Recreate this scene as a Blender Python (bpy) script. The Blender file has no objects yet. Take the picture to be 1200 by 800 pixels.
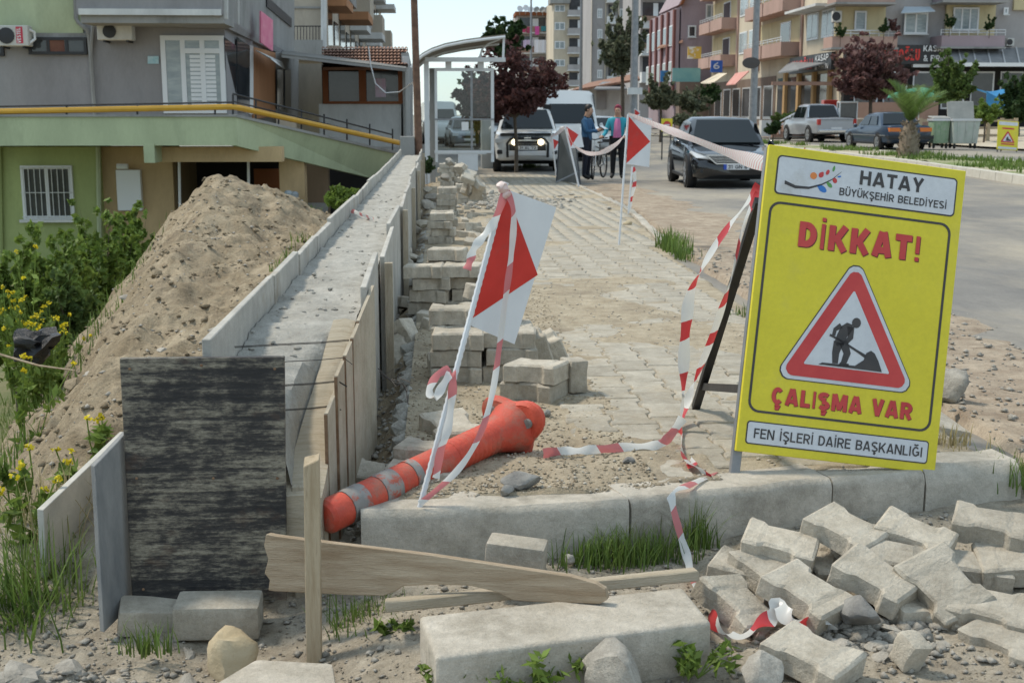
import bpy, bmesh, math, random
import numpy as np
from mathutils import Vector, Matrix, Euler, noise
random.seed(7)
RNG = np.random.default_rng(11)
PI = math.pi
R = math.radians
scn = bpy.context.scene
COL = scn.collection

# ---------------------------------------------------------------- camera
FPX = 1450.0
CAMZ = 1.25
PITCH = math.atan((400 - 134) / FPX)
YAW = math.atan(88 * math.cos(PITCH) / FPX)
cam_d = bpy.data.cameras.new('camera')
cam = bpy.data.objects.new('camera', cam_d)
COL.objects.link(cam)
cam.location = (0, 0, CAMZ)
cam.rotation_euler = (PI / 2 - PITCH, 0, -YAW)
cam_d.sensor_width = 36
cam_d.lens = FPX / 1200 * 36
cam_d.clip_start = 0.05
cam_d.clip_end = 4000
cam_d.dof.use_dof = True
cam_d.dof.focus_distance = 4.6
cam_d.dof.aperture_fstop = 9.0
scn.camera = cam
scn.render.resolution_x = 1024
scn.render.resolution_y = 682

# ---------------------------------------------------------------- sky, sun, exposure
SUN_EL, SUN_AZ = R(54), R(-62)          # azimuth measured from +Y towards +X
wd = bpy.data.worlds.new('World')
scn.world = wd
wd.use_nodes = True
nt = wd.node_tree
nt.nodes.clear()
sky = nt.nodes.new('ShaderNodeTexSky')
sky.sky_type = 'NISHITA'
sky.sun_disc = False
sky.sun_elevation = SUN_EL
sky.sun_rotation = SUN_AZ
sky.air_density = 1.0
sky.dust_density = 0.3
sky.ozone_density = 1.3
tc = nt.nodes.new('ShaderNodeTexCoord')
mp = nt.nodes.new('ShaderNodeMapping')
mp.inputs['Scale'].default_value = (1.0, 1.0, 3.2)
nz = nt.nodes.new('ShaderNodeTexNoise')
nz.inputs['Scale'].default_value = 2.2
nz.inputs['Detail'].default_value = 7
nz.inputs['Roughness'].default_value = 0.62
rp = nt.nodes.new('ShaderNodeValToRGB')
rp.color_ramp.elements[0].position = 0.42
rp.color_ramp.elements[0].color = (0.55, 0.55, 0.55, 1)
rp.color_ramp.elements[1].position = 0.66
rp.color_ramp.elements[1].color = (0.92, 0.92, 0.92, 1)
mx = nt.nodes.new('ShaderNodeMix')
mx.data_type = 'RGBA'
mx.inputs[7].default_value = (4.7, 5.75, 6.45, 1)
bg = nt.nodes.new('ShaderNodeBackground')
bg.inputs['Strength'].default_value = 0.15
ow = nt.nodes.new('ShaderNodeOutputWorld')
L = nt.links
L.new(tc.outputs['Generated'], mp.inputs['Vector'])
L.new(mp.outputs[0], nz.inputs['Vector'])
L.new(nz.outputs['Fac'], rp.inputs[0])
L.new(rp.outputs[0], mx.inputs[0])
L.new(sky.outputs[0], mx.inputs[6])
L.new(mx.outputs[2], bg.inputs['Color'])
L.new(bg.outputs[0], ow.inputs[0])

sun_d = bpy.data.lights.new('sun', 'SUN')
sun_d.energy = 2.7
sun_d.angle = R(8.0)
sun_d.color = (1.0, 0.91, 0.77)
sun = bpy.data.objects.new('sun', sun_d)
COL.objects.link(sun)
sd = Vector((math.sin(SUN_AZ) * math.cos(SUN_EL), math.cos(SUN_AZ) * math.cos(SUN_EL), math.sin(SUN_EL)))
sun.rotation_euler = sd.to_track_quat('Z', 'Y').to_euler()

scn.view_settings.view_transform = 'Standard'
scn.view_settings.look = 'None'
scn.view_settings.gamma = 1
scn.view_settings.exposure = 0.24
scn.view_settings.use_curve_mapping = False

# ---------------------------------------------------------------- helpers: picking points
_fw = Vector((math.sin(YAW) * math.cos(PITCH), math.cos(YAW) * math.cos(PITCH), -math.sin(PITCH)))
_rt = Vector((math.cos(YAW), -math.sin(YAW), 0))
_up = _rt.cross(_fw)
_C = Vector((0, 0, CAMZ))
def ray(x, y): return _fw + _rt * ((x - 600) / FPX) - _up * ((y - 400) / FPX)
def G(x, y, z=0.0):                     # where the sight line meets height z
    d = ray(x, y); return _C + d * ((z - CAMZ) / d.z)
def A(x, y, Y):                         # where the sight line meets the plane world-y = Y
    d = ray(x, y); return _C + d * (Y / d.y)
def clamp(t, a=0.0, b=1.0): return max(a, min(b, t))
def sst(a, b, t):
    t = clamp((t - a) / (b - a)); return t * t * (3 - 2 * t)
def fn(x, y, z=0.0, s=1.0, o=4):        # fractal noise about -1..1
    return noise.fractal(Vector((x * s, y * s, z * s)), 1.0, 2.0, o)

# ---------------------------------------------------------------- helpers: materials
MATS = {}
def mat(name, c, c2=None, scale=6.0, rough=0.85, bump=0.0, bscale=None, c3=None, s3=1.5, t3=(0.55, 0.7), metal=0.0,
        detail=6.0, stretch=(1, 1, 1), rand=0.0, spec=None, lo=0.35, hi=0.68, emit=None, alpha=None, trans=None, coat=0.0, bdist=0.01, speck=0.0, ss=160.0):
    if name in MATS: return MATS[name]
    m = bpy.data.materials.new(name); m.use_nodes = True
    t = m.node_tree; N = t.nodes; K = t.links
    b = N['Principled BSDF']
    b.inputs['Roughness'].default_value = rough
    b.inputs['Metallic'].default_value = metal
    if spec is not None: b.inputs['Specular IOR Level'].default_value = spec
    if coat: b.inputs['Coat Weight'].default_value = coat
    if trans is not None: b.inputs['Transmission Weight'].default_value = trans
    if alpha is not None: b.inputs['Alpha'].default_value = alpha
    rgba = lambda q: (q[0], q[1], q[2], 1)
    b.inputs['Base Color'].default_value = rgba(c)
    if emit:
        b.inputs['Emission Color'].default_value = rgba(emit[0]); b.inputs['Emission Strength'].default_value = emit[1]
    if c2 is not None or bump:
        co = N.new('ShaderNodeTexCoord'); oi = N.new('ShaderNodeObjectInfo')
        mu = N.new('ShaderNodeVectorMath'); mu.operation = 'MULTIPLY_ADD'
        cx = N.new('ShaderNodeCombineXYZ')
        for i in range(3): K.new(oi.outputs['Random'], cx.inputs[i])
        K.new(cx.outputs[0], mu.inputs[0]); mu.inputs[1].default_value = (37, 53, 71)
        K.new(co.outputs['Object'], mu.inputs[2])
        ma = N.new('ShaderNodeMapping'); ma.inputs['Scale'].default_value = stretch
        K.new(mu.outputs[0], ma.inputs[0])
        out = None
        if c2 is not None:
            n1 = N.new('ShaderNodeTexNoise'); n1.inputs['Scale'].default_value = scale; n1.inputs['Detail'].default_value = detail
            n1.inputs['Roughness'].default_value = 0.65
            K.new(ma.outputs[0], n1.inputs['Vector'])
            r1 = N.new('ShaderNodeValToRGB')
            r1.color_ramp.elements[0].position = lo; r1.color_ramp.elements[0].color = rgba(c)
            r1.color_ramp.elements[1].position = hi; r1.color_ramp.elements[1].color = rgba(c2)
            K.new(n1.outputs['Fac'], r1.inputs[0]); out = r1.outputs[0]
            if c3 is not None:
                n3 = N.new('ShaderNodeTexNoise'); n3.inputs['Scale'].default_value = s3; n3.inputs['Detail'].default_value = 8
                n3.inputs['Roughness'].default_value = 0.7
                K.new(ma.outputs[0], n3.inputs['Vector'])
                r3 = N.new('ShaderNodeMapRange'); r3.inputs[1].default_value = t3[0]; r3.inputs[2].default_value = t3[1]
                K.new(n3.outputs['Fac'], r3.inputs[0])
                x3 = N.new('ShaderNodeMix'); x3.data_type = 'RGBA'
                K.new(r3.outputs[0], x3.inputs[0]); K.new(out, x3.inputs[6]); x3.inputs[7].default_value = rgba(c3)
                out = x3.outputs[2]
            if speck:                                       # fine aggregate: light and dark grains
                ns = N.new('ShaderNodeTexNoise'); ns.inputs['Scale'].default_value = ss; ns.inputs['Detail'].default_value = 3; ns.inputs['Roughness'].default_value = 0.8
                K.new(ma.outputs[0], ns.inputs['Vector'])
                nm_ = N.new('ShaderNodeTexNoise'); nm_.inputs['Scale'].default_value = ss * .13; nm_.inputs['Detail'].default_value = 6; nm_.inputs['Roughness'].default_value = 0.75
                K.new(ma.outputs[0], nm_.inputs['Vector'])
                av = N.new('ShaderNodeMath'); av.operation = 'ADD'; K.new(ns.outputs['Fac'], av.inputs[0]); K.new(nm_.outputs['Fac'], av.inputs[1])
                ms_ = N.new('ShaderNodeMapRange'); ms_.inputs[1].default_value = .7; ms_.inputs[2].default_value = 1.3; ms_.inputs[3].default_value = 1 - speck; ms_.inputs[4].default_value = 1 + speck
                K.new(av.outputs[0], ms_.inputs[0])
                h0 = N.new('ShaderNodeHueSaturation'); K.new(ms_.outputs[0], h0.inputs['Value']); K.new(out, h0.inputs['Color']); out = h0.outputs[0]
            if rand:
                h = N.new('ShaderNodeHueSaturation')
                mr = N.new('ShaderNodeMapRange'); mr.inputs[3].default_value = 1 - rand; mr.inputs[4].default_value = 1 + rand
                K.new(oi.outputs['Random'], mr.inputs[0]); K.new(mr.outputs[0], h.inputs['Value']); K.new(out, h.inputs['Color'])
                out = h.outputs[0]
            K.new(out, b.inputs['Base Color'])
        if bump:
            nb = N.new('ShaderNodeTexNoise'); nb.inputs['Scale'].default_value = (bscale or scale * 6) * .6; nb.inputs['Detail'].default_value = 9
            nb.inputs['Roughness'].default_value = 0.7
            K.new(ma.outputs[0], nb.inputs['Vector'])
            bp = N.new('ShaderNodeBump'); bp.inputs['Strength'].default_value = bump; bp.inputs['Distance'].default_value = bdist
            K.new(nb.outputs['Fac'], bp.inputs['Height']); K.new(bp.outputs[0], b.inputs['Normal'])
    MATS[name] = m
    return m

# ---------------------------------------------------------------- helpers: meshes
class MB:
    def __init__(s): s.v = []; s.f = []; s.mi = []; s.m = 0
    def add(s, vs, fs):
        o = len(s.v); s.v.extend([tuple(q) for q in vs])
        for f in fs: s.f.append(tuple(i + o for i in f)); s.mi.append(s.m)
        return s
    def box(s, x0, x1, y0, y1, z0, z1):
        v = [(x0, y0, z0), (x1, y0, z0), (x1, y1, z0), (x0, y1, z0), (x0, y0, z1), (x1, y0, z1), (x1, y1, z1), (x0, y1, z1)]
        return s.add(v, [(3, 2, 1, 0), (4, 5, 6, 7), (0, 1, 5, 4), (1, 2, 6, 5), (2, 3, 7, 6), (3, 0, 4, 7)])
    def hexa(s, v):                     # 8 corners: bottom ring then top ring
        return s.add(v, [(3, 2, 1, 0), (4, 5, 6, 7), (0, 1, 5, 4), (1, 2, 6, 5), (2, 3, 7, 6), (3, 0, 4, 7)])
    def obox(s, c, size, rot=(0, 0, 0)):
        m = Euler(rot).to_matrix(); c = Vector(c); hx, hy, hz = [q / 2 for q in size]
        v = [c + m @ Vector(q) for q in ((-hx, -hy, -hz), (hx, -hy, -hz), (hx, hy, -hz), (-hx, hy, -hz), (-hx, -hy, hz), (hx, -hy, hz), (hx, hy, hz), (-hx, hy, hz))]
        return s.hexa(v)
    def bar(s, a, b, w, h, up=(0, 0, 1)):   # rectangular bar from a to b
        a = Vector(a); b = Vector(b); d = (b - a).normalized(); u = Vector(up)
        if abs(d.dot(u)) > 0.99: u = Vector((0, 1, 0))
        sd_ = d.cross(u).normalized(); u2 = sd_.cross(d).normalized()
        r = lambda p: [p - sd_ * w / 2 - u2 * h / 2, p + sd_ * w / 2 - u2 * h / 2, p + sd_ * w / 2 + u2 * h / 2, p - sd_ * w / 2 + u2 * h / 2]
        return s.add(r(a) + r(b), [(3, 2, 1, 0), (4, 5, 6, 7), (0, 1, 5, 4), (1, 2, 6, 5), (2, 3, 7, 6), (3, 0, 4, 7)])
    def plate(s, q, n, t):              # quad given by 4 corners, thickness t along n (away)
        n = Vector(n).normalized(); q = [Vector(p) for p in q]
        return s.hexa(q + [p + n * t for p in q])
    def prism(s, poly, z0, z1, X=None):
        n = len(poly); v = [Vector((p[0], p[1], z0)) for p in poly] + [Vector((p[0], p[1], z1)) for p in poly]
        if X is not None: v = [X @ q for q in v]
        return s.add(v, [tuple(reversed(range(n))), tuple(range(n, 2 * n))] + [(i, (i + 1) % n, n + (i + 1) % n, n + i) for i in range(n)])
    def tube(s, pts, r, n=6, cap=True):
        pts = [Vector(p) for p in pts]; m = len(pts)
        rr = r if hasattr(r, '__len__') else [r] * m
        v = []; pu = None
        for i, p in enumerate(pts):
            d = (pts[min(i + 1, m - 1)] - pts[max(i - 1, 0)]).normalized()
            if pu is None:
                pu = Vector((0, 0, 1)) if abs(d.z) < 0.9 else Vector((1, 0, 0))
            a = d.cross(pu).normalized(); b2 = a.cross(d).normalized(); pu = b2
            for k in range(n):
                t = 2 * PI * k / n
                v.append(p + (a * math.cos(t) + b2 * math.sin(t)) * rr[i])
        f = [(i * n + k, i * n + (k + 1) % n, (i + 1) * n + (k + 1) % n, (i + 1) * n + k) for i in range(m - 1) for k in range(n)]
        if cap: f += [tuple(reversed(range(n))), tuple(range((m - 1) * n, m * n))]
        return s.add(v, f)
    def lathe(s, prof, n=16, X=None):   # prof (r,z)
        v = []
        for r_, z in prof:
            for k in range(n):
                t = 2 * PI * k / n; v.append(Vector((r_ * math.cos(t), r_ * math.sin(t), z)))
        if X is not None: v = [X @ q for q in v]
        m = len(prof)
        f = [(i * n + k, i * n + (k + 1) % n, (i + 1) * n + (k + 1) % n, (i + 1) * n + k) for i in range(m - 1) for k in range(n)]
        f += [tuple(reversed(range(n))), tuple(range((m - 1) * n, m * n))]
        return s.add(v, f)
    def loft(s, rings, cap=True, close=True):
        n = len(rings[0]); v = [p for r_ in rings for p in r_]; m = len(rings)
        kk = n if close else n - 1
        f = [(i * n + k, i * n + (k + 1) % n, (i + 1) * n + (k + 1) % n, (i + 1) * n + k) for i in range(m - 1) for k in range(kk)]
        if cap: f += [tuple(reversed(range(n))), tuple(range((m - 1) * n, m * n))]
        return s.add(v, f)
    def rock(s, c, size, seed, sub=2, rough=0.35, rot=None):
        ico_v, ico_f = ico(sub)
        m = Euler(rot or (0, 0, seed * 1.7)).to_matrix(); c = Vector(c); v = []
        for p in ico_v:
            d = 1.05 + rough * noise.noise(p * 1.3 + Vector((seed * 3.1, seed, 0))) + rough * 0.5 * noise.noise(p * 3.1 + Vector((seed, 0, seed * 2)))
            # cut flat faces, like broken stone
            q = p * d
            for k in range(5):
                nn = Vector((math.sin(seed * 2.3 + k * 2.1), math.cos(seed * 1.1 + k * 1.3), math.sin(seed + k * 3.3))).normalized()
                e = q.dot(nn) - 0.62 - 0.1 * (k % 3)
                if e > 0: q = q - nn * e * 0.85
            if sub > 1: q = q * (1 + .05 * noise.noise(p * 7 + Vector((seed, 3, 1))))
            v.append(c + m @ Vector((q.x * size[0], q.y * size[1], q.z * size[2])))
        return s.add(v, ico_f)
    def build(s, name, mats, parent=None, loc=None, smooth=False, bevel=None, rot=None):
        me = bpy.data.meshes.new(name); me.from_pydata(s.v, [], s.f)
        if not isinstance(mats, (list, tuple)): mats = [mats]
        for q in mats: me.materials.append(q)
        if len(mats) > 1: me.polygons.foreach_set('material_index', s.mi)
        if bevel:
            bm = bmesh.new(); bm.from_mesh(me)
            bmesh.ops.remove_doubles(bm, verts=bm.verts, dist=1e-5)
            bmesh.ops.bevel(bm, geom=list(bm.edges), offset=bevel[0], segments=bevel[1], affect='EDGES', profile=0.6, clamp_overlap=True)
            bm.to_mesh(me); bm.free()
        if smooth:
            me.polygons.foreach_set('use_smooth', [True] * len(me.polygons))
            if smooth != 'all': me.set_sharp_from_angle(angle=R(38))
        me.update()
        o = bpy.data.objects.new(name, me); COL.objects.link(o)
        if loc is not None: o.location = loc
        if rot is not None: o.rotation_euler = rot
        if parent is not None: o.parent = parent
        return o
_ico = {}
def ico(sub):
    if sub not in _ico:
        bm = bmesh.new(); bmesh.ops.create_icosphere(bm, subdivisions=sub, radius=1)
        bm.verts.ensure_lookup_table()
        _ico[sub] = ([v.co.copy() for v in bm.verts], [tuple(v.index for v in f.verts) for f in bm.faces]); bm.free()
    return _ico[sub]
def tag(o, label=None, cat=None, group=None, kind=None):
    if label: o['label'] = label
    if cat: o['category'] = cat
    if group: o['group'] = group
    if kind: o['kind'] = kind
    return o
def thing(name, label, cat, loc=(0, 0, 0), rz=0.0, group=None, rot=None):
    o = bpy.data.objects.new(name, None); COL.objects.link(o)
    o.empty_display_size = 0.1
    o.location = loc; o.rotation_euler = rot if rot is not None else (0, 0, rz)
    return tag(o, label, cat, group)
def one(mb, name, mats, label, cat, group=None, loc=None, **k):   # a thing that is a single mesh; origin at its base
    if loc is None:
        v = np.array(mb.v); c = Vector((float(v[:, 0].mean()), float(v[:, 1].mean()), float(v[:, 2].min())))
        mb.v = [(q[0] - c.x, q[1] - c.y, q[2] - c.z) for q in mb.v]
        loc = c
    return tag(mb.build(name, mats, loc=loc, **k), label, cat, group)
def soup(name, V, F, m, parent=None, kind=None, smooth=False):     # numpy arrays: V (n,3), F (k,4) or (k,3)
    me = bpy.data.meshes.new(name)
    V = np.asarray(V, dtype=np.float32); F = np.asarray(F, dtype=np.int32); w = F.shape[1]
    me.vertices.add(len(V)); me.vertices.foreach_set('co', V.ravel())
    me.loops.add(F.size); me.loops.foreach_set('vertex_index', F.ravel())
    me.polygons.add(len(F)); me.polygons.foreach_set('loop_start', np.arange(0, F.size, w, dtype=np.int32))
    me.materials.append(m); me.update(calc_edges=True)
    if smooth: me.polygons.foreach_set('use_smooth', [True] * len(F))
    o = bpy.data.objects.new(name, me); COL.objects.link(o)
    if parent is not None: o.parent = parent
    if kind: o['kind'] = kind
    return o
def field(name, xs, ys, fz, m, parent=None, kind=None, smooth=True, skirt=None):
    nx, ny = len(xs), len(ys)
    V = [(x, y, fz(x, y)) for y in ys for x in xs]
    F = [(j * nx + i, j * nx + i + 1, (j + 1) * nx + i + 1, (j + 1) * nx + i) for j in range(ny - 1) for i in range(nx - 1)]
    return soup(name, V, F, m, parent, kind, smooth)
def lin(a, b, n): return [a + (b - a) * i / (n - 1) for i in range(n)]
def copy_tree(o, parent=None):
    c = o.copy(); COL.objects.link(c)
    if parent is not None: c.parent = parent
    for ch in list(o.children): copy_tree(ch, c)
    return c
def ribbon(name, pts, w, m, label, group=None, up=None, twist=0.0, t=0.0006, cat='barrier tape', wv=0.15):
    # plastic tape: a two sided thin strip along pts, width w, direction of the width varying
    P = [Vector(p) for p in pts]
    # resample smooth
    Q = []
    for i in range(len(P) - 1):
        p0 = P[max(i - 1, 0)]; p1 = P[i]; p2 = P[i + 1]; p3 = P[min(i + 2, len(P) - 1)]
        for k in range(8):
            s = k / 8
            Q.append(0.5 * ((2 * p1) + (p2 - p0) * s + (2 * p0 - 5 * p1 + 4 * p2 - p3) * s * s + (3 * p1 - p0 - 3 * p2 + p3) * s ** 3))
    Q.append(P[-1])
    me = bpy.data.meshes.new(name); V = []; UV = []; dist = 0
    for i, p in enumerate(Q):
        d = (Q[min(i + 1, len(Q) - 1)] - Q[max(i - 1, 0)]).normalized()
        u = Vector(up) if up else Vector((0, 0, 1))
        a = (u - d * u.dot(d))
        if a.length < 1e-3: a = Vector((1, 0, 0))
        a.normalize(); b2 = d.cross(a)
        ang = twist * i / len(Q) * 2 * PI + 0.5 * math.sin(i * 0.31 + len(Q))
        wd_ = a * math.cos(ang) + b2 * math.sin(ang); nn = d.cross(wd_)
        ww = w * (1 + wv * math.sin(i * 0.7)) / 2
        if i: dist += (p - Q[i - 1]).length
        V += [p - wd_ * ww, p + nn * ww * 0.25, p + wd_ * ww]; UV += [dist] * 3
    F = [(i * 3 + k, i * 3 + k + 1, (i + 1) * 3 + k + 1, (i + 1) * 3 + k) for i in range(len(Q) - 1) for k in range(2)]
    c = P[-1].copy(); V = [v - c for v in V]
    me.from_pydata([tuple(v) for v in V], [], F)
    uvl = me.uv_layers.new(name='UVMap')
    for lp in me.loops: uvl.data[lp.index].uv = (UV[lp.vertex_index], (lp.vertex_index % 3) / 2)
    me.materials.append(m); me.update()
    me.polygons.foreach_set('use_smooth', [True] * len(me.polygons))
    o = bpy.data.objects.new(name, me); COL.objects.link(o); o.location = c
    return tag(o, label, cat, group)
# flat printed lettering: a plain grotesque drawn as strokes
def _arc(cx, cy, rx, ry, a0, a1, n=10): return [(cx + rx * math.cos(R(a0 + (a1 - a0) * k / n)), cy + ry * math.sin(R(a0 + (a1 - a0) * k / n))) for k in range(n + 1)]
GW = dict(I=.30, İ=.30, M=1.18, N=.98, O=1.02, Ö=1.02, G=1.0, Ğ=1.0, L=.74, E=.80, F=.74, T=.84, Y=.92, V=.92, A=1.0, K=.96, **{' ': .45, '!': .32, '&': 1.0, '1': .5})
def glyph(c, w, h, t):
    a = t / 2; l, r, b, u, m = a, w - a, a, h - a, h * .52; base = {'İ': 'I', 'Ş': 'S', 'Ç': 'C', 'Ü': 'U', 'Ğ': 'G', 'Ö': 'O'}.get(c, c); g = []
    if base == 'A': g = [[(a * .9, 0), (w / 2 - a * .25, h)], [(w / 2 + a * .25, h), (w - a * .9, 0)], [(w * .24, h * .26), (w * .76, h * .26)]]
    elif base == 'B': g = [[(l, 0), (l, h)], [(l, u), (w * .5, u)] + _arc(w * .55, (u + m) / 2, r - w * .58, (u - m) / 2, 90, -90, 6) + [(l, m)], [(l, m), (w * .5, m)] + _arc(w * .55, (b + m) / 2, r - w * .55, (m - b) / 2, 90, -90, 6) + [(l, b)]]
    elif base == 'C': g = [_arc(w / 2, h / 2, w / 2 - a, h / 2 - a, 42, 318, 14)]
    elif base == 'D': g = [[(l, 0), (l, h)], [(l, u), (w * .42, u)] + _arc(w * .42, h / 2, r - w * .42, h / 2 - a, 90, -90, 10) + [(l, b)]]
    elif base in 'EF': g = [[(l, 0), (l, h)], [(l, u), (w, u)], [(l, m), (w * .9, m)]] + ([[(l, b), (w, b)]] if base == 'E' else [])
    elif base == 'G': g = [_arc(w / 2, h / 2, w / 2 - a, h / 2 - a, 42, 325, 14), [(r, h * .12), (r, h * .46)], [(r + a, h * .46), (w * .55, h * .46)]]
    elif base == 'H': g = [[(l, 0), (l, h)], [(r, 0), (r, h)], [(l, m), (r, m)]]
    elif base == 'I': g = [[(w / 2, 0), (w / 2, h)]]
    elif base == 'K': g = [[(l, 0), (l, h)], [(l + a, h * .36), (w - a * .9, h)], [(w * .42, h * .52), (w - a * .8, 0)]]
    elif base == 'L': g = [[(l, 0), (l, h)], [(l, b), (w, b)]]
    elif base == 'M': g = [[(l, 0), (l, h)], [(r, 0), (r, h)], [(l + a * .4, h), (w / 2, h * .08)], [(w / 2, h * .08), (r - a * .4, h)]]
    elif base == 'N': g = [[(l, 0), (l, h)], [(r, 0), (r, h)], [(l + a * .3, h), (r - a * .3, 0)]]
    elif base in 'O0': g = [_arc(w / 2, h / 2, w / 2 - a, h / 2 - a, 0, 360, 20)]
    elif base in 'PR': g = [[(l, 0), (l, h)], [(l, u), (w * .5, u)] + _arc(w * .5, (u + h * .45) / 2, r - w * .5, (u - h * .45) / 2, 90, -90, 7) + [(l, h * .45)]] + ([[(w * .5, h * .45), (w - a * .8, 0)]] if base == 'R' else [])
    elif base == 'S': g = [_arc(w / 2, h * .745, w / 2 - a, h * .255 - a, 30, 270, 9) + _arc(w / 2, h * .255 + a * .0, w / 2 - a, h * .255 - a + a * .0, 90, -150, 9)[0:]]
    elif base == 'T': g = [[(w / 2, 0), (w / 2, h)], [(0, u), (w, u)]]
    elif base == 'U': g = [[(l, h), (l, h * .35)] + _arc(w / 2, h * .35, w / 2 - a, h * .35 - a, 180, 360, 10) + [(r, h)]]
    elif base == 'V': g = [[(a * .9, h), (w / 2, 0)], [(w / 2, 0), (w - a * .9, h)]]
    elif base == 'Y': g = [[(a * .9, h), (w / 2, h * .42)], [(w - a * .9, h), (w / 2, h * .42)], [(w / 2, 0), (w / 2, h * .46)]]
    elif base == '!': g = [[(w / 2, h * .3), (w / 2, h)], [(w / 2, 0), (w / 2, t)]]
    elif base == '&': g = [[(w, 0), (w * .25, h * .72)] + _arc(w * .42, h * .78, w * .2, h * .2 - a * .6, 190, -20, 7) + [(w * .2, h * .42)] + _arc(w * .4, h * .25, w * .4 - a, h * .25 - a, 140, 300, 7) + [(w * .95, h * .5)]]
    elif base == '1': g = [[(w * .62, 0), (w * .62, h)], [(w * .62, u), (0, h * .72)]]
    elif base == '2': g = [_arc(w / 2, h * .72, w / 2 - a, h * .28 - a, 170, -30, 8) + [(l, b)], [(l, b), (w, b)]]
    elif base == '3': g = [_arc(w / 2, h * .745, w / 2 - a, h * .255 - a, 150, -90, 8), _arc(w / 2, h * .265, w / 2 - a, h * .265 - a, 90, -150, 8)]
    elif base == '6': g = [_arc(w / 2, h * .3, w / 2 - a, h * .3 - a, 0, 360, 14), [(l, h * .3), (l + a * .4, h * .6), (w * .75, h)]]
    elif base == '7': g = [[(0, u), (r, u)], [(r, u), (w * .35, 0)]]
    if c == 'İ': g.append([(w / 2, h * 1.10), (w / 2, h * 1.10 + t)])
    if c in 'ÜÖ': g += [[(w * .3, h * 1.10), (w * .3, h * 1.10 + t)], [(w * .7, h * 1.10), (w * .7, h * 1.10 + t)]]
    if c in 'ŞÇ': g.append([(w * .5, 0), (w * .5, -h * .09), (w * .62, -h * .13), (w * .56, -h * .22), (w * .36, -h * .22)])
    if c == 'Ğ': g.append(_arc(w / 2, h * 1.26, w * .26, h * .13, 190, 350, 6))
    return g
def text_mesh(s, size, m, parent, name, loc, sx=1.0, bold=None, ext=0, align='LEFT', width=None, rot=(PI / 2, 0, 0), cap=None, thick=.17):
    cap = cap or size * .7; t = thick * cap; sp = .15
    un_ = sum(GW.get(c, .90) + sp for c in s) - sp; k = (width or un_ * cap * .75) / un_
    mb = MB(); x = 0.0; lay = 0
    for c in s:
        w = GW.get(c, .90) * k
        for st_ in glyph(c, w, cap, min(t, w * .62) * (.86 if c in 'SŞ' else 1)):
            P = [Vector((x + p[0], p[1])) for p in st_]; tt = min(t, w * .62) / 2; V = []; n = len(P); closed = (P[0] - P[-1]).length < 1e-6 and n > 3
            lay += 1; z = .00006 * (lay % 7)
            for i in range(n):
                a = P[i - 1] if i else (P[n - 2] if closed else P[0]); b = P[(i + 1) % n] if i < n - 1 else (P[1] if closed else P[-1])
                d1 = (P[i] - a).normalized() if (P[i] - a).length > 1e-9 else (b - P[i]).normalized(); d2 = (b - P[i]).normalized() if (b - P[i]).length > 1e-9 else d1
                d = (d1 + d2).normalized() if (d1 + d2).length > 1e-6 else d1; nn = Vector((-d.y, d.x)); q = tt / max(.5, nn.dot(Vector((-d1.y, d1.x))))
                V += [(P[i].x + nn.x * q, P[i].y + nn.y * q, z), (P[i].x - nn.x * q, P[i].y - nn.y * q, z)]
            mb.add(V, [(2 * i + 1, 2 * i + 3, 2 * i + 2, 2 * i) for i in range(n - 1)])
        x += w + sp * k
    return mb.build(name, m, parent, loc=loc, rot=rot)
# ================================================================ SETTING
def lerp_tab(tab, y):
    if y <= tab[0][0]: return tab[0][1]
    for (a, b), (c, d) in zip(tab, tab[1:]):
        if y <= c: return b + (d - b) * (y - a) / (c - a)
    return tab[-1][1]
def zs(y): return -0.28 * clamp((y - 5) / 25)                # the street falls gently away
def zr(x, y):                                                # road level
    a = zs(y) - 0.035 - 0.02 * sst(3, 1, y)
    return a + (-0.03 - a) * sst(5, 15, x)
def edge_r(y):                                               # right edge of the paving
    pts = [(3, 2.02), (4.4, 2.05), (8, 2.1), (11.6, 2.25), (15, 2.55), (18.7, 2.85), (24, 2.95), (40, 3.0)]
    for (a, b), (c, d) in zip(pts, pts[1:]):
        if y <= c: return b + (d - b) * clamp((y - a) / (c - a))
    return 3.0

M_dust = mat('dusty_sand', (0.32, 0.26, 0.18), (0.46, 0.395, 0.29), 6, 0.95, 1.0, 90, speck=.28, ss=220, bdist=.012, c3=(0.245, 0.20, 0.145), s3=2.2, t3=(0.5, 0.72), spec=0.2)
M_soil = mat('loose_soil', (0.275, 0.215, 0.14), (0.42, 0.345, 0.24), 4, 0.97, 1.0, 40, speck=.32, ss=110, bdist=.03, c3=(0.185, 0.145, 0.10), s3=3.0, t3=(0.5, 0.75), spec=0.15)
M_fore = mat('rubbly_ground', (0.31, 0.265, 0.20), (0.47, 0.415, 0.33), 7, 0.97, 1.0, 60, speck=.32, ss=170, bdist=.018, c3=(0.22, 0.18, 0.135), s3=2.6, t3=(0.5, 0.7), spec=0.15)
M_asph = mat('dusty_asphalt', (0.155, 0.148, 0.138), (0.23, 0.215, 0.19), 0.9, 0.9, 0.5, 60, c3=(0.34, 0.30, 0.235), s3=0.30, t3=(0.44, 0.64), stretch=(1, .45, 1), spec=0.3, speck=.12, ss=40)
M_grassy = mat('garden_earth', (0.10, 0.12, 0.04), (0.20, 0.18, 0.09), 2.5, 0.97, 0.8, 20, c3=(0.07, 0.10, 0.03), s3=1.0)
M_far = mat('far_ground', (0.20, 0.19, 0.15), (0.27, 0.25, 0.20), 0.05, 0.95)
M_shoul = mat('shoulder_dirt', (0.26, 0.20, 0.145), (0.42, 0.35, 0.265), 5, 0.97, 1.0, 50, c3=(0.19, 0.145, 0.105), s3=1.2, spec=0.15, speck=.3, ss=120)
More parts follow.
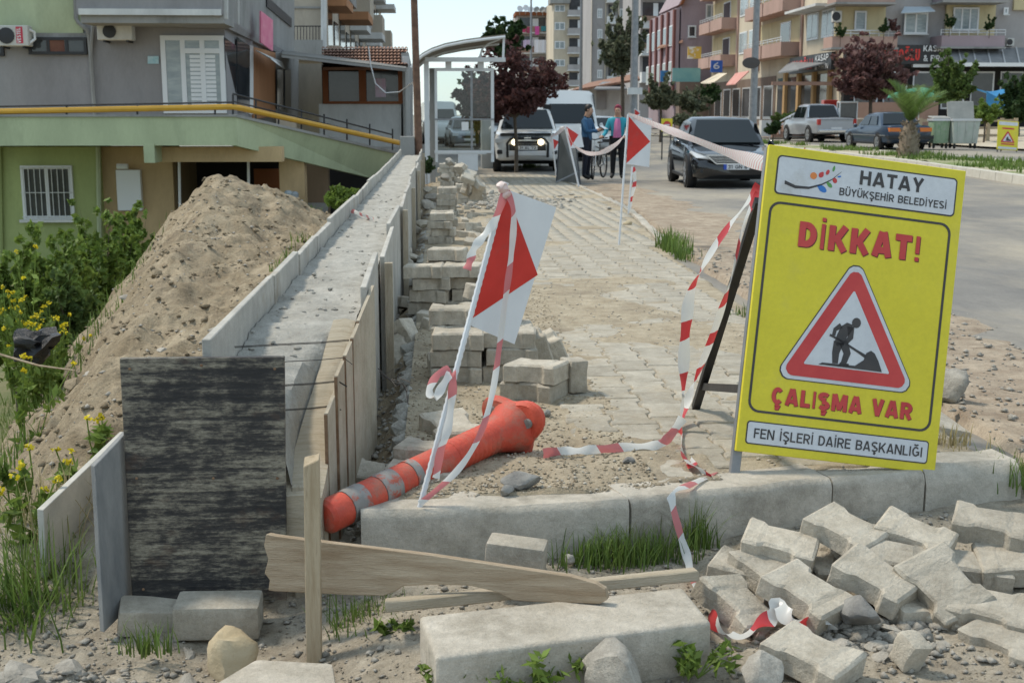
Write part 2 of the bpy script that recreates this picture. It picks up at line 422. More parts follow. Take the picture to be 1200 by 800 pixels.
M_paver = mat('paver_concrete', (0.335, 0.30, 0.24), (0.46, 0.42, 0.345), 9, 0.92, 0.8, 120, speck=.18, ss=300, c3=(0.36, 0.295, 0.205), s3=2.5, t3=(0.5, 0.75), rand=0.10, spec=0.2)
M_paver_d = mat('worn_paver_concrete', (0.385, 0.34, 0.27), (0.53, 0.48, 0.395), 9, 0.93, 0.9, 110, c3=(0.57, 0.52, 0.43), s3=7, t3=(0.5, 0.72), rand=0.14, spec=0.2, speck=.2, ss=330)
M_kerb = mat('kerb_concrete', (0.39, 0.35, 0.285), (0.55, 0.50, 0.42), 6, 0.92, 0.8, 110, c3=(0.235, 0.21, 0.17), s3=4, t3=(0.53, 0.75), spec=0.2, speck=.2, ss=260)
M_conc = mat('fresh_concrete', (0.36, 0.345, 0.305), (0.48, 0.46, 0.41), 6, 0.95, 1.0, 70, c3=(0.30, 0.28, 0.24), s3=4, t3=(0.50, 0.72), spec=0.2, speck=.22, ss=150, bdist=.015)

# ground to the horizon
field('ground', [-3000, -300, -60, 0, 60, 300, 3000], [-200, 0, 60, 200, 600, 3500], lambda x, y: -2.7 if y < 300 else -0.9, M_far, kind='structure')

# main road, opposite carriageway
xs = [1.9 + i * 0.25 for i in range(40)] + [12 + i * 1.0 for i in range(14)] + [30, 45, 80]
ys = [2.0 + i * 0.3 for i in range(60)] + [20 + i * 1.5 for i in range(40)] + [85, 120, 180, 260, 400]
def road_z(x, y):
    z = zr(x, y) - .25 * sst(4.4, 4.0, y)
    if y < 40 and x < 12: z += 0.010 * fn(x, y, 0, 1.3) + 0.012 * sst(4.5, 2.4, x) * fn(x, y, 5, 4)
    return z
field('road', xs, ys, road_z, M_asph, kind='structure')
# street beyond the works, left of the axis
field('side_street', lin(-3.3, 2.2, 8), lin(31.5, 300, 40), lambda x, y: zs(y) - 0.05, M_asph, kind='structure')
# bare dirt strip between the paving and the carriageway
xs = [1.6 + i * 0.06 for i in range(62)]; ys = [2.6 + i * 0.07 for i in range(130)] + [11.7 + i * 0.2 for i in range(80)]
def shoul_z(x, y):
    w = 1.5 + 0.5 * fn(0, y, 2, .5)
    e = x - edge_r(y)
    z = zr(x, y) + 0.035 * sst(w, 0.1, e) * sst(28, 18, y) + 0.018 * fn(x, y, 3, 3.0) - 0.05 * sst(w * .7, w * 1.2, e)
    if e < .11: z -= .12
    if y < 4.2: z -= .25 * sst(4.25, 4.0, y)
    return z + 0.008
field('dirt_shoulder', xs, ys, shoul_z, M_shoul, kind='structure')

# paving bed: sand with the pavers sitting in it
PX0, PL, PW, PN, PT = 0.62, 0.25, 0.20, 0.158, 0.08      # first column, paver length, flange width, waist, thickness
KP = [(-0.26, 3.80), (0.62, 3.86), (1.36, 4.07), (1.72, 4.14), (2.10, 4.19)]
def kerb_y(x): return lerp_tab(KP, x)
def bed_z(x, y):
    z = zs(y) - 0.009
    n1 = fn(x, y, 1, 0.8); n2 = fn(x, y, 7, 5.0)
    # wind-blown sand covers the pavers in places
    cover = 0.017 * sst(0.15, 0.6, n1 + 0.75 * sst(6.0, 7.2, y) * sst(10.0, 8.8, y) * sst(1.75, 1.1, x)) + 0.012 * sst(1.0, 0.45, x)
    z += cover + 0.0045 * n2
    if x < 0.55: z += 0.010 * fn(x, y, 3, 7) - 0.008
    if y < 5.0 and x < 1.0: z += 0.02 * sst(5.0, 4.3, y) * (0.5 + fn(x, y, 9, 4))
    if x > edge_r(y) - 0.02: z -= 0.05
    if y < kerb_y(x) + .12: z -= .4
    return z
xs = lin(-0.14, 3.02, 120); ys = [3.86 + 0.028 * i for i in range(180)] + [8.9 + 0.07 * i for i in range(150)] + [19.4 + 0.25 * i for i in range(50)]
sidewalk = field('sidewalk', xs, ys, bed_z, M_dust, kind='structure')

def paver_poly(L=PL, W=PW, N=PN):
    a, b, w, n = L / 2, L * 0.27, W / 2, N / 2
    c = b - (w - n) * 1.1
    h = [(w, -a), (w, -b), (n, -c), (n, c), (w, b), (w, a)]
    return h + [(-x, y) for x, y in reversed(h)]
def paver_mesh(name, m, ch=0.007, jitter=0.0, seed=0, L=PL, W=PW, N=PN, T=PT, rad=0.0):
    poly = paver_poly(L, W, N); n = len(poly); rnd = random.Random(seed)
    P = [Vector((x + rnd.uniform(-1, 1) * jitter, y + rnd.uniform(-1, 1) * jitter, 0)) for x, y in poly]
    def inset(d):
        out = []
        for i in range(n):
            p, q, r_ = P[i - 1], P[i], P[(i + 1) % n]
            e1 = (q - p).normalized(); e2 = (r_ - q).normalized()
            n1 = Vector((-e1.y, e1.x, 0)); n2 = Vector((-e2.y, e2.x, 0))
            b = (n1 + n2); b = b / max(0.3, b.length_squared) * 2
            out.append(q + b * d)
        return out
    I = inset(ch)
    v = [p + Vector((0, 0, 0)) for p in P] + [p + Vector((0, 0, T - ch)) for p in P] + [p + Vector((0, 0, T + rnd.uniform(-1, 1) * jitter * 0.6)) for p in I]
    f = [tuple(reversed(range(n)))]
    for i in range(n):
        j = (i + 1) % n
        f += [(i, j, n + j, n + i), (n + i, n + j, 2 * n + j, 2 * n + i)]
    # top as three convex pieces
    b = 2 * n
    f += [(b + 0, b + 1, b + 10, b + 11), (b + 1, b + 2, b + 9, b + 10), (b + 2, b + 3, b + 8, b + 9), (b + 3, b + 4, b + 7, b + 8), (b + 4, b + 5, b + 6, b + 7)]
    me = bpy.data.meshes.new(name); me.from_pydata([tuple(q) for q in v], [], f); me.materials.append(m); me.update()
    return me
PM = [paver_mesh('paver', M_paver, jitter=0.002, seed=i, L=PL - .006, W=PW - .006, N=PN - .006) for i in range(5)]
cells = []
pitch = (PW + PN) / 2
rp_ = random.Random(3)
for row in range(0, 112):
    for c in range(0, 14):
        x = PX0 + c * pitch; y = 4.14 + row * PL + (PL / 2 if c % 2 else 0)
        if x + PW / 2 > edge_r(y) - 0.02: continue
        if y - PL / 2 < kerb_y(x) + .19: continue
        # pavers already lifted along the left
        if x < 0.75 and rp_.random() < 0.25: continue
        cells.append((x, y))
cells.sort(key=lambda q: q[1])
far_v, far_f = [], []
pp = np.array(paver_poly(PL - .006, PW - .006, PN - .006))
for i, (x, y) in enumerate(cells):
    z = zs(y) - PT + rp_.uniform(-.0035, .0035); tx = rp_.gauss(0, .010); ty = rp_.gauss(0, .010)
    if i < 300:
        o = bpy.data.objects.new('paver', PM[i % 5]); COL.objects.link(o); o.parent = sidewalk
        o.location = (x, y, z); o.rotation_euler = (tx, ty, rp_.gauss(0, .008) + (PI if rp_.random() < .5 else 0))
    else:
        b = len(far_v)
        for s, zz in ((1, PT - .012), (0.955, PT)):
            for q in pp: far_v.append((x + q[0] * s, y + q[1] * s, z + zz + tx * q[1] + ty * q[0]))
        for k in range(12):
            j = (k + 1) % 12; far_f.append((b + k, b + j, b + 12 + j, b + 12 + k))
        b += 12
        for a_ in ((0, 1, 10, 11), (1, 2, 9, 10), (2, 3, 8, 9), (3, 4, 7, 8), (4, 5, 6, 7)): far_f.append(tuple(b + q for q in a_))
soup('far_pavers', far_v, far_f, M_paver, sidewalk, 'stuff')

# kerb along the road edge of the paving
kb = thing('kerb', None, None); kb['kind'] = 'structure'
y = 4.75; i = 0
while y < 31:
    if not (8.7 < y < 10.4):
        x0, x1 = edge_r(y), edge_r(y + .76); t = rp_.gauss(0, .01)
        mb = MB(); zz = zs(y) + .005 + rp_.uniform(-.012, .006) - (0.04 if 6 < y < 12 else 0)
        mb.hexa([(x0 - .01, y + .01, zz - .2), (x0 + .11, y + .01, zz - .2), (x1 + .11, y + .75, zz - .2), (x1 - .01, y + .75, zz - .2),
                 (x0 - .01 + t, y + .01, zz), (x0 + .10, y + .01, zz - .01 + t), (x1 + .10, y + .75, zz - .01 - t), (x1 - .01, y + .75, zz)])
        mb.build('kerb_stone', M_kerb, kb, smooth=True, bevel=(.012, 2))
    y += .76

# kerb across the near end of the paving
nk = thing('near_kerb', None, None); nk['kind'] = 'structure'
KP = [(-0.26, 3.80), (0.62, 3.86), (1.36, 4.07), (1.72, 4.14), (2.10, 4.19)]
def kerb_piece(p, q, w, z1, z0, ch, seed):
    p = Vector((p[0], p[1], 0)); q = Vector((q[0], q[1], 0)); d = (q - p).normalized(); nn = Vector((-d.y, d.x, 0)); L_ = (q - p).length
    prof = [(0.0, z0), (0.0, z1 - ch * 1.4), (ch * .35, z1 - ch * .5), (ch, z1), (w, z1 - .006), (w, z0)]
    rings = []; m = 14
    for k in range(m + 1):
        s = L_ * k / m
        if k == 0: s += .004
        if k == m: s -= .004
        r_ = []
        for (a, z) in prof:
            e = fn(p.x + s, a + seed, z, 6) * .006
            r_.append(p + d * s + nn * (a + e * .8) + Vector((0, 0, z + (e if z > z0 else 0))))
        rings.append(r_)
    mb = MB(); mb.loft(rings); return mb
for k, (p, q) in enumerate(zip(KP, KP[1:])):
    kerb_piece(p, q, .20, .002 + (.006 if k == 1 else 0) + (.015 if k == 3 else 0), -.30, .022 if k < 3 else .05, k * 5).build('kerb_stone', M_kerb, nk, smooth=True)

# near ground and the trench along the wall
def fore_z(x, y):
    z = -0.175 + 0.022 * fn(x, y, 0, 2.2) + 0.010 * fn(x, y, 4, 9)
    z -= 0.13 * sst(-0.05, -0.5, x) * sst(4.3, 3.6, y)          # lower by the wall end
    z -= 0.06 * sst(-0.9, -1.4, x)
    z += 0.07 * sst(.25, 0.0, ((x + .05) ** 2 + (y - 3.62) ** 2) ** .5) * 0
    if y > 3.8: z += 0.06 * sst(3.8, 4.6, y)
    z += 0.03 * sst(1.2, 2.0, x) + 0.07 * sst(2.05, 2.4, x) * sst(3.4, 4.2, y)
    z += zs(y)
    # heap of broken concrete lower left
    z += 0.14 * sst(.55, .05, math.hypot((x + 1.12) * 1.0, (y - 2.98) * 1.3)) * (0.8 + .5 * fn(x, y, 2, 6))
    return z
xs = lin(-1.9, 4.5, 210); ys = lin(2.2, 4.35, 84)
field('near_ground', xs, ys, fore_z, M_fore, kind='structure')
def trench_z(x, y):
    z = zs(y) - 0.16 + 0.10 * sst(-0.30, -0.16, x) + 0.02 * fn(x, y, 3, 4) + 0.012 * fn(x, y, 8, 14)
    if y > 12: z += 0.05
    return z
field('trench', lin(-0.52, -0.10, 16), [4.30 + .035 * i for i in range(180)] + [10.6 + .15 * i for i in range(145)], trench_z, M_soil, kind='structure')
# crumbling mortar lip at the left edge of the bed
lip = MB()
for k in range(110):
    yy = 4.05 + k * 0.125 + random.uniform(-.02, .02)
    z0 = zs(yy)
    lip.rock((-0.145 + random.uniform(-.02, .03), yy, z0 - .045), (.05 + random.uniform(0, .03), .055, .045), k + 3, 1, .35)
lip.build('broken_edge', M_conc, sidewalk, smooth=False)['kind'] = 'stuff'
# ================================================================ LEFT SIDE: garden, spoil heap, new wall
RX = [(2.4, -1.25), (4, -1.38), (6, -1.55), (9, -1.84), (12.7, -2.15), (15, -2.5), (18, -2.6)]
RZ = [(2.4, -.62), (3.4, -.50), (4.2, -.36), (6, -.06), (9, .26), (11.5, .46), (12.7, .58), (13.6, .44), (15, -.3), (17.5, -2.2)]
WZ = [(2.4, -.6), (3.7, -.40), (4.6, -.18), (6, .10), (8, .18), (10, .10), (13, -.1), (15, -.8), (17.5, -2.2)]
def garden_z(x, y):
    b = -1.95 + 1.1 * sst(8.5, 3.0, y) + .25 * sst(-1, -4, x) * 0
    return b + 0.06 * fn(x, y, 0, 1.1)
def pile_z(x, y):
    rx, rz, wz = lerp_tab(RX, y), lerp_tab(RZ, y), lerp_tab(WZ, y)
    n = fn(x, y, 2, 1.2) * .13 + fn(x, y, 6, 4.0, 4) * .06 + fn(x, y, 9, 11, 4) * .026
    n += .05 * abs(fn(x, y, 31, 2.4, 3))
    if x < rx:
        d = rx - x; z = rz - 1.25 * (math.sqrt(d * d + .05) - .224)
    else:
        t = clamp((x - rx) / (-0.72 - rx)); z = rz + (wz - rz) * (t ** 1.4)
    damp = sst(2.6, 5.0, y)
    return z + n * (.35 + .65 * damp)
gx = lin(-16, -0.71, 70); gy = [2.0 + .2 * i for i in range(60)] + [14 + 1.0 * i for i in range(24)]
field('garden', gx, gy, garden_z, M_grassy, kind='structure')
pile = field('dirt_pile', lin(-5.2, -0.735, 190), [2.35 + .042 * i for i in range(360)], pile_z, M_soil)
tag(pile, 'long heap of pale excavated soil beside the unfinished wall', 'dirt heap')
# put the heap's origin at its base
c = Vector((-2.2, 10, -1.9)); pile.data.transform(Matrix.Translation(-c)); pile.location = c

M_form = mat('cement_stained_form', (0.37, 0.35, 0.31), (0.51, 0.485, 0.43), 4, 0.9, 0.5, 70, speck=.12, ss=150, c3=(0.32, 0.255, 0.175), s3=3, t3=(0.56, 0.75), stretch=(1, 1, 1), spec=0.2)
M_formw = mat('weathered_form_wood', (0.37, 0.31, 0.225), (0.52, 0.46, 0.36), 4, 0.9, 0.7, 60, speck=.15, ss=150, c3=(0.33, 0.24, 0.15), s3=4, t3=(0.55, 0.72), stretch=(6, 1, 1), spec=0.2)
M_edge = mat('plywood_edge', (0.16, 0.085, 0.045), (0.30, 0.19, 0.11), 20, 0.9, 0.3)
def ply_mat():
    m = bpy.data.materials.new('black_film_plywood'); m.use_nodes = True; t = m.node_tree; N = t.nodes; K = t.links; b = N['Principled BSDF']; b.inputs['Roughness'].default_value = .6
    co = N.new('ShaderNodeTexCoord')
    def nz_(sc, st_, det, ro):
        mp_ = N.new('ShaderNodeMapping'); mp_.inputs['Scale'].default_value = st_; K.new(co.outputs['Object'], mp_.inputs[0])
        n = N.new('ShaderNodeTexNoise'); n.inputs['Scale'].default_value = sc; n.inputs['Detail'].default_value = det; n.inputs['Roughness'].default_value = ro; K.new(mp_.outputs[0], n.inputs['Vector']); return n.outputs['Fac']
    def mad(a, k, c):
        q = N.new('ShaderNodeMath'); q.operation = 'MULTIPLY_ADD'; K.new(a, q.inputs[0]); q.inputs[1].default_value = k
        if hasattr(c, 'links'): K.new(c, q.inputs[2])
        else: q.inputs[2].default_value = c
        return q.outputs[0]
    band = nz_(4.5, (.18, 1, 5.0), 9, .72); blot = nz_(5.0, (1, 1, 1.3), 8, .7); fine = nz_(70, (.35, 1, 1.4), 4, .8); brown = nz_(6, (1, 1, 1.6), 5, .6)
    f = mad(band, .62, mad(blot, .45, mad(fine, .40, -.178)))
    r_ = N.new('ShaderNodeValToRGB'); e = r_.color_ramp.elements; e[0].position = .47; e[0].color = (.010, .009, .009, 1); e[1].position = .70; e[1].color = (.33, .295, .22, 1)
    for p_, c_ in ((.545, (.035, .030, .026, 1)), (.60, (.135, .118, .088, 1))): q = r_.color_ramp.elements.new(p_); q.color = c_
    K.new(f, r_.inputs[0])
    mr_ = N.new('ShaderNodeMapRange'); mr_.inputs[1].default_value = .58; mr_.inputs[2].default_value = .68; mr_.inputs[4].default_value = .55; K.new(brown, mr_.inputs[0])
    x_ = N.new('ShaderNodeMix'); x_.data_type = 'RGBA'; K.new(mr_.outputs[0], x_.inputs[0]); K.new(r_.outputs[0], x_.inputs[6]); x_.inputs[7].default_value = (.085, .045, .025, 1); K.new(x_.outputs[2], b.inputs['Base Color'])
    bp = N.new('ShaderNodeBump'); bp.inputs['Strength'].default_value = .6; bp.inputs['Distance'].default_value = .006; K.new(f, bp.inputs['Height']); K.new(bp.outputs[0], b.inputs['Normal'])
    return m
M_black = ply_mat()
M_greyb = mat('grey_form_board', (0.16, 0.165, 0.165), (0.30, 0.295, 0.28), 4, 0.85, 0.4, 60, c3=(0.45, 0.42, 0.36), s3=3, t3=(0.55, 0.7), stretch=(2, 2, .7))
M_lightb = mat('pale_form_board', (0.40, 0.385, 0.345), (0.54, 0.515, 0.455), 5, 0.9, 0.4, 60, c3=(0.36, 0.28, 0.19), s3=2, t3=(0.58, 0.75))
M_wood = mat('raw_plank', (0.33, 0.245, 0.16), (0.49, 0.40, 0.29), 3, 0.85, 0.7, 40, speck=.15, ss=70, c3=(0.24, 0.155, 0.09), s3=2.2, t3=(0.6, 0.75), stretch=(1.2, 14, 14), spec=0.2)
M_woodp = mat('pale_plank', (0.40, 0.335, 0.24), (0.55, 0.48, 0.37), 3, 0.88, 0.7, 40, speck=.15, ss=90, c3=(0.34, 0.26, 0.17), s3=3, stretch=(1.2, 14, 14), spec=0.2)
M_woodv = mat('upright_stake_wood', (0.36, 0.275, 0.175), (0.53, 0.44, 0.31), 3, 0.88, 0.5, 30, c3=(0.25, 0.18, 0.11), s3=3, stretch=(14, 14, 1.2), spec=0.2)
M_wire = mat('tie_wire', (0.05, 0.045, 0.04), rough=0.6, metal=0.6)
M_rebar = mat('rusty_rebar', (0.07, 0.055, 0.045), (0.17, 0.10, 0.06), 30, 0.8, 0.4)
M_pinky = mat('faded_tape', (0.62, 0.33, 0.30), (0.72, 0.66, 0.60), 9, 0.5)

wall = thing('formwork_wall', 'long new concrete wall still inside pale timber formwork boards', 'wall', (-0.52, 14, -.3))
def wl(mb):                       # to wall-local coordinates
    mb.v = [(x + .52, y - 14, z + .3) for x, y, z in mb.v]; return mb
# concrete core with a rough wet-poured top
def core_r(y): return -.332 - .09 * sst(4.85, 3.95, y)
def core_z(x, y): return .44 + .016 * fn(x, y, 0, 3) + .012 * fn(x, y, 5, 16) - sst(4.7, 3.75, y) * (.10 + .10 * sst(-.62, -.44, x)) - .26 * sst(core_r(y) - .10, core_r(y) - .01, x) * sst(4.85, 4.1, y)
core = MB(); nx, ny = 14, 300
cx_, cy_ = lin(0, 1, nx), [3.80 + 21.4 * (i / (ny - 1)) ** 1.6 for i in range(ny)]
V = [(-.712 + t * (core_r(y) + .712), y, core_z(-.712 + t * (core_r(y) + .712), y)) for y in cy_ for t in cx_]
core.add(V, [(j * nx + i, j * nx + i + 1, (j + 1) * nx + i + 1, (j + 1) * nx + i) for j in range(ny - 1) for i in range(nx - 1)])
core.box(-.711, -.333, 4.75, 25.1, -.8, .36); core.box(-.711, -.46, 3.81, 4.75, -.8, .05)
wl(core).build('concrete_core', M_conc, wall, smooth=True)
cr = MB()                           # crumbs left on the wet top
for k in range(160):
    yy = 4.0 + 9 * random.random() ** 1.5; xx = random.uniform(-.70, -.35); s = random.uniform(.004, .015)
    cr.rock((xx, yy, core_z(xx, yy) + s * .3), (s, s * 1.3, s * .6), k, 1)
wl(cr).build('concrete_crumbs', M_conc, wall)['kind'] = 'stuff'
rb = random.Random(5)
y = 3.86
k = 0
while y < 25:
    l = rb.choice([1.0, 1.25, 1.6, 2.0]) if y > 5 else 1.55
    t = rb.uniform(-.006, .006); z1 = .55 + rb.uniform(-.012, .015)
    mb = MB(); mb.hexa([(-.745 + t, y + .004, -.9), (-.716 + t, y + .004, -.9), (-.716 - t, y + l - .004, -.9), (-.745 - t, y + l - .004, -.9),
                        (-.745 + t, y + .004, z1), (-.716 + t, y + .004, z1), (-.716 - t, y + l - .004, z1 + rb.uniform(-.01, .01)), (-.745 - t, y + l - .004, z1)])
    wl(mb).build('form_board', M_form, wall, bevel=(.003, 1))
    if k % 2 == 0 and y > 4.5:
        mb = MB(); mb.box(-.80, -.748, y + l - .03, y + l + .02, -.9, z1 - rb.uniform(.02, .2)); wl(mb).build('form_batten', M_formw, wall)
    y += l; k += 1
y = 5.05; k = 0
while y < 25:
    l = rb.choice([1.0, 1.3, 1.7, 2.1]); t = rb.uniform(-.008, .008); z1 = .545 + rb.uniform(-.015, .012)
    off = rb.choice([0, 0, .022])
    mb = MB(); mb.hexa([(-.328 + t + off, y + .004, -.25), (-.302 + t + off, y + .004, -.25), (-.302 - t + off, y + l - .004, -.3), (-.328 - t + off, y + l - .004, -.3),
                        (-.328 + t + off, y + .004, z1), (-.302 + t + off, y + .004, z1), (-.302 - t + off, y + l - .004, z1 + rb.uniform(-.01, .01)), (-.328 - t + off, y + l - .004, z1)])
    wl(mb).build('form_board', M_form, wall, bevel=(.003, 1))
    if k % 2 == 1:
        mb = MB(); mb.box(-.275, -.235, y - .05, y + .0, -.25, z1 - rb.uniform(.0, .08)); wl(mb).build('form_batten', M_formw, wall)
    y += l; k += 1
# stepped panels and the sloping beam at the near end of the right-hand form
for (xa, y0, zt, m_) in [(-.302, 4.66, .48, M_formw), (-.312, 4.46, .45, M_formw), (-.326, 4.28, .42, M_formw), (-.342, 4.10, .385, M_formw), (-.362, 3.92, .30, M_formw)]:
    mb = MB(); mb.hexa([(xa - .012, y0, -.3), (xa, y0, -.3), (xa + .03, y0 + .55, -.3), (xa + .018, y0 + .55, -.3), (xa - .012, y0, zt), (xa, y0, zt), (xa + .03, y0 + .55, zt + .06), (xa + .018, y0 + .55, zt + .06)])
    wl(mb).build('form_panel', m_, wall)
    mb = MB(); mb.box(xa - .0125, xa - .002, y0 - .005, y0 - .001, -.3, zt - .004); wl(mb).build('panel_edge', M_edge, wall)
rings = []
pa, pb = A(404, 388, 4.72), A(353, 598, 3.76)
for k in range(15):
    s = k / 14; c = pa.lerp(pb, s); w = .042 + .022 * s + .006 * fn(s * 5, 3); h = .05
    e = lambda q: .008 * fn(q, s * 7, 3, 2)
    rings.append([c + Vector((-w + e(1), 0, -h - .05 * s)), c + Vector((w + e(2), 0, -h + e(3) - .05 * s)), c + Vector((w + e(4), 0, h * .8 + e(5))), c + Vector((w * .1, 0, h + e(6))), c + Vector((-w + e(7), 0, h * .9 + e(8)))])
mb = MB(); mb.loft(rings); wl(mb).build('sloping_beam', M_woodp, wall, smooth=True)
mb = MB(); mb.box(-.47, -.425, 3.78, 3.81, -.35, .10); mb.box(-.423, -.362, 3.80, 3.83, -.35, .02); wl(mb).build('end_post', M_formw, wall, bevel=(.004, 1))
# tie wires
for py, n in ((404, 2), (425, 1), (452, 2), (481, 2)):
    Yw = {404: 4.3, 425: 3.90, 452: 3.88, 481: 3.86}[py]; p = A(336, py, Yw); p2 = A(408 - (py - 404) * .25, py - 6, Yw + .25)
    for j in range(n):
        mb = MB(); yy = p.y + j * .012
        pl_ = A(236, 408, Yw) if py == 404 else p + Vector((-.10, 0, -.01)); dz_ = Vector((0, j * .012, -.006 * j))
        mb.tube([pl_ + dz_, p + dz_ + Vector((0, 0, .004)), p.lerp(p2, .5) + dz_, p2 + dz_, p2 + Vector((.03, random.uniform(-.02, .02), -.02))], .0014, 5)
        wl(mb).build('tie_wire', M_wire, wall)
for k in range(5):
    mb = MB(); a = Vector((-.21, 4.15 + k * .09, .40 - .03 * k)); pts = [a]
    for j in range(4): pts.append(pts[-1] + Vector((random.uniform(-.01, .05), random.uniform(-.05, .05), random.uniform(-.05, .03))))
    mb.tube(pts, .0016, 4); wl(mb).build('tie_wire', M_wire, wall)

# boards at the near end
def board(name, q, t, m, label, back=(0, 1, 0), bev=(.002, 1)):
    mb = MB(); mb.plate(q, back, t); return one(mb, name, m, label, 'board', bevel=bev)
pb_ = board('plywood_board', [A(155, 705, 3.70), A(336, 703, 3.70), A(333, 418, 3.78), A(140, 420, 3.78)], .021, M_black, 'black film plywood sheet streaked with cement, closing the near wall end')
for k, (x_, y_) in enumerate(((152, 432), (236, 428), (322, 432), (160, 560), (325, 560), (168, 690), (250, 560), (322, 690))):
    q = A(x_, y_, 3.699 + .08 * (705 - y_) / 287); mb = MB(); mb.lathe([(.0005, 0), (.0045, .0005), (.004, .003), (.001, .004)], 8, Matrix.Translation(q - pb_.location) @ Matrix.Rotation(PI / 2, 4, 'X')); mb.build('nail_head', M_edge, pb_)
board('form_board', [A(122, 741, 3.56), A(156, 707, 3.74), A(149, 506, 3.80), A(111, 546, 3.63)], .02, M_greyb, 'narrow grey upright board at the left edge of the black plywood', back=(-.8, .6, 0))
board('form_board', [A(55, 678, 3.98), A(147, 560, 4.75), A(147, 506, 4.75), A(51, 597, 3.98)], .026, M_lightb, 'pale cement board leaning out left of the black plywood over the soil', back=(-.9, .35, 0))

# plank with a bite out of its lower edge
M_ = Matrix
def along(p, q, up): 
    x = (q - p).normalized(); z = (up - x * x.dot(up)).normalized(); y = z.cross(x)
    m = Matrix.Identity(4)
    for i in range(3): m[i][0] = x[i]; m[i][1] = y[i]; m[i][2] = z[i]; m[i][3] = p[i]
    return m, (q - p).length
m, l = along(A(317, 690, 3.47), A(713, 706, 3.13), Vector((0, .14, 1)))
prof = [(0, 0), (.02, -.002), (l * .26, -.004), (l * .36, -.002), (l * .395, .012), (l * .42, .028), (l * .52, .036), (l * .62, .036), (l * .69, .022), (l * .74, .0), (l * .80, -.002), (l * .98, .0), (l, .012), (l * .995, .04), (l * .97, .055), (l * .9, .072), (l * .5, .118), (l * .2, .144), (.03, .160), (0.0, .165), (-.008, .13), (.004, .09), (-.01, .05), (.006, .03)]
mb = MB(); n = len(prof)
vv = [Vector((a, -.014, b)) for a, b in prof] + [Vector((a, .014, b)) for a, b in prof]
mb.add(vv, [tuple(range(n)), tuple(reversed(range(n, 2 * n)))] + [(i, n + i, n + (i + 1) % n, (i + 1) % n) for i in range(n)])
pl = mb.build('plank', M_wood, bevel=(.0015, 1)); pl.matrix_world = m
tag(pl, 'broad worn plank on edge with a bite out of its lower side', 'plank')
m, l = along(A(452, 713, 3.27), A(817, 676, 3.30), Vector((0, .1, 1)))
mb = MB(); rings = []
for k in range(9):
    s = k / 8 * l; e = .004 * fn(s * 4, 2)
    rings.append([Vector((s, -.028, -.004 + e)), Vector((s, .03, -.004)), Vector((s, .03, .022 + e)), Vector((s, -.028, .026 - e))])
mb.loft(rings); pl = mb.build('batten', M_woodp, smooth=True, bevel=(.003, 1)); pl.matrix_world = m
tag(pl, 'thin pale batten lying on the slab behind the broad plank', 'batten')
mb = MB(); a = A(368, 772, 3.30); b = A(366, 545, 3.34)
mb.hexa([a + Vector((-.022, -.016, -.1)), a + Vector((.02, -.016, -.1)), a + Vector((.02, .02, -.1)), a + Vector((-.022, .02, -.1)),
         b + Vector((-.023, -.016, 0)), b + Vector((.02, -.016, .02)), b + Vector((.02, .02, .03)), b + Vector((-.023, .02, .02))])
one(mb, 'stake', M_woodv, 'slim upright wooden stake driven in before the broad plank', 'stake', bevel=(.002, 1))
# ================================================================ FOREGROUND THINGS
M_slab = mat('slab_concrete', (0.40, 0.355, 0.285), (0.56, 0.51, 0.43), 5, 0.92, 0.9, 90, speck=.22, ss=240, c3=(0.29, 0.255, 0.20), s3=3.0, t3=(0.50, 0.70), spec=0.2)
M_rock = mat('grey_rubble', (0.29, 0.265, 0.225), (0.46, 0.425, 0.365), 12, 0.95, 1.0, 60, speck=.25, ss=200, c3=(0.52, 0.485, 0.42), s3=5, t3=(0.55, 0.7), rand=0.15, spec=0.2)
M_rockd = mat('dark_stone', (0.17, 0.165, 0.155), (0.33, 0.315, 0.285), 14, 0.93, 0.8, 70, rand=0.1, spec=0.25)
M_rocky = mat('yellow_limestone', (0.42, 0.33, 0.20), (0.55, 0.46, 0.31), 7, 0.95, 0.9, 50, c3=(0.33, 0.25, 0.15), s3=4)
def slabbed(name, corners, thick, m, label, cat, bev=(.012, 2), sub=0):
    mb = MB(); q = [Vector(p) for p in corners]
    mb.hexa([p - Vector((0, 0, thick)) for p in q] + q)
    return one(mb, name, m, label, cat, smooth=True, bevel=bev)
slabbed('concrete_slab', [G(511, 770, -.045), G(834, 728, -.045), G(800, 687, -.05), G(491, 721, -.05)], .15, M_slab, 'long pale concrete slab lying in front of the broad plank', 'slab', (.015, 3))
p = A(605, 663, 3.50)
mb = MB(); mb.obox((0, 0, .05), (.175, .10, .10), (0.02, 0.08, -.22)); o = mb.build('concrete_block', M_slab, smooth=True, bevel=(.010, 2)); o.location = p - Vector((0, 0, .02))
tag(o, 'small pale concrete block resting against the near kerb face', 'block')
p = A(254, 748, 3.55)
mb = MB(); mb.obox((0, 0.05, .055), (.255, .14, .105), (0.03, .02, .03)); o = mb.build('concrete_block', M_paver_d, smooth=True, bevel=(.012, 2)); o.location = p
tag(o, 'grey concrete block at the foot of the black plywood', 'block')
p = A(176, 742, 3.62)
mb = MB(); mb.obox((0, 0.04, .04), (.20, .12, .085), (0.1, .12, .2)); o = mb.build('concrete_block', M_paver_d, smooth=True, bevel=(.012, 2)); o.location = p
tag(o, 'half buried block at the lower left corner of the black plywood', 'block')

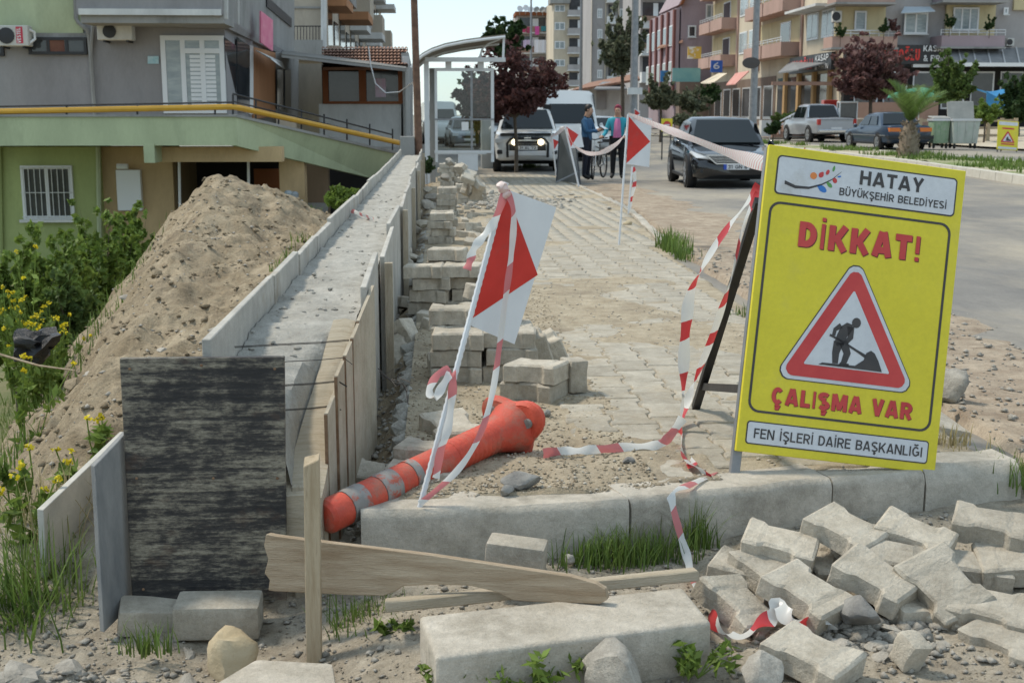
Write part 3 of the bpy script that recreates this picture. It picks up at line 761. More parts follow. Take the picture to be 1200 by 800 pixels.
# ---- paver things
PVD = [paver_mesh('paver', M_paver_d, ch=.009, jitter=.006, seed=20 + i) for i in range(10)]
for me_ in PVD:
    bm = bmesh.new(); bm.from_mesh(me_)
    bmesh.ops.bevel(bm, geom=[e for e in bm.edges if abs(e.verts[0].co.z - e.verts[1].co.z) > .05], offset=.005, segments=1, affect='EDGES')
    bmesh.ops.subdivide_edges(bm, edges=bm.edges[:], cuts=1, use_grid_fill=True)
    for v in bm.verts:
        w = Vector(noise.noise_vector(v.co * 30 + Vector((len(me_.name), len(me_.name) * 2.3, v.co.z))))
        w2 = Vector(noise.noise_vector(v.co * 75 + Vector((3, len(me_.name), 1))))
        v.co += w * .0034 + w2 * .0016
    bm.to_mesh(me_); bm.free()
def tilt(tx, ty, rz): return (Matrix.Rotation(R(tx), 3, 'X') @ Matrix.Rotation(R(ty), 3, 'Y') @ Matrix.Rotation(R(rz), 3, 'Z')).to_euler()
def paver(loc, rot, label, group=None, k=None):
    o = bpy.data.objects.new('paver', PVD[random.randrange(10) if k is None else k]); COL.objects.link(o)
    o.location = loc; o.rotation_euler = rot
    return tag(o, label, 'paver', group)
def half(loc, rot, label, L_=.13, W_=.15, T_=.08, group=None, seed=1):
    mb = MB(); mb.obox((0, 0, T_ / 2), (W_, L_, T_)); 
    o = mb.build('broken_paver', M_paver_d, smooth=True, bevel=(.010, 2)); o.location = loc; o.rotation_euler = rot
    bm = bmesh.new(); bm.from_mesh(o.data); bmesh.ops.subdivide_edges(bm, edges=bm.edges[:], cuts=2, use_grid_fill=True)
    for v in bm.verts: v.co += Vector(noise.noise_vector(v.co * 18 + Vector((seed * 3, seed, 0)))) * .007
    bm.to_mesh(o.data); bm.free()
    return tag(o, label, 'broken paver', group)
def pat(px_, py_, zt):            # paver base position so that its top centre shows at this point
    q = G(px_, py_, zt); return Vector((q.x, q.y, zt - PT))
for (x, y, z, tx, ty, rz, lb_) in [
    (912, 622, -.005, 10, 5, 66, 'grey paver at the left end of the top row of the pile'),
    (990, 606, .030, 13, 6, 40, 'pale paver topmost in the pile, just below the sign board'),
    (1070, 612, .012, 12, 8, 52, 'paver under the right leg of the yellow sign'),
    (1160, 600, .025, 10, 2, 62, 'paver leaning on the rounded kerb end at the right'),
    (1024, 660, -.030, 17, 8, 44, 'paver in the middle of the pile with one corner dipping forward'),
    (944, 678, -.050, 17, 9, 38, 'big grey paver sloping forward over the red and white tape'),
    (1104, 664, -.030, 38, -8, 25, 'paver tilted up on edge, showing its face, right of the pile centre'),
    (1162, 697, -.080, 10, -4, 55, 'low paver at the right edge lying nearest the ground'),
    (862, 692, -.090, 14, 20, 30, 'paver sunk at the left foot of the pile beside the slab end'),
    (874, 655, -.080, 6, 8, 60, 'lower paver below the left end of the top row'),
    (950, 750, -.080, 8, 6, 44, 'front paver of the pile with crumbs of mortar on it'),
    (1192, 645, -.050, 8, -6, 75, 'paver cut off by the right border under the kerb end'),
    (1000, 640, -.080, 5, 0, 20, 'hidden paver in the heart of the pile between two others'),
    (1135, 648, -.065, 8, 4, 80, 'paver in the dark gap behind the tilted one'),
    (1090, 702, -.120, 8, 4, 65, 'dusty paver half buried below the tilted one'),
    (1050, 640, -.02, 11, 5, 70, 'pale paver squeezed between the sign leg paver and the middle one'),
    (1185, 735, -.12, 6, -3, 30, 'low paver cut by the right border in front of the pile'),
    (900, 655, -.06, 12, 8, 20, 'paver peeping out between the left row and the big sloping one'),
    (935, 645, -.085, 6, 4, 70, 'shaded paver under the left half of the top row')]:
    o_ = paver(pat(x, y, z), tilt(tx, ty, rz), lb_); o_.scale = (.88, .88, .84)
half(pat(1060, 745, -.09) + Vector((0, 0, 0)), (R(20), R(10), R(20)), 'broken stub of paver standing by the mortar crumbs', .07, .07, .09, seed=4)
half(pat(1060, 705, -.12), (R(5), R(5), R(10)), 'broken paver end wedged under the tilted paver', .10, .09, seed=6)
# broken concrete lumps at the bottom border
for (pxx, pyy, z, s, lb, mm, sd_) in [
    (722, 792, -.11, (.10, .07, .07), 'angular white concrete lump at the bottom border left of the weeds', M_rock, 3),
    (893, 790, -.12, (.065, .05, .06), 'white broken concrete lump in front of the front paver', M_rock, 8),
    (1008, 717, -.11, (.065, .045, .04), 'dark grey stone tucked under the big sloping paver', M_rockd, 5),
    (272, 770, -.27, (.095, .075, .075), 'rounded yellow limestone boulder near the lower left', M_rocky, 12),
    (612, 563, .03, (.07, .045, .032), 'grey lump of rubble behind the near kerb', M_rockd, 2),
    (594, 574, .015, (.028, .022, .018), 'small dark stone left of the grey rubble lump', M_rockd, 21),
    (736, 540, .012, (.026, .02, .016), 'small grey stone beside the tape on the paving', M_rockd, 17),
    (640, 484, .012, (.02, .016, .014), 'little stone in front of the two-paver stack', M_rockd, 18),
    (668, 655, -.15, (.02, .018, .015), 'pebble in the grass below the kerb', M_rock, 31),
    (330, 568 + 60, -.2, (.02, .02, .02), 'small clod beside the foot of the plywood', M_soil, 33),
    (1112, 455, .06, (.085, .075, .10), 'grey kerb lump standing on the shoulder right of the sign', M_rock, 14),
    (736, 262, -.10, (.055, .04, .035), 'brown stone at the foot of the far red triangle marker', M_rocky, 44)]:
    mb = MB(); mb.rock((0, 0, 0), s, sd_, 3, .32); q = G(pxx, pyy, z)
    o = mb.build('rock', mm, smooth=True); o.location = q; tag(o, lb, 'rock')
slabbed('concrete_slab', [G(232, 812, -.17), G(396, 812, -.16), G(390, 776, -.175), G(300, 771, -.18)], .12, M_slab, 'flat broken slab at the bottom border below the boulder', 'slab', (.012, 2))

# ---- stacks of lifted pavers
def stack_word(k, top, dx, dy, cols):
    lay = 'top' if k == top - 1 else ['bottom', 'second-layer', 'third-layer', 'fourth-layer', 'fifth-layer', 'sixth-layer', 'seventh-layer'][k]
    side = ''
    if len(cols) > 1:
        dys = [c[1] for c in cols]; fb = 'front' if dy < (min(dys) + max(dys)) / 2 else 'rear'
        same = sorted([c[0] for c in cols if ('front' if c[1] < (min(dys) + max(dys)) / 2 else 'rear') == fb])
        side = ' ' + fb + ('' if len(same) == 1 else [' left', ' right', ' far right'][same.index(dx)])
    return lay + side + ' paver '
def stack(cx, cy, layers, label, group, z0=None, rz=0.0, cols=((0, 0),), skew=.02):
    base = zs(cy) - .005 if z0 is None else z0
    for k in range(layers):
        for (dx, dy, top) in [(c[0], c[1], c[2] if len(c) > 2 else layers) for c in cols]:
            if k >= top: continue
            paver((cx + dx + random.gauss(0, skew * .5), cy + dy + random.gauss(0, skew * .5), base + k * (PT + .002)),
                  (random.gauss(0, .012), random.gauss(0, .012), rz + random.gauss(0, .05)), stack_word(k, top, dx, dy, cols) + label.split(' ', 1)[1], group)
q = G(628, 470, 0)
stack(q.x + .01, q.y + .13, 2, 'paver of the small two-high stack right of the leaning red plate', 'two-high paver stack', rz=R(62), skew=.03)
half((q.x + .19, q.y + .20, 0), (0, 0, R(20)), 'paver end standing behind the two-high stack', .12, .09, .15, seed=9)
q = G(505, 447, 0)
stack(q.x + .13, q.y + .10, 4, 'paver in the front stack behind the leaning rebar post', 'front paver stack', rz=R(88), cols=((0, 0, 3), (.25, .02, 3), (.0, .21, 4), (.25, .22, 3)))
for k in range(3):
    paver((q.x + .42 + .09 * k, q.y + .26 + .06 * k, .10 - .03 * k), (R(4), R(78 - 6 * k), R(8)), ['leftmost', 'middle', 'rightmost'][k] + ' paver set on edge at the right of the front stack', 'pavers on edge')
paver((q.x + .30, q.y + .40, .31), (R(5), R(12), R(30)), 'paver lying on top of those set on edge')
q = G(478, 362, 0)
stack(q.x + .16, q.y + .10, 5, 'paver in the ragged stack left of the top of the red plate', 'ragged paver stack', rz=R(80), cols=((-.02, 0, 4), (.25, .03, 4), (.10, .2, 5), (.36, .22, 3)), skew=.05)
half((q.x + .42, q.y - .35, 0), (0, 0, .5), 'loose paver end between the two nearer stacks', .15, .15, .085, seed=3)
half((q.x + .40, q.y + .95, -.01), (0, 0, .1), 'loose paver lying right behind the ragged stack', .2, .2, .08, seed=13)
q = G(501, 283, -.07)
stack(q.x + .14, q.y + .1, 4, 'paver in the third stack along the trench', 'third paver stack', rz=R(85), cols=((0, 0), (.04, .22)), skew=.04)
q = G(513, 252, -.1)
stack(q.x + .12, q.y + .1, 5, 'paver in the tall narrow stack near the heap', 'narrow paver stack', rz=R(90), cols=((0, 0), (.02, .21)), skew=.02)
q = G(534, 236, -.13)
stack(q.x + .14, q.y + .1, 5, 'paver in the far double stack', 'far paver stack', rz=R(88), cols=((0, 0, 4), (.26, .05, 3), (0, .3, 5)), skew=.03)
q = G(515, 228, -.16)
stack(q.x + .12, q.y + .6, 7, 'paver in the farthest stack before the rubble heap', 'farthest paver stack', rz=R(90), cols=((0, 0), (.1, .25)), skew=.03)
for k, (pxx, pyy) in enumerate(((548, 205), (556, 212), (541, 200), (560, 222), (550, 216))):
    q = A(pxx, pyy, 17.5); paver((q.x, q.y + k * .05, q.z - .05), (R(30 + 12 * k), R(20 - 9 * k), k * 1.1), 'paver thrown on the rubble heap before the shelter', 'pavers on the rubble heap')
rs = random.Random(77)
for k in range(34):
    yy = 5.6 + 15 * rs.random() ** 1.1; xx = rs.uniform(-.08, .42) + .1 * (yy > 12); s_ = rs.uniform(.6, 1.0)
    if rs.random() < .55: o_ = half((xx, yy, zs(yy) - .01), (rs.uniform(-.3, .3), rs.uniform(-.3, .3), rs.uniform(0, 3)), 'broken paver end strewn between the stacks', .13 * s_, .14 * s_, .075, group='broken pavers between the stacks', seed=k + 20)
    else: paver((xx, yy, zs(yy) - .02 + rs.choice([0, 0, .08])), (rs.uniform(-.2, .2), rs.uniform(-.2, .2), rs.uniform(0, 3)), 'loose paver strewn between the stacks', 'loose pavers between the stacks')
# pavers fallen into the trench
for (pxx, pyy, z, rot, lb) in [(474, 392, -.02, (R(58), R(10), R(70)), 'paver leaning up out of the trench edge'), (468, 412, -.09, (R(20), R(-20), R(40)), 'paver lying below the leaning one in the trench'),
                               (455, 328, -.08, (R(25), R(30), R(20)), 'paver fallen in the trench beside the ragged stack'), (462, 352, -.1, (R(5), R(15), R(80)), 'paver flat in the trench by a rebar'),
                               (470, 300, -.1, (R(35), R(5), R(10)), 'tilted paver in the trench beyond the ragged stack'), (482, 266, -.12, (R(15), R(25), R(50)), 'paver in the trench near the third stack'),
                               (432, 556, -.09, (R(4), R(-6), R(70)), 'paver beside the striped end of the fallen orange post'), (505, 530, .03, (R(3), R(4), R(75)), 'paver behind the fallen orange post'),
                               (528, 500, .02, (R(8), R(0), R(20)), 'loose paver in the dug strip behind the rebar foot'), (492, 556, .0, (R(6), R(8), R(85)), 'paver under the middle of the fallen orange post')]:
    q = G(pxx, pyy, z); paver((q.x, q.y, z - .05), rot, lb)
for k, (pxx, pyy, z, s) in enumerate(((500, 240, -.1, .12), (495, 262, -.05, .10), (506, 232, -.1, .14), (488, 250, -.1, .13), (497, 282, -.12, .10), (483, 302, -.12, .09), (478, 330, -.12, .08), (500, 222, -.1, .10), (522, 208, .0, .10), (560, 232, -.15, .08), (575, 226, -.17, .1), (540, 195, .1, .11), (527, 190, .2, .10))):
    q = G(pxx, pyy, z) if k not in (8, 11, 12) else A(pxx, pyy, 19.5)
    mb = MB(); mb.rock((0, 0, 0), (s, s * .8, s * .6), k + 50, 2, .35); o = mb.build('rock', M_paver_d if k % 2 else M_rock, smooth=True); o.location = q
    tag(o, 'lump of rubble along the far trench edge and heap', 'rock', 'rubble lumps along the trench')

# ---- gravel and grit (uncountable)
def grit(name, n, fx, fy, fz, smin, smax, m, seed, power=2.5, flat=.6):
    rg = np.random.default_rng(seed)
    base = np.array([(1, 0, 0), (-1, 0, 0), (0, 1, 0), (0, -1, 0), (0, 0, 1), (0, 0, -.6)], float)
    tri = np.array([(0, 2, 4), (2, 1, 4), (1, 3, 4), (3, 0, 4), (2, 0, 5), (1, 2, 5), (3, 1, 5), (0, 3, 5)])
    X = np.array([fx(rg) for _ in range(n)]); Y = np.array([fy(rg, x) for x in X])
    Z = np.array([fz(x, y) for x, y in zip(X, Y)])
    S = smin + (smax - smin) * rg.random(n) ** power
    V = base[None] * (1 + .45 * rg.uniform(-1, 1, (n, 6, 3))) + .25 * rg.uniform(-1, 1, (n, 6, 3))
    V[:, :, 2] *= flat
    an = rg.uniform(0, 2 * PI, n); c, s = np.cos(an), np.sin(an)
    x = V[:, :, 0] * c[:, None] - V[:, :, 1] * s[:, None]; y = V[:, :, 0] * s[:, None] + V[:, :, 1] * c[:, None]
    V = np.stack([x, y, V[:, :, 2]], -1) * S[:, None, None] + np.stack([X, Y, Z + S * .25], -1)[:, None]
    F = (tri[None] + 6 * np.arange(n)[:, None, None]).reshape(-1, 3)
    o = soup(name, V.reshape(-1, 3), F, m, kind='stuff'); return o
tag(grit('gravel', 5200, lambda r: r.uniform(-1.5, 2.45), lambda r, x: r.uniform(2.5, 4.1), fore_z, .002, .016, M_rock, 1), 'loose gravel over the near ground', 'gravel')
tag(grit('gravel', 1500, lambda r: r.normal(-1.1, .28), lambda r, x: r.normal(3.02, .2), lambda x, y: max(fore_z(x, y), pile_z(x, y) if x < -.735 else -9), .003, .02, M_rock, 2, 2.2), 'heap of broken grey concrete bits in the lower left corner', 'gravel')
tag(grit('gravel', 450, lambda r: r.normal(1.22, .15), lambda r, x: r.normal(3.22, .10), fore_z, .004, .028, M_rock, 3, 1.5), 'mortar crumbs spilled in front of the paver pile', 'gravel')
tag(grit('grit', 6500, lambda r: r.uniform(-.13, 2.0), lambda r, x: 3.95 + 9 * r.random() ** 1.7, bed_z, .0015, .011, M_paver_d, 4, 3), 'grit and crumbs scattered over the paving', 'gravel')
tag(grit('grit', 2600, lambda r: r.uniform(-.45, -.12), lambda r, x: 4.1 + 10 * r.random() ** 1.6, trench_z, .003, .022, M_rock, 5, 2.4), 'rubble bits in the trench along the wall', 'gravel')
tag(grit('grit', 4500, lambda r: -.8 - 2.6 * r.random(), lambda r, x: 3.0 + 11 * r.random() ** 1.4, pile_z, .003, .022, M_rock, 6, 4), 'stones and clods in the soil heap', 'gravel')
tag(grit('gravel', 5000, lambda r: 1.95 + 2.2 * r.random() ** 1.3, lambda r, x: 3.3 + 9 * r.random() ** 1.5, shoul_z, .003, .024, M_rock, 7, 2.6), 'gravel along the dirt shoulder', 'gravel')
tag(grit('gravel', 700, lambda r: r.normal(1.0, .55), lambda r, x: r.normal(20.5, 1.0), lambda x, y: bed_z(min(x, 2.9), y), .02, .07, M_rock, 8, 1.2), 'grey rubble strewn across the far paving', 'gravel')
tag(grit('grit', 9000, lambda r: r.uniform(-.14, .75), lambda r, x: 3.98 + 8 * r.random() ** 1.8, bed_z, .0015, .008, M_dust, 21, 2), 'sandy grit on the dug strip', 'gravel')
tag(grit('grit', 9000, lambda r: r.uniform(-1.4, 2.4), lambda r, x: r.uniform(2.5, 4.0), fore_z, .0015, .007, M_fore, 22, 2), 'fine grit on the near ground', 'gravel')
tag(grit('clods', 5000, lambda r: -.8 - 2.4 * r.random(), lambda r, x: 3.0 + 10 * r.random() ** 1.3, pile_z, .004, .028, M_soil, 23, 3, .7), 'crumbling earth on the soil heap', 'gravel')
chips = MB()
for k in range(70):
    xx = random.gauss(-1.08, .26); yy = random.gauss(2.98, .16); s = random.uniform(.02, .075)
    chips.rock((xx, yy, max(fore_z(xx, yy), pile_z(xx, yy) if xx < -.735 else -9) + s * .15), (s, s * random.uniform(.5, 1), s * random.uniform(.25, .5)), 200 + k, 2, .5, rot=(random.uniform(-.4, .4), random.uniform(-.4, .4), random.uniform(0, 6)))
o = chips.build('concrete_chips', M_rock); o['kind'] = 'stuff'; tag(o, 'broken concrete chips in the lower left corner', 'rubble')
chips = MB()
for k in range(40):
    xx = random.gauss(1.22, .12); yy = random.gauss(3.2, .09); s = random.uniform(.012, .04)
    chips.rock((xx, yy, fore_z(xx, yy) + s * .2), (s, s * random.uniform(.5, 1), s * random.uniform(.25, .5)), 300 + k, 2, .5, rot=(random.uniform(-.4, .4), random.uniform(-.4, .4), random.uniform(0, 6)))
o = chips.build('mortar_chips', M_rock); o['kind'] = 'stuff'; tag(o, 'flat chips of mortar before the paver pile', 'rubble')
# clods on the soil heap
for k in range(16):
    yy = random.uniform(4.2, 12.2); xx = lerp_tab(RX, yy) + random.uniform(-.7, .8); s = random.uniform(.03, .085)
    xx = min(xx, -.95)
    mb = MB(); mb.rock((0, 0, 0), (s, s * .8, s * .55), 80 + k, 2, .4); o = mb.build('clod', M_soil if k % 3 else M_rock, smooth=True)
    o.location = (xx, yy, pile_z(xx, yy)); tag(o, 'clod or stone lying on the soil heap', 'clod', 'clods on the soil heap')
# rebars standing in the trench
for k, (pa, pb) in enumerate((((423, 496), (433, 440)), ((442, 415), (445, 375)), ((452, 345), (457, 300)), ((391, 470), (402, 430)))):
    a = G(*pa, -.14); b = A(pb[0], pb[1], a.y + .02); mb = MB(); mb.tube([a - Vector((0, 0, .05)), b], .007, 6)
    one(mb, 'rebar_stub', M_rebar, ['dark rebar stub in the trench nearest the orange post', 'second rebar stub along the trench', 'bent rebar stub beside the ragged stack', 'rebar stub close against the stepped panels'][k], 'rebar', smooth=True)
# ================================================================ SIGNS, MARKERS, TAPE, FALLEN POST
M_yel = mat('sign_yellow', (0.66, 0.555, 0.020), (0.72, 0.61, 0.03), 3, 0.5, .15, 20, speck=.07, ss=60, c3=(0.54, 0.45, 0.08), s3=3, t3=(0.56, 0.8))
M_sw = mat('sign_white', (0.56, 0.57, 0.585), (0.64, 0.65, 0.66), 5, 0.5, speck=.07, ss=60, c3=(.44, .42, .38), s3=6, t3=(.6, .8))
M_sk = mat('sign_black', (0.035, 0.032, 0.032), (0.06, 0.05, 0.045), 8, 0.5)
M_sr = mat('sign_red', (0.50, 0.035, 0.035), (0.60, 0.06, 0.05), 6, 0.5)
M_srb = mat('marker_red', (0.52, 0.018, 0.010), (0.62, 0.03, 0.02), 6, 0.45, c3=(0.45, 0.05, 0.04), s3=9)
M_dk = mat('lettering_shadow_red', (0.12, 0.02, 0.02), rough=0.6)
M_grey = mat('grey_steel', (0.20, 0.21, 0.22), (0.30, 0.30, 0.30), 8, 0.5, metal=0.3)
M_dkst = mat('dark_steel_tube', (0.012, 0.012, 0.013), (0.03, 0.028, 0.026), 9, 0.45, 0.2, 40)
M_mw = mat('marker_white', (0.62, 0.64, 0.66), (0.72, 0.73, 0.74), 3, 0.5, c3=(0.42, 0.38, 0.32), s3=5, t3=(0.62, 0.78))
M_or = mat('logo_orange', (0.70, 0.22, 0.05), rough=0.5)
M_bl = mat('logo_blue', (0.03, 0.17, 0.50), rough=0.5)
M_gr = mat('logo_green', (0.10, 0.30, 0.07), rough=0.5)

def flat(poly, y0, y1):           # polygon in board (u,v), a thin solid between y0 (front) and y1
    mb = MB(); n = len(poly)
    v = [(a, y0, b) for a, b in poly] + [(a, y1, b) for a, b in poly]
    mb.add(v, [tuple(range(n)), tuple(reversed(range(n, 2 * n)))] + [(i, n + i, n + (i + 1) % n, (i + 1) % n) for i in range(n)])
    return mb
def rrect(x0, x1, z0, z1, r, n=5):
    p = []
    for cx, cz, a0 in ((x1 - r, z1 - r, 0), (x0 + r, z1 - r, 90), (x0 + r, z0 + r, 180), (x1 - r, z0 + r, 270)):
        for k in range(n + 1):
            a = R(a0 + 90 * k / n); p.append((cx + r * math.cos(a), cz + r * math.sin(a)))
    return p
def rtri(P, r, n=5):
    out = []
    c = len(P)
    for i in range(c):
        p = Vector(P[i]).to_2d(); a = (Vector(P[i - 1]).to_2d() - p).normalized(); b = (Vector(P[(i + 1) % c]).to_2d() - p).normalized()
        ang = a.angle(b); d = r / math.tan(ang / 2); cen = p + (a + b).normalized() * (r / math.sin(ang / 2))
        t1 = p + a * d - cen; t2 = p + b * d - cen
        for k in range(n + 1):
            v = t1.lerp(t2, k / n).normalized() * r; out.append((cen.x + v.x, cen.y + v.y))
    return out
def ellipse(cx, cz, a, b, rot=0, n=12, point=0):
    o = []
    for k in range(n):
        t = 2 * PI * k / n; x = a * math.cos(t); z = b * math.sin(t) * (1 - point * max(0, math.cos(t)))
        o.append((cx + x * math.cos(rot) - z * math.sin(rot), cz + x * math.sin(rot) + z * math.cos(rot)))
    return o
def ring_band(outer, inner, y0, y1):
    mb = MB(); n = len(outer)
    v = [(a, y0, b) for a, b in outer] + [(a, y0, b) for a, b in inner] + [(a, y1, b) for a, b in outer] + [(a, y1, b) for a, b in inner]
    f = []
    for i in range(n):
        j = (i + 1) % n
        f += [(i, j, n + j, n + i), (2 * n + j, 2 * n + i, 3 * n + i, 3 * n + j), (j, i, 2 * n + i, 2 * n + j), (n + i, n + j, 3 * n + j, 3 * n + i)]
    mb.add(v, f); return mb
def warning_sign(root, w, h, detail=True):
    mb = MB(); mb.box(0, w, 0, .018, 0, h); mb.build('board', M_yel, root, bevel=(.002, 1))
    k = w / .7313
    S = lambda P: [(a * k, b * h / 1.0939) for a, b in P]
    tri = [(.3640, .742), (.1010, .2720), (.6310, .2720)]
    T = lambda g: S(rtri(tri, .034 + g * .0) if g == 0 else rtri([((p[0] - .3653) * (1 - g) + .3653, (p[1] - .425) * (1 - g) + .425) for p in tri], max(.004, .034 - g * .075)))
    if not detail:
        flat(S(rrect(.04, .70, .93, 1.06, .01)), -.003, .001).build('title_panel', M_sw, root)
        flat(T(0), -.003, .001).build('warning_triangle', M_sr, root); flat(T(.34), -.006, -.0031).build('triangle_field', M_sw, root)
        flat(S(worker_outline()), -.008, -.0061).build('worker_symbol', M_sk, root)
        flat(S(rrect(.16, .58, .78, .84, .005)), -.003, .001).build('lettering_bar', M_sr, root)
        flat(S(rrect(.14, .60, .19, .24, .005)), -.003, .001).build('lettering_bar', M_sr, root)
        flat(S(rrect(.04, .69, .03, .11, .01)), -.003, .001).build('footer_panel', M_sw, root)
        return
    # title panel
    flat(rrect(.036, .703, .922, 1.062, .016), -.0015, .001).build('panel_border', M_sk, root)
    tp = flat(rrect(.0415, .6975, .9275, 1.0565, .012), -.0030, -.0016).build('title_panel', M_sw, root)
    text_mesh('HATAY', .072, M_sk, root, 'lettering', (.342, -.0045, .9935), width=.236, cap=.051, thick=.21)
    text_mesh('BÜYÜKŞEHİR BELEDİYESİ', .042, M_sk, root, 'lettering', (.272, -.0045, .9465), width=.398, cap=.027, thick=.16)
    # branch emblem
    br = [(.070, .966), (.110, .954), (.160, .957), (.205, .975), (.240, .998), (.272, 1.030)]
    up_, dn = [], []
    for i, (a, b) in enumerate(br):
        t = .0075 * (1 - i / 5.6); up_.append((a, b + t)); dn.append((a, b - t * .7))
    flat(list(reversed(up_)) + dn, -.0042, -.0031).build('emblem_branch', M_sk, root)
    for (P, m_) in [(ellipse(.172, 1.003, .0125, .0125), M_or), (ellipse(.200, 1.011, .012, .009, R(60), point=.5), M_sr), (ellipse(.222, 1.022, .010, .006, R(70)), M_sr), (ellipse(.243, 1.038, .011, .0045, R(80), point=.5), M_gr),
                    (ellipse(.206, .962, .021, .011, R(150), point=.6), M_bl), (ellipse(.232, .979, .014, .007, R(140), point=.5), M_gr), (ellipse(.251, .996, .010, .008, R(120)), M_sr), (ellipse(.266, 1.012, .007, .003, R(20)), M_bl)]:
        flat(P, -.0042, -.0031).build('emblem_leaf', m_, root)
    ring_band(rrect(.0255, .6975, .143, .8965, .04), rrect(.034, .689, .1515, .888, .033), -.0015, .001).build('frame_line', M_sk, root)
    text_mesh('DİKKAT!', .122, M_dk, root, 'lettering_shadow', (.145, -.0015, .7435), width=.450, cap=.090, thick=.26)
    text_mesh('DİKKAT!', .122, M_sr, root, 'lettering', (.142, -.0024, .7465), width=.450, cap=.090, thick=.26)
    flat(T(0), -.0015, .001).build('triangle_outline', M_sk, root)
    flat(T(.022), -.0030, -.0016).build('triangle_edge', M_sw, root)
    flat(T(.105), -.0045, -.0031).build('warning_triangle', M_sr, root)
    flat(T(.40), -.0060, -.0046).build('triangle_field', M_sw, root)
    mb = MB()
    for P in worker_parts():
        q = flat(P, -.0075, -.0061); mb.add(q.v, q.f)
    mb.build('worker_symbol', M_sk, root)
    text_mesh('ÇALIŞMA VAR', .082, M_dk, root, 'lettering_shadow', (.109, -.0015, .1785), width=.516, cap=.060, thick=.24)
    text_mesh('ÇALIŞMA VAR', .082, M_sr, root, 'lettering', (.107, -.0024, .1805), width=.516, cap=.060, thick=.24)
    flat(rrect(.030, .698, .0300, .1125, .012), -.0015, .001).build('panel_border', M_sk, root)
    flat(rrect(.0345, .6935, .0345, .1080, .009), -.0030, -.0016).build('footer_panel', M_sw, root)
    text_mesh('FEN İŞLERİ DAİRE BAŞKANLIĞI', .052, M_sk, root, 'lettering', (.058, -.0045, .0525), width=.618, cap=.035, thick=.15)
def worker_outline():
    return [(.27, .335), (.30, .345), (.31, .42), (.33, .485), (.36, .50), (.39, .49), (.385, .45), (.40, .42), (.44, .40), (.47, .41), (.49, .345), (.45, .335)]
def worker_parts():
    # man bent over a shovel before a mound of earth, facing right
    def limb(pts, ws):
        l, r_ = [], []
        for i, p in enumerate(pts):
            a = Vector(pts[max(i - 1, 0)]); b = Vector(pts[min(i + 1, len(pts) - 1)]); d = (b - a).normalized(); n = Vector((-d.y, d.x))
            l.append((p[0] + n.x * ws[i], p[1] + n.y * ws[i])); r_.append((p[0] - n.x * ws[i], p[1] - n.y * ws[i]))
        return l + list(reversed(r_))
    rv = lambda P: P if sum((P[i][0] * P[(i + 1) % len(P)][1] - P[(i + 1) % len(P)][0] * P[i][1]) for i in range(len(P))) > 0 else list(reversed(P))
    parts = [ellipse(.384, .500, .0165, .0185),
             [(.312, .425), (.318, .450), (.330, .482), (.350, .497), (.370, .492), (.374, .474), (.354, .445), (.346, .415), (.322, .410)],
             limb([(.327, .425), (.320, .385), (.322, .348)], [.018, .013, .010]),
             limb([(.343, .428), (.362, .388), (.352, .350)], [.017, .013, .010]),
             limb([(.330, .484), (.309, .468), (.306, .446)], [.010, .007, .006]),
             limb([(.365, .485), (.368, .445), (.352, .425)], [.013, .010, .008]),
             limb([(.292, .447), (.340, .428), (.395, .402), (.430, .385)], [.004, .004, .004, .006]),
             [(.262, .338), (.275, .346), (.395, .348), (.425, .372), (.432, .398), (.448, .408), (.462, .400), (.478, .375), (.492, .345), (.495, .337)],
             [(.335, .343), (.372, .343), (.372, .352), (.340, .354)]]
    return [rv(P) for P in parts]
rS = Matrix.Rotation(.0289, 3, 'Z') @ Matrix.Rotation(-.2054, 3, 'X') @ Matrix.Rotation(.1343, 3, 'Y')
sg = thing('warning_sign', 'big yellow roadworks board with red triangle, standing on the kerb', 'sign', (1.0392, 4.17, .0832), rot=rS.to_euler())
warning_sign(sg, .7313, 1.0939)
# frame: side tubes that run down as legs, rear stay legs
mb = MB(); mb.box(-.004, .030, .019, .047, -.088, 1.09); mb.build('leg', M_grey, sg, bevel=(.002, 1))
mb = MB(); mb.box(.690, .722, .019, .047, -.150, 1.09); mb.build('leg', M_grey, sg, bevel=(.002, 1))
mb = MB(); mb.box(.031, .689, .020, .046, 1.05, 1.08); mb.box(.031, .689, .020, .046, .02, .05); mb.build('cross_rail', M_grey, sg)
inv = (Matrix.Translation(sg.location) @ rS.to_4x4()).inverted()
pt = inv @ A(890, 235, 4.44); pb = inv @ G(815, 478, 0.0); pm = inv @ A(823, 453, 5.13)
mb = MB(); mb.bar(pt, pb, .032, .032, up=(1, 0, 0)); mb.build('stay_leg', M_dkst, sg)
p2 = pb + Vector((.66, .0, -.02)); mb = MB(); mb.bar(Vector((.70, .04, 1.0)), p2, .03, .03, up=(1, 0, 0)); mb.build('stay_leg', M_dkst, sg)
mb = MB(); mb.bar(pm, Vector((.02, .06, .22)), .03, .03); mb.build('stay_bar', M_dkst, sg)

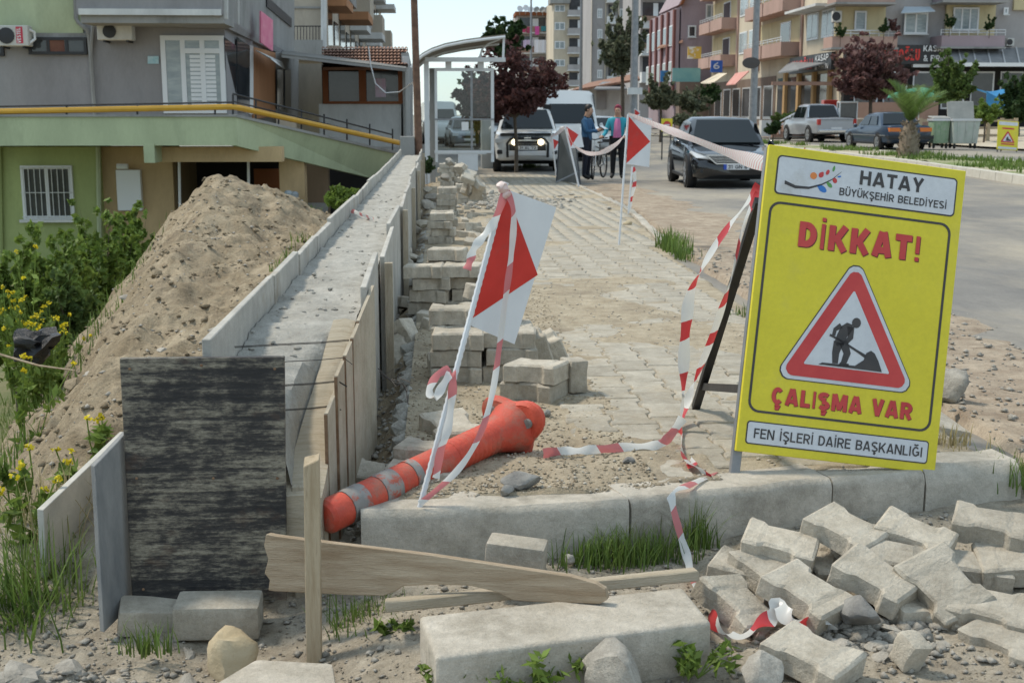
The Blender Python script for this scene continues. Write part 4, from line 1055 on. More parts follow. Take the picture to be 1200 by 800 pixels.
# red and white triangle markers on bars
def rebar_mesh(a, b, r, m):
    a = Vector(a); b = Vector(b); mb = MB(); n = int((b - a).length / .012)
    mb.tube([a.lerp(b, i / n) for i in range(n + 1)], [r * (1.0 if i % 2 else 1.22) for i in range(n + 1)], 7); return mb
def marker(name, foot, top, q, label, rebar=False, r=.006, notch=None, scale=1):
    foot = Vector(foot); root = thing(name, label, 'marker sign', foot)
    lc = lambda p: Vector(p) - foot
    if rebar: mb = rebar_mesh(lc(foot) - Vector((0, 0, .05)), lc(top), r, M_mw)
    else: mb = MB(); mb.tube([lc(foot) - Vector((0, 0, .05)), lc(top)], r, 7)
    mb.build('post', M_mw, root, smooth=True)
    tl, tr, br, bl = [lc(p) for p in q]
    br = tr + (bl - tl) * ((br - tr).length / (bl - tl).length)
    n = (tr - tl).cross(bl - tl).normalized()
    if n.y < 0: n = -n
    mb = MB(); mb.plate([bl, br, tr, tl], n, .002); mb.build('plate', M_mw, root)
    # red triangle: base on the post side, point on the far side
    ap = tr.lerp(br, .5)
    if notch is not None:
        d_ = Vector(notch) - _C; ap = lc(_C + d_ * ((tl + foot - _C).dot(n) / d_.dot(n)))
    a, b, c_ = tl.lerp(bl, .01), tl.lerp(bl, .99), ap
    mb = MB(); e = -n * .0012
    mb.add([a + e, b + e, c_ + e, a - n * .0002, b - n * .0002, c_ - n * .0002], [(0, 1, 2), (5, 4, 3), (0, 3, 4, 1), (1, 4, 5, 2), (2, 5, 3, 0)])
    mb.build('red_triangle', M_srb, root)
    return root
f = G(487, 594, 0.0)
marker('marker_sign', f, A(593, 214, 4.02), [A(594, 222, 4.02), A(652, 243, 4.14), A(613, 406, 4.06), A(546, 379, 3.95)], 'bent red and white plate on a leaning rebar post, nearest the camera', True, .0085, A(630, 322, 4.09))
f = G(725, 287, zs(13))
marker('marker_sign', f, A(736, 134, f.y + .02), [A(737, 136, f.y), A(764, 139, f.y + .02), A(761, 196, f.y + .02), A(734, 192, f.y)], 'upright red triangle plate on a thin white post midway along the paving', False, .011, A(762, 166, f.y + .01))
f = G(679, 219, zs(26.5))
marker('marker_sign', f, A(662, 147, f.y), [A(663, 148, f.y), A(679, 145, f.y + .1), A(681, 173, f.y + .1), A(668, 174, f.y)], 'tilted small red and white plate beside the man in blue', False, .02, A(678, 158, f.y + .05))
f = G(652, 205, zs(29))
marker('marker_sign', f, A(646, 152, f.y), [A(646, 162, f.y), A(654, 157, f.y + .1), A(654, 175, f.y + .1), A(648, 178, f.y)], 'smallest red and white plate leaning before the white off-roader', False, .02)
f = G(736, 250, zs(18)); root = thing('marker_post', 'thin pale post with a scrap of tape beside the upright red triangle plate', 'post', f)
mb = MB(); t_ = A(741, 195, f.y) - f; mb.tube([(0, 0, -.05), t_], .013, 6); mb.build('post', M_mw, root, smooth=True)
f = G(744, 160, zs(40) - .05)
marker('marker_sign', f, A(744, 128, 33), [A(744, 128, 33), A(750, 130, 33), A(750, 136, 33), A(744, 137, 33)], 'tiny red and white plate peeping over the triangle plate', False, .02)
# the dark back of an A-board by the man
f = G(672, 216, zs(27)); root = thing('folding_board', 'dark back of a folding board standing by the man in blue', 'board', f)
q = [G(652, 212, -.26), G(679, 215, -.26), A(672, 152, 28.4), A(655, 152, 28.6)]
mb = MB(); mb.plate([p - f for p in q], (0, 1, 0), .03); mb.build('panel', mat('board_back', (0.11, 0.115, 0.11), (0.17, 0.17, 0.16), 2, .6), root)
for a, b in (((652, 215), (656, 152)), ((680, 217), (673, 152)), ((692, 208), (674, 154))):
    mb = MB(); mb.bar(G(*a, -.27) - f, A(b[0], b[1], 28.35) - f, .03, .03); mb.build('leg', M_dkst, root)
mb = MB(); mb.bar(A(651, 214, 27.5) - f, A(682, 199, 27.6) - f, .03, .03); mb.build('stay', M_grey, root)

# ---- barrier tape
def tape_mat(name, per=.22, offs=0.0, red=(0.58, 0.055, 0.06), share=.36, slant=0.02, alpha=.95):
    m = mat(name, (0.74, 0.735, 0.71), rough=0.32); t = m.node_tree; N = t.nodes; K = t.links; b = N['Principled BSDF']
    uv = N.new('ShaderNodeUVMap'); sp = N.new('ShaderNodeSeparateXYZ'); K.new(uv.outputs[0], sp.inputs[0])
    ad = N.new('ShaderNodeMath'); ad.operation = 'MULTIPLY_ADD'; K.new(sp.outputs[1], ad.inputs[0]); ad.inputs[1].default_value = slant; K.new(sp.outputs[0], ad.inputs[2])
    dv = N.new('ShaderNodeMath'); dv.operation = 'MULTIPLY_ADD'; K.new(ad.outputs[0], dv.inputs[0]); dv.inputs[1].default_value = 1 / per; dv.inputs[2].default_value = offs
    fr = N.new('ShaderNodeMath'); fr.operation = 'FRACT'; K.new(dv.outputs[0], fr.inputs[0])
    lt = N.new('ShaderNodeMath'); lt.operation = 'LESS_THAN'; K.new(fr.outputs[0], lt.inputs[0]); lt.inputs[1].default_value = share
    mx_ = N.new('ShaderNodeMix'); mx_.data_type = 'RGBA'; K.new(lt.outputs[0], mx_.inputs[0])
    mx_.inputs[6].default_value = (0.74, 0.735, 0.70, 1); mx_.inputs[7].default_value = (*red, 1); K.new(mx_.outputs[2], b.inputs['Base Color'])
    tr = N.new('ShaderNodeBsdfTranslucent'); K.new(mx_.outputs[2], tr.inputs[0]); ms = N.new('ShaderNodeMixShader'); ms.inputs[0].default_value = .35
    K.new(b.outputs[0], ms.inputs[1]); K.new(tr.outputs[0], ms.inputs[2]); K.new(ms.outputs[0], N['Material Output'].inputs[0])
    return m
M_tape = tape_mat('barrier_tape'); M_tape2 = tape_mat('barrier_tape_fine', per=.10, share=.30, red=(0.62, 0.25, 0.25), slant=.04); M_tapef = tape_mat('faded_barrier_tape', red=(0.62, 0.20, 0.20), per=.25)
far_top = A(738, 135, 13.1); sgn = A(897, 193, 4.5)
ribbon('barrier_tape', [far_top, A(775, 149, 11), A(812, 163, 8.5), A(850, 178, 6.5), sgn], .055, M_tape2, 'taut pale tape from the upright triangle plate to the yellow sign', up=(0, 0, 1))
ribbon('barrier_tape', [A(663, 148, 26.3), A(671, 168, 24), A(684, 178, 21), A(700, 180, 18), A(718, 172, 15), A(732, 158, 13.5), far_top], .06, M_tape2, 'sagging tape between the small tilted plate and the upright triangle plate')
ribbon('barrier_tape', [A(645, 160, 28), A(652, 157, 27.5), A(662, 149, 26.4)], .07, M_tape2, 'short tape between the two smallest plates')
ribbon('barrier_tape', [A(890, 218, 4.47), A(866, 250, 4.55), A(840, 285, 4.62), A(812, 335, 4.7), A(804, 380, 4.75), A(801, 430, 4.78), A(800, 470, 4.80), A(796, 510, 4.72), G(801, 534, .02), G(815, 548, .015), G(832, 557, .015)], .042, M_tape, 'looped tape hanging from the top of the yellow sign to the ground', twist=.7)
ribbon('barrier_tape', [A(889, 226, 4.46), A(872, 262, 4.5), A(858, 320, 4.6), A(838, 385, 4.75), A(815, 445, 4.95), A(802, 480, 4.9), A(796, 516, 4.68), G(812, 546, .015)], .034, M_tape, 'tape strand running down beside the black stay leg', twist=.4)
ribbon('barrier_tape', [G(636, 531, .03), G(660, 528, .022), G(680, 528, .018), G(705, 526, .018), G(745, 523, .018), G(770, 521, .022), G(784, 512, .05), G(800, 490, .10)], .034, M_tapef, 'tape trailing across the paving from the fallen orange post', up=(0, .6, 1))
ribbon('barrier_tape', [A(838, 554, 4.2), A(812, 566, 3.98), A(789, 577, 3.85), A(788, 590, 3.80), A(797, 625, 3.76), A(806, 655, 3.70), A(812, 680, 3.55), A(830, 710, 3.45), A(850, 728, 3.42)], .026, M_tapef, 'tape dropping over the kerb edge into the paver pile', up=(1, 0, 0))
ribbon('barrier_tape', [A(832, 722, 3.25), A(848, 738, 3.14), A(868, 745, 3.12), A(885, 735, 3.15), A(905, 722, 3.2), A(912, 708, 3.22), A(922, 722, 3.18), A(935, 732, 3.15), A(960, 726, 3.2), A(975, 734, 3.15)], .045, M_tape, 'crumpled red and white tape under the front of the paver pile', up=(0, -.5, 1), twist=.6)
ribbon('barrier_tape', [A(1085, 716, 3.4), A(1105, 718, 3.35), A(1130, 724, 3.3), A(1150, 738, 3.25)], .03, M_tapef, 'pink tape end poking out under the low right paver', up=(0, -.5, 1))
ribbon('barrier_tape', [A(594, 224, 4.0), A(602, 250, 3.98), A(599, 300, 3.97), A(593, 345, 3.96), A(586, 400, 3.95), A(577, 460, 3.92), A(562, 510, 3.88), A(535, 552, 3.85), A(492, 590, 3.84)], .020, M_tapef, 'tape hanging down the face of the nearest red plate to the rebar foot', up=(1, 0, 0))
ribbon('barrier_tape', [A(592, 226, 4.0), A(580, 258, 3.98), A(568, 275, 3.97), A(556, 290, 3.95), A(551, 305, 3.94), A(547, 316, 3.93)], .026, M_tapef, 'short tape end knotted at the top of the leaning rebar', up=(1, 0, 0))
ribbon('barrier_tape', [A(527, 432, 3.92), A(512, 440, 3.90), A(503, 458, 3.88), A(510, 466, 3.86), A(520, 450, 3.88), A(530, 436, 3.91), A(530, 460, 3.9), A(525, 500, 3.88), A(516, 530, 3.86), A(511, 560, 3.85)], .026, M_tapef, 'faded tape loop tied halfway up the leaning rebar', up=(1, 0, 0))
ribbon('barrier_tape', [A(742, 196, 18), A(744, 212, 18), A(740, 232, 18), A(737, 246, 18)], .05, M_tape, 'tape scrap on the thin post behind the triangle plate', up=(1, 0, 0))
ribbon('barrier_tape', [G(412, 247, .48), G(425, 252, .47), G(438, 257, .47)], .03, M_tapef, 'bit of tape stuck on the wet wall top', up=(0, 0, 1))
mb = MB()
for k, (a, b, c_) in enumerate(((591, 222, 4.0), (594, 228, 4.0), (588, 218, 4.0))): mb.rock(A(a, b, c_), (.018, .015, .016), k, 2, .4)
one(mb, 'tape_knot', M_pinky, 'pink knot of tape at the tip of the leaning rebar', 'tape knot', smooth=True)

# ---- fallen flexible post
M_orng = mat('orange_rubber', (0.50, 0.055, 0.028), (0.60, 0.085, 0.042), 5, 0.6, 0.5, 60, speck=.12, ss=120, c3=(0.30, 0.16, 0.11), s3=7, t3=(0.50, 0.70), stretch=(1, 1, 1))
M_refl = mat('worn_reflective_band', (0.20, 0.185, 0.17), (0.31, 0.29, 0.265), 14, 0.6, 0.4, 80, c3=(0.42, 0.09, 0.05), s3=12, t3=(0.53, 0.60))
a = A(383, 605, 3.80); b = A(600, 517, 4.52); b.z = max(b.z, .09)
m, l = along(a, b, Vector((0, 0, 1)))
X = m @ Matrix.Rotation(PI / 2, 4, 'Y')      # lathe axis z -> along
root = thing('delineator_post', 'fallen orange flexible post with worn grey bands across the kerb', 'post', a)
X = Matrix.Translation(-a) @ X
def seg(z0, z1, r0, r1, n=20):
    mb = MB(); mb.lathe([(r0 * .3, z0 + .0005), (r0, z0 + .001), (r1, z1 - .001), (r1 * .3, z1 - .0005)], n, X); return mb
R0 = .057
cuts = [(0, .075, 0), (.075, .155, 1), (.155, .225, 0), (.225, .305, 1), (.305, .375, 0), (.375, .41, 1), (.41, .60, 0)]
mb = MB()
for z0, z1, t in cuts:
    if not t: q = seg(z0, z1, R0, R0); mb.add(q.v, q.f)
prof = [(.0, -.012), (.045, -.010), (R0, .0)]
q = MB(); q.lathe([(.01, -.014), (.045, -.012), (R0, .001)], 20, X); mb.add(q.v, q.f)
prof = []
zz = .60
while zz < l - .14:
    prof += [(R0, zz), (R0 + .004, zz + .006), (R0 + .004, zz + .014), (R0, zz + .020)]; zz += .026
prof += [(R0 + .004, l - .12), (.078, l - .06), (.098, l - .015), (.105, l)]
q = MB(); q.lathe(prof, 24, X); mb.add(q.v, q.f)
mb.build('tube', M_orng, root, smooth=True)
for z0, z1, t in cuts:
    if t: seg(z0, z1, R0 + .002, R0 + .002).build('reflective_band', M_refl, root, smooth=True)
# base flange with bolt lugs
rings = []
for dz, k in ((0, .9), (.012, 1.0), (.03, 1.0), (.045, .93), (.05, .6)):
    ring = []
    for i in range(36):
        t = 2 * PI * i / 36; rr = (.128 + .030 * math.cos(3 * t)) * k
        ring.append(X @ Vector((rr * math.cos(t), rr * math.sin(t), l - .01 + dz)))
    rings.append(ring)
mb = MB(); mb.loft(rings); fl = mb.build('base_flange', M_orng, root, smooth=True)
for i in range(3):
    t = 2 * PI * i / 3 + .15
    mb = MB(); mb.lathe([(.004, 0), (.018, .001), (.018, .012), (.010, .018), (.002, .018)], 10, X @ Matrix.Translation((.10 * math.cos(t), .10 * math.sin(t), l - .028)))
    mb.build('bolt_recess', M_rockd, root, smooth=True)
# ================================================================ BUILDINGS ON THE LEFT
def plain(name, c, r=.85, v=.12, sc=.8, c3=None, bump=.15):
    c2 = tuple(min(1, q * (1 + v)) for q in c); c1 = tuple(q * (1 - v) for q in c)
    return mat(name, c1, c2, sc, r, bump, 30, c3=c3 or tuple(q * .68 for q in c), s3=1.1, t3=(.52, .80), spec=.25, stretch=(1, 1, .35), speck=.06, ss=25)
M_lgrey = plain('grey_render', (0.285, 0.275, 0.275)); M_pgreen = plain('pale_green_render', (0.41, 0.455, 0.29)); M_green = plain('green_render', (0.335, 0.385, 0.165))
M_tan = plain('tan_render', (0.50, 0.36, 0.20)); M_cgrey = plain('stained_concrete', (0.30, 0.295, 0.28), c3=(.12, .12, .11)); M_beige = plain('beige_render', (0.46, 0.40, 0.32))
M_whitew = plain('off_white_render', (0.62, 0.62, 0.60)); M_orw = plain('orange_brown_render', (0.40, 0.20, 0.10)); M_brn = plain('brown_frame', (0.24, 0.085, 0.035))
M_glass = mat('window_glass', (0.03, 0.035, 0.04), (0.06, 0.065, 0.07), 1.5, 0.08, spec=.6)
M_glassl = mat('curtained_glass', (0.22, 0.26, 0.27), (0.36, 0.40, 0.40), 2.5, 0.12, stretch=(1, 1, 4), spec=.6)
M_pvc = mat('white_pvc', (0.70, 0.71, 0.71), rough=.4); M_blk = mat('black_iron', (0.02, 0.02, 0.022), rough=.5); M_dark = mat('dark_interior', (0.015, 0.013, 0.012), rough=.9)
M_yrail = mat('yellow_rail_paint', (0.60, 0.33, 0.03), (0.52, 0.28, 0.03), 6, .45); M_pink = mat('pink_banner', (0.68, 0.16, 0.28), (0.75, 0.30, 0.38), 4, .6)
M_tile = mat('clay_tile', (0.20, 0.095, 0.06), (0.33, 0.19, 0.13), 3, .9, .4, 20); M_canopy = mat('canopy_sheet', (0.13, 0.125, 0.11), (0.2, 0.19, 0.17), 1, .7)
M_alu = mat('aluminium', (0.55, 0.56, 0.57), (0.62, 0.62, 0.62), 4, .4, metal=.3); M_curt = mat('red_brown_curtain', (0.12, 0.045, 0.03), (0.18, 0.08, 0.05), 5, .8)

class Bld:
    """a building whose parts are set out by where they show and how far off they stand"""
    def __init__(s, name, label, cat, base): s.b = Vector(base); s.root = thing(name, label, cat, base)
    def _b(s, mb, name, m, parent=None, **k):
        o = s.root if parent is None else parent
        mb.v = [(x - s.b.x, y - s.b.y, z - s.b.z) for x, y, z in mb.v]
        return mb.build(name, m, o, **k)
    def face(s, name, m, x0, x1, y0, y1, Y, dep=.3, parent=None, front=0.0, **k):     # frontal box
        a = A(x0, y1, Y); c = A(x1, y0, Y); mb = MB(); mb.box(a.x, c.x, Y - front, Y + dep, a.z, c.z); return s._b(mb, name, m, parent, **k)
    def slant(s, name, m, q, t, n, parent=None):                # plate through 4 (px,py,Y) corners: bl br tr tl
        mb = MB(); mb.plate([A(*p) for p in q], n, t); return s._b(mb, name, m, parent)
    def tube(s, name, m, pts, r, parent=None, n=6):
        mb = MB(); mb.tube([A(*p) for p in pts], r, n); return s._b(mb, name, m, parent, smooth=True)
    def box(s, name, m, *v, parent=None, **k): mb = MB(); mb.box(*v); return s._b(mb, name, m, parent, **k)
    def window(s, x0, x1, y0, y1, Y, nx=2, ny=1, glass=None, fw=.06, bars=False, sill=True, name='window', fm=None):
        a = A(x0, y1, Y); c = A(x1, y0, Y); X0, X1, Z0, Z1 = a.x, c.x, a.z, c.z; fm = fm or M_pvc
        mb = MB(); mb.box(X0, X1, Y - .02, Y + .05, Z0, Z0 + fw); mb.box(X0, X1, Y - .02, Y + .05, Z1 - fw, Z1)
        for k in range(nx + 1):
            x = X0 + (X1 - X0 - fw) * k / nx; mb.box(x, x + fw, Y - .021, Y + .05, Z0 + fw + .001, Z1 - fw - .001)
        for k in range(1, ny): z = Z0 + (Z1 - Z0) * k / ny; mb.box(X0 + fw, X1 - fw, Y - .018, Y + .05, z - fw / 2, z + fw / 2)
        w = s._b(mb, name, fm)
        for k in range(nx):
            xa = X0 + (X1 - X0 - fw) * k / nx + fw; xb = X0 + (X1 - X0 - fw) * (k + 1) / nx
            mb = MB(); mb.box(xa + .002, xb - .002, Y + .0, Y + .02, Z0 + fw, Z1 - fw); s._b(mb, 'pane', glass or M_glass, w)
        if bars:
            mb = MB(); n = 9
            for k in range(n): x = X0 + (X1 - X0) * (k + .5) / n; mb.tube([(x, Y - .06, Z0 + .02), (x, Y - .06, Z1 - .02)], .008, 4)
            for z in (Z0 + .05, (Z0 + Z1) / 2, Z1 - .05): mb.tube([(X0, Y - .06, z), (X1, Y - .06, z)], .008, 4)
            s._b(mb, 'bars', M_pvc, w)
        if sill: mb = MB(); mb.box(X0 - .06, X1 + .06, Y - .10, Y - .022, Z0 - .06, Z0 - .002); s._b(mb, 'sill', M_whitew, w)
        return w
    def aircon(s, x0, x1, y0, y1, Y, label=None):
        a = A(x0, y1, Y); c = A(x1, y0, Y); mb = MB(); mb.box(a.x, c.x, Y, Y + .3, a.z, c.z); u = s._b(mb, 'air_conditioner', plain('aircon_case', (.55, .54, .50)), bevel=(.015, 1))
        h = c.z - a.z; cx = a.x + (c.x - a.x) * .36
        mb = MB(); mb.lathe([(.01, 0), (h * .40, .001), (h * .40, .014), (h * .1, .02)], 16, Matrix.Translation((cx, Y - .002, (a.z + c.z) / 2)) @ Matrix.Rotation(PI / 2, 4, 'X')); s._b(mb, 'fan_grille', M_blk, u)
        mb = MB(); mb.box(a.x + .1, a.x + .14, Y + .05, Y + .55, a.z - .04, a.z - .002); mb.box(c.x - .14, c.x - .1, Y + .05, Y + .55, a.z - .04, a.z - .002); s._b(mb, 'bracket', M_blk, u)
        return u, a, c, h

YF, YP, YL = 27.0, 24.0, 26.0
g = A(130, 330, YF)
lb = Bld('apartment_building', 'grey and green corner block with yellow-railed terrace at the left', 'building', (A(130, 200, YF).x, YF, -2.1))
lb.face('upper_wall', M_lgrey, -60, 263, 28, 150, YF, 8)
lb.face('upper_storey_wall', M_pgreen, -60, 90, -80, 39, YF - .06, .055)
lb.face('lintel_band', M_cgrey, 22, 104, 39, 44, YF - .07, .12)
lb.face('balcony_slab', M_cgrey, 95, 262, 17, 27, YF - 1.3, 1.28)
lb.face('balcony_parapet', M_lgrey, 90, 258, -60, 16.9, YF - 1.35, .15)
lb.face('slab_edge', M_whitew, 92, 259, 11, 17.5, YF - 1.40, .045)
lb.slant('corner_parapet', M_cgrey, [(258, 18, YF - 1.35), (345, 66, 38), (345, -60, 38), (258, -60, YF - 1.35)], .15, (-1, .3, 0))
lb.slant('corner_slab', M_lgrey, [(256, 28, YF - 1.2), (344, 71, 38), (345, 63, 38), (258, 17, YF - 1.38)], .9, (-1, .3, 0))
for k in range(6):
    t = k / 6; x = 266 + 79 * t; Yk = YF - 1.2 + (38 - YF + 1.2) * t
    lb.slant('parapet_joint', M_whitew, [(x, 22 + 40 * t, Yk - .1), (x + 1.6, 22.5 + 40 * t, Yk - .1), (x + 1.6, -20 + 40 * t, Yk - .1), (x, -20 + 40 * t, Yk - .1)], .1, (-1, .3, 0))
w = lb.window(34, 101, 44, 64, YF - .09, 3, 1, M_glass, sill=False, fm=M_blk)
lb.face('curtain', M_curt, 55, 75, 45.5, 63, YF - .095, .03, parent=w)
lb.window(-30, 4, 52, 66, YF - .05, 2, 1, M_glass, sill=False, fm=M_blk)
u, a, c, h = lb.aircon(-6, 32, 30, 54, YF - .5)
q = lb.face('brand_strip', mat('label_red', (.50, .03, .06), rough=.5), 19.5, 26, 31.5, 51, YF - .504, .003, parent=u)
t_ = text_mesh('VESTEL', .11, M_pvc, u, 'lettering', (0, 0, 0), width=.30, cap=.075, rot=(PI / 2, -PI / 2, 0)); p = A(24.8, 50.5, YF - .51); t_.location = Vector(p) - lb.b
lb.tube('pipe_coil', M_pvc, [(32, 34, YF - .4), (40, 38, YF - .3), (41, 46, YF - .3), (33, 52, YF - .4)], .03, u)
lb.aircon(114, 154, 27, 47, YF - .5)
lb.tube('drain_pipe', M_cgrey, [(88, -20, YF - .12), (89, 22, YF - .12), (92, 27, YF - .14), (102, 35, YF - .14), (104, 42, YF - .1), (106, 62, YF - .1), (111, 137, YF - .1)], .045)
lb.tube('drain_pipe', M_cgrey, [(109, 28, YF - .1), (107, 50, YF - .1), (106, 64, YF - .1)], .04)
# terrace door with blinds
d = lb.window(192, 262, 42, 133, YF - .06, 3, 1, M_glassl, fw=.10, sill=False, name='terrace_door')
a = A(214, 60, YF); c = A(258, 60, YF); lb.box('transom', M_pvc, a.x, c.x, YF - .1, YF - .05, a.z - .05, a.z + .05, parent=d)
for k in range(13):
    z = A(0, 66 + k * 5, YF).z; lb.box('blind_slat', M_pvc, a.x + .15, c.x - .1, YF - .066, YF - .062, z - .035, z + .03, parent=d)
# glazed corner bay
for (xa, ya, xb, yb) in ((263, YF - .06, 277, 28.2), (277.6, 28.25, 293, 29.8)):
    lb.slant('bay_pane', M_glass, [(xa + .6, 133, ya), (xb, 130, yb), (xb, 54, yb), (xa + .6, 44, ya)], .03, (-1, .5, 0))
lb.slant('bay_post', M_pvc, [(292.5, 134, 29.8), (297, 134, 30), (297, 54, 30), (292.5, 53, 29.8)], .1, (-1, .5, 0))
lb.slant('bay_wall', M_lgrey, [(262, 150, YF + .3), (296, 148, 30.3), (296, 26, 30.3), (262, 26, YF + .3)], .2, (-1, .5, 0))
lb.slant('small_plaque', mat('plaque_teal', (.25, .48, .52), (.5, .6, .62), 8, .5), [(173, 75, YF - .03), (186, 75, YF - .03), (186, 66, YF - .03), (173, 66, YF - .03)], .02, (0, 1, 0))
# street side: shop fronts under the balcony
lb.slant('shop_wall', M_orw, [(297, 140, 30.2), (323, 136, 33.2), (323, 62, 33.2), (297, 55, 30.2)], .3, (-1, .2, 0))
lb.slant('shop_front', M_cgrey, [(323, 137, 33.2), (350, 136, 38), (350, 60, 38), (323, 62, 33.2)], .3, (-1, .2, 0))
for k in range(2):
    lb.slant('shop_window', M_glass, [(325 + 9 * k, 128, 33.1 + 1.5 * k), (332 + 9 * k, 128, 34.2 + 1.5 * k), (332 + 9 * k, 82, 34.2 + 1.5 * k), (325 + 9 * k, 82, 33.1 + 1.5 * k)], .03, (-1, .2, 0))
lb.slant('shop_awning', M_whitew, [(300, 60, 30.0), (331, 74, 33), (334, 82, 32), (318, 70, 29.5)], .03, (-.3, 0, 1))
b_ = lb.slant('banner', M_pink, [(306, 50, 29.5), (320, 60, 30.2), (320, 24, 30.2), (306, 13, 29.5)], .04, (-1, .3, 0))
lb.slant('balcony_rail', M_blk, [(313, 8, 32), (342, 32, 37), (342, 22, 37), (313, -4, 32)], .03, (-1, .3, 0))
# terrace parapet and ramp
lb.face('terrace_parapet', M_pgreen, -60, 277, 137, 171, YP, .22)
lb.face('parapet_cap', M_cgrey, -60, 277.5, 134.5, 137, YP - .04, .30)
lb.slant('ramp_parapet', M_pgreen, [(277, 171, YP), (436, 209, 28.2), (463, 180, 28.6), (277, 137, YP)], .2, (-.6, .8, 0))
lb.slant('ramp_cap', M_cgrey, [(276.5, 137.2, YP - .05), (464, 180.4, 28.55), (464, 177.5, 28.55), (276.5, 134, YP - .05)], .3, (-.6, .8, 0))
a = A(-60, 171, YP); c = A(277, 171, YP)
lb.box('terrace_slab', M_tan, a.x, c.x - .1, YP + .22, YF + 1.5, a.z + .02, a.z + .25)
lb.slant('ramp_soffit', M_tan, [(277, 172, YP + .1), (330, 190, 26), (330, 186, 30), (277, 172, 29)], .15, (0, 0, 1))
lb.face('beam_end', M_pgreen, 169, 180.5, 168, 191, YP - .02, 2.3)
lb.face('beam', M_tan, 180.6, 330, 172, 190, YP + .6, .4)
# yellow tube rail and thin black rail
lb.tube('hand_rail', M_yrail, [(-60, 132, YP + .1), (272, 125.5, YP + .1), (282, 127, YP + .15), (470, 168, 28.5)], .055, n=8)
lb.tube('upper_rail', M_blk, [(-60, 126, YP + .12), (272, 120, YP + .12), (273, 110, YP + .12), (460, 158, 28.5)], .018)
lb.tube('lower_rail', M_blk, [(273, 119, YP + .12), (460, 164, 28.5)], .014)
for k, x in enumerate((-10, 78, 161, 252)): lb.tube('rail_post', M_blk, [(x, 136, YP + .1), (x, 124, YP + .1)], .02)
for k in range(8):
    t = k / 7; x = 273 + 187 * t; y = 122 + 40 * t; lb.tube('rail_post', M_blk, [(x, y + 14, YP + .1 + 4.4 * t), (x, y - 11, YP + .1 + 4.4 * t)], .02)
# lower floor
lb.face('lower_wall', M_green, -60, 115, 172, 345, YL, 1)
lb.face('lower_wall', M_tan, 116, 201, 172, 345, YL + .2, .8)
lb.tube('wall_pipe', M_pgreen, [(115, 172, YL - .05), (117, 300, YL - .05)], .05)
lb.tube('wall_pipe', M_green, [(-1, 172, YL - .05), (2, 330, YL - .05)], .05)
lb.window(28, 84, 194, 257, YL - .05, 2, 1, M_glass, fw=.07, bars=True)
lb.face('meter_cabinet', M_pvc, 138, 164, 199, 247, YL + .02, .15, bevel=(.01, 1))
cm = lb.tube('security_camera', M_pvc, [(137, 195, YL - .1), (150, 195, YL - .1)], .06)
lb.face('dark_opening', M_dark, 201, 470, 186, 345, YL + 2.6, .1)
lb.face('jamb_wall', plain('olive_render', (.20, .15, .085)), 201, 206, 190, 345, YL + .3, 2.2)
lb.tube('steel_prop', M_pvc, [(210, 190, YL), (211, 250, YL)], .03)
lb.tube('steel_prop', M_pvc, [(291, 188, YL), (292, 250, YL)], .03)
lb.face('rear_shutter', M_brn, 301, 332, 198, 300, YL + 2.3, .1)
lb.face('column', M_tan, 332, 356, 186, 345, YL, .5)
lb.face('side_wall', plain('brown_render', (.22, .155, .10)), 356, 384, 190, 345, YL + 1.2, .4)
lb.face('low_wall', M_cgrey, 356, 384, 238, 345, YL + 1.1, .09)
lb.face('work_shelf', M_whitew, 325, 352, 236, 241, YL - .6, .5)
lb.face('shelf_leg', M_whitew, 326, 330, 241, 300, YL - .55, .2)
for k, (x, y, c_) in enumerate(((331, 233, (.3, .05, .03)), (338, 229, (.35, .4, .42)), (345, 230, (.3, .33, .35)))):
    p = A(x, y, YL - .4); mb = MB(); mb.lathe([(.05, -.09), (.08, -.085), (.09, .05), (.06, .09), (.03, .10)], 10, Matrix.Translation(p))
    one(mb, 'paint_can', mat('can%d' % k, c_, rough=.5), ['red tin on the white shelf under the ramp', 'blue-grey canister on the white shelf under the ramp', 'right-hand grey canister on the white shelf under the ramp'][k], 'can', smooth=True)

# beige block behind
Y2 = 42.0
bb = Bld('apartment_building', 'tall beige block with rust-coloured awnings behind the grey corner block', 'building', (A(350, 200, Y2).x, Y2, -1))
bb.face('front_wall', M_beige, 318, 377, -140, 165, Y2, 1)
bb.face('balcony_parapet', M_cgrey, 343, 378, 47, 68, Y2 - 1.1, .15)
bb.face('balcony_slab', M_cgrey, 343, 378, 66, 70, Y2 - 1.05, 1.04)
for k in range(9): bb.tube('rail_bar', M_blk, [(345 + 3.6 * k, 47, Y2 - 1.05), (345 + 3.6 * k, 31, Y2 - 1.05)], .012, n=4)
bb.tube('top_rail', M_blk, [(344, 31, Y2 - 1.05), (376, 31, Y2 - 1.05)], .02)
bb.face('ledge', M_cgrey, 318, 377, 8, 10, Y2 - .05, .05)
Xf = A(378, 100, Y2).x
def along_left(Y): return Xf
for nm, m_, Ya, Yb, z0, z1, d0, d1 in [('street_wall', M_beige, Y2, 88, -1, 14, 0, -2)]:
    bb.box(nm, m_, Xf - 2, Xf, Ya + .01, Yb, z0, z1)
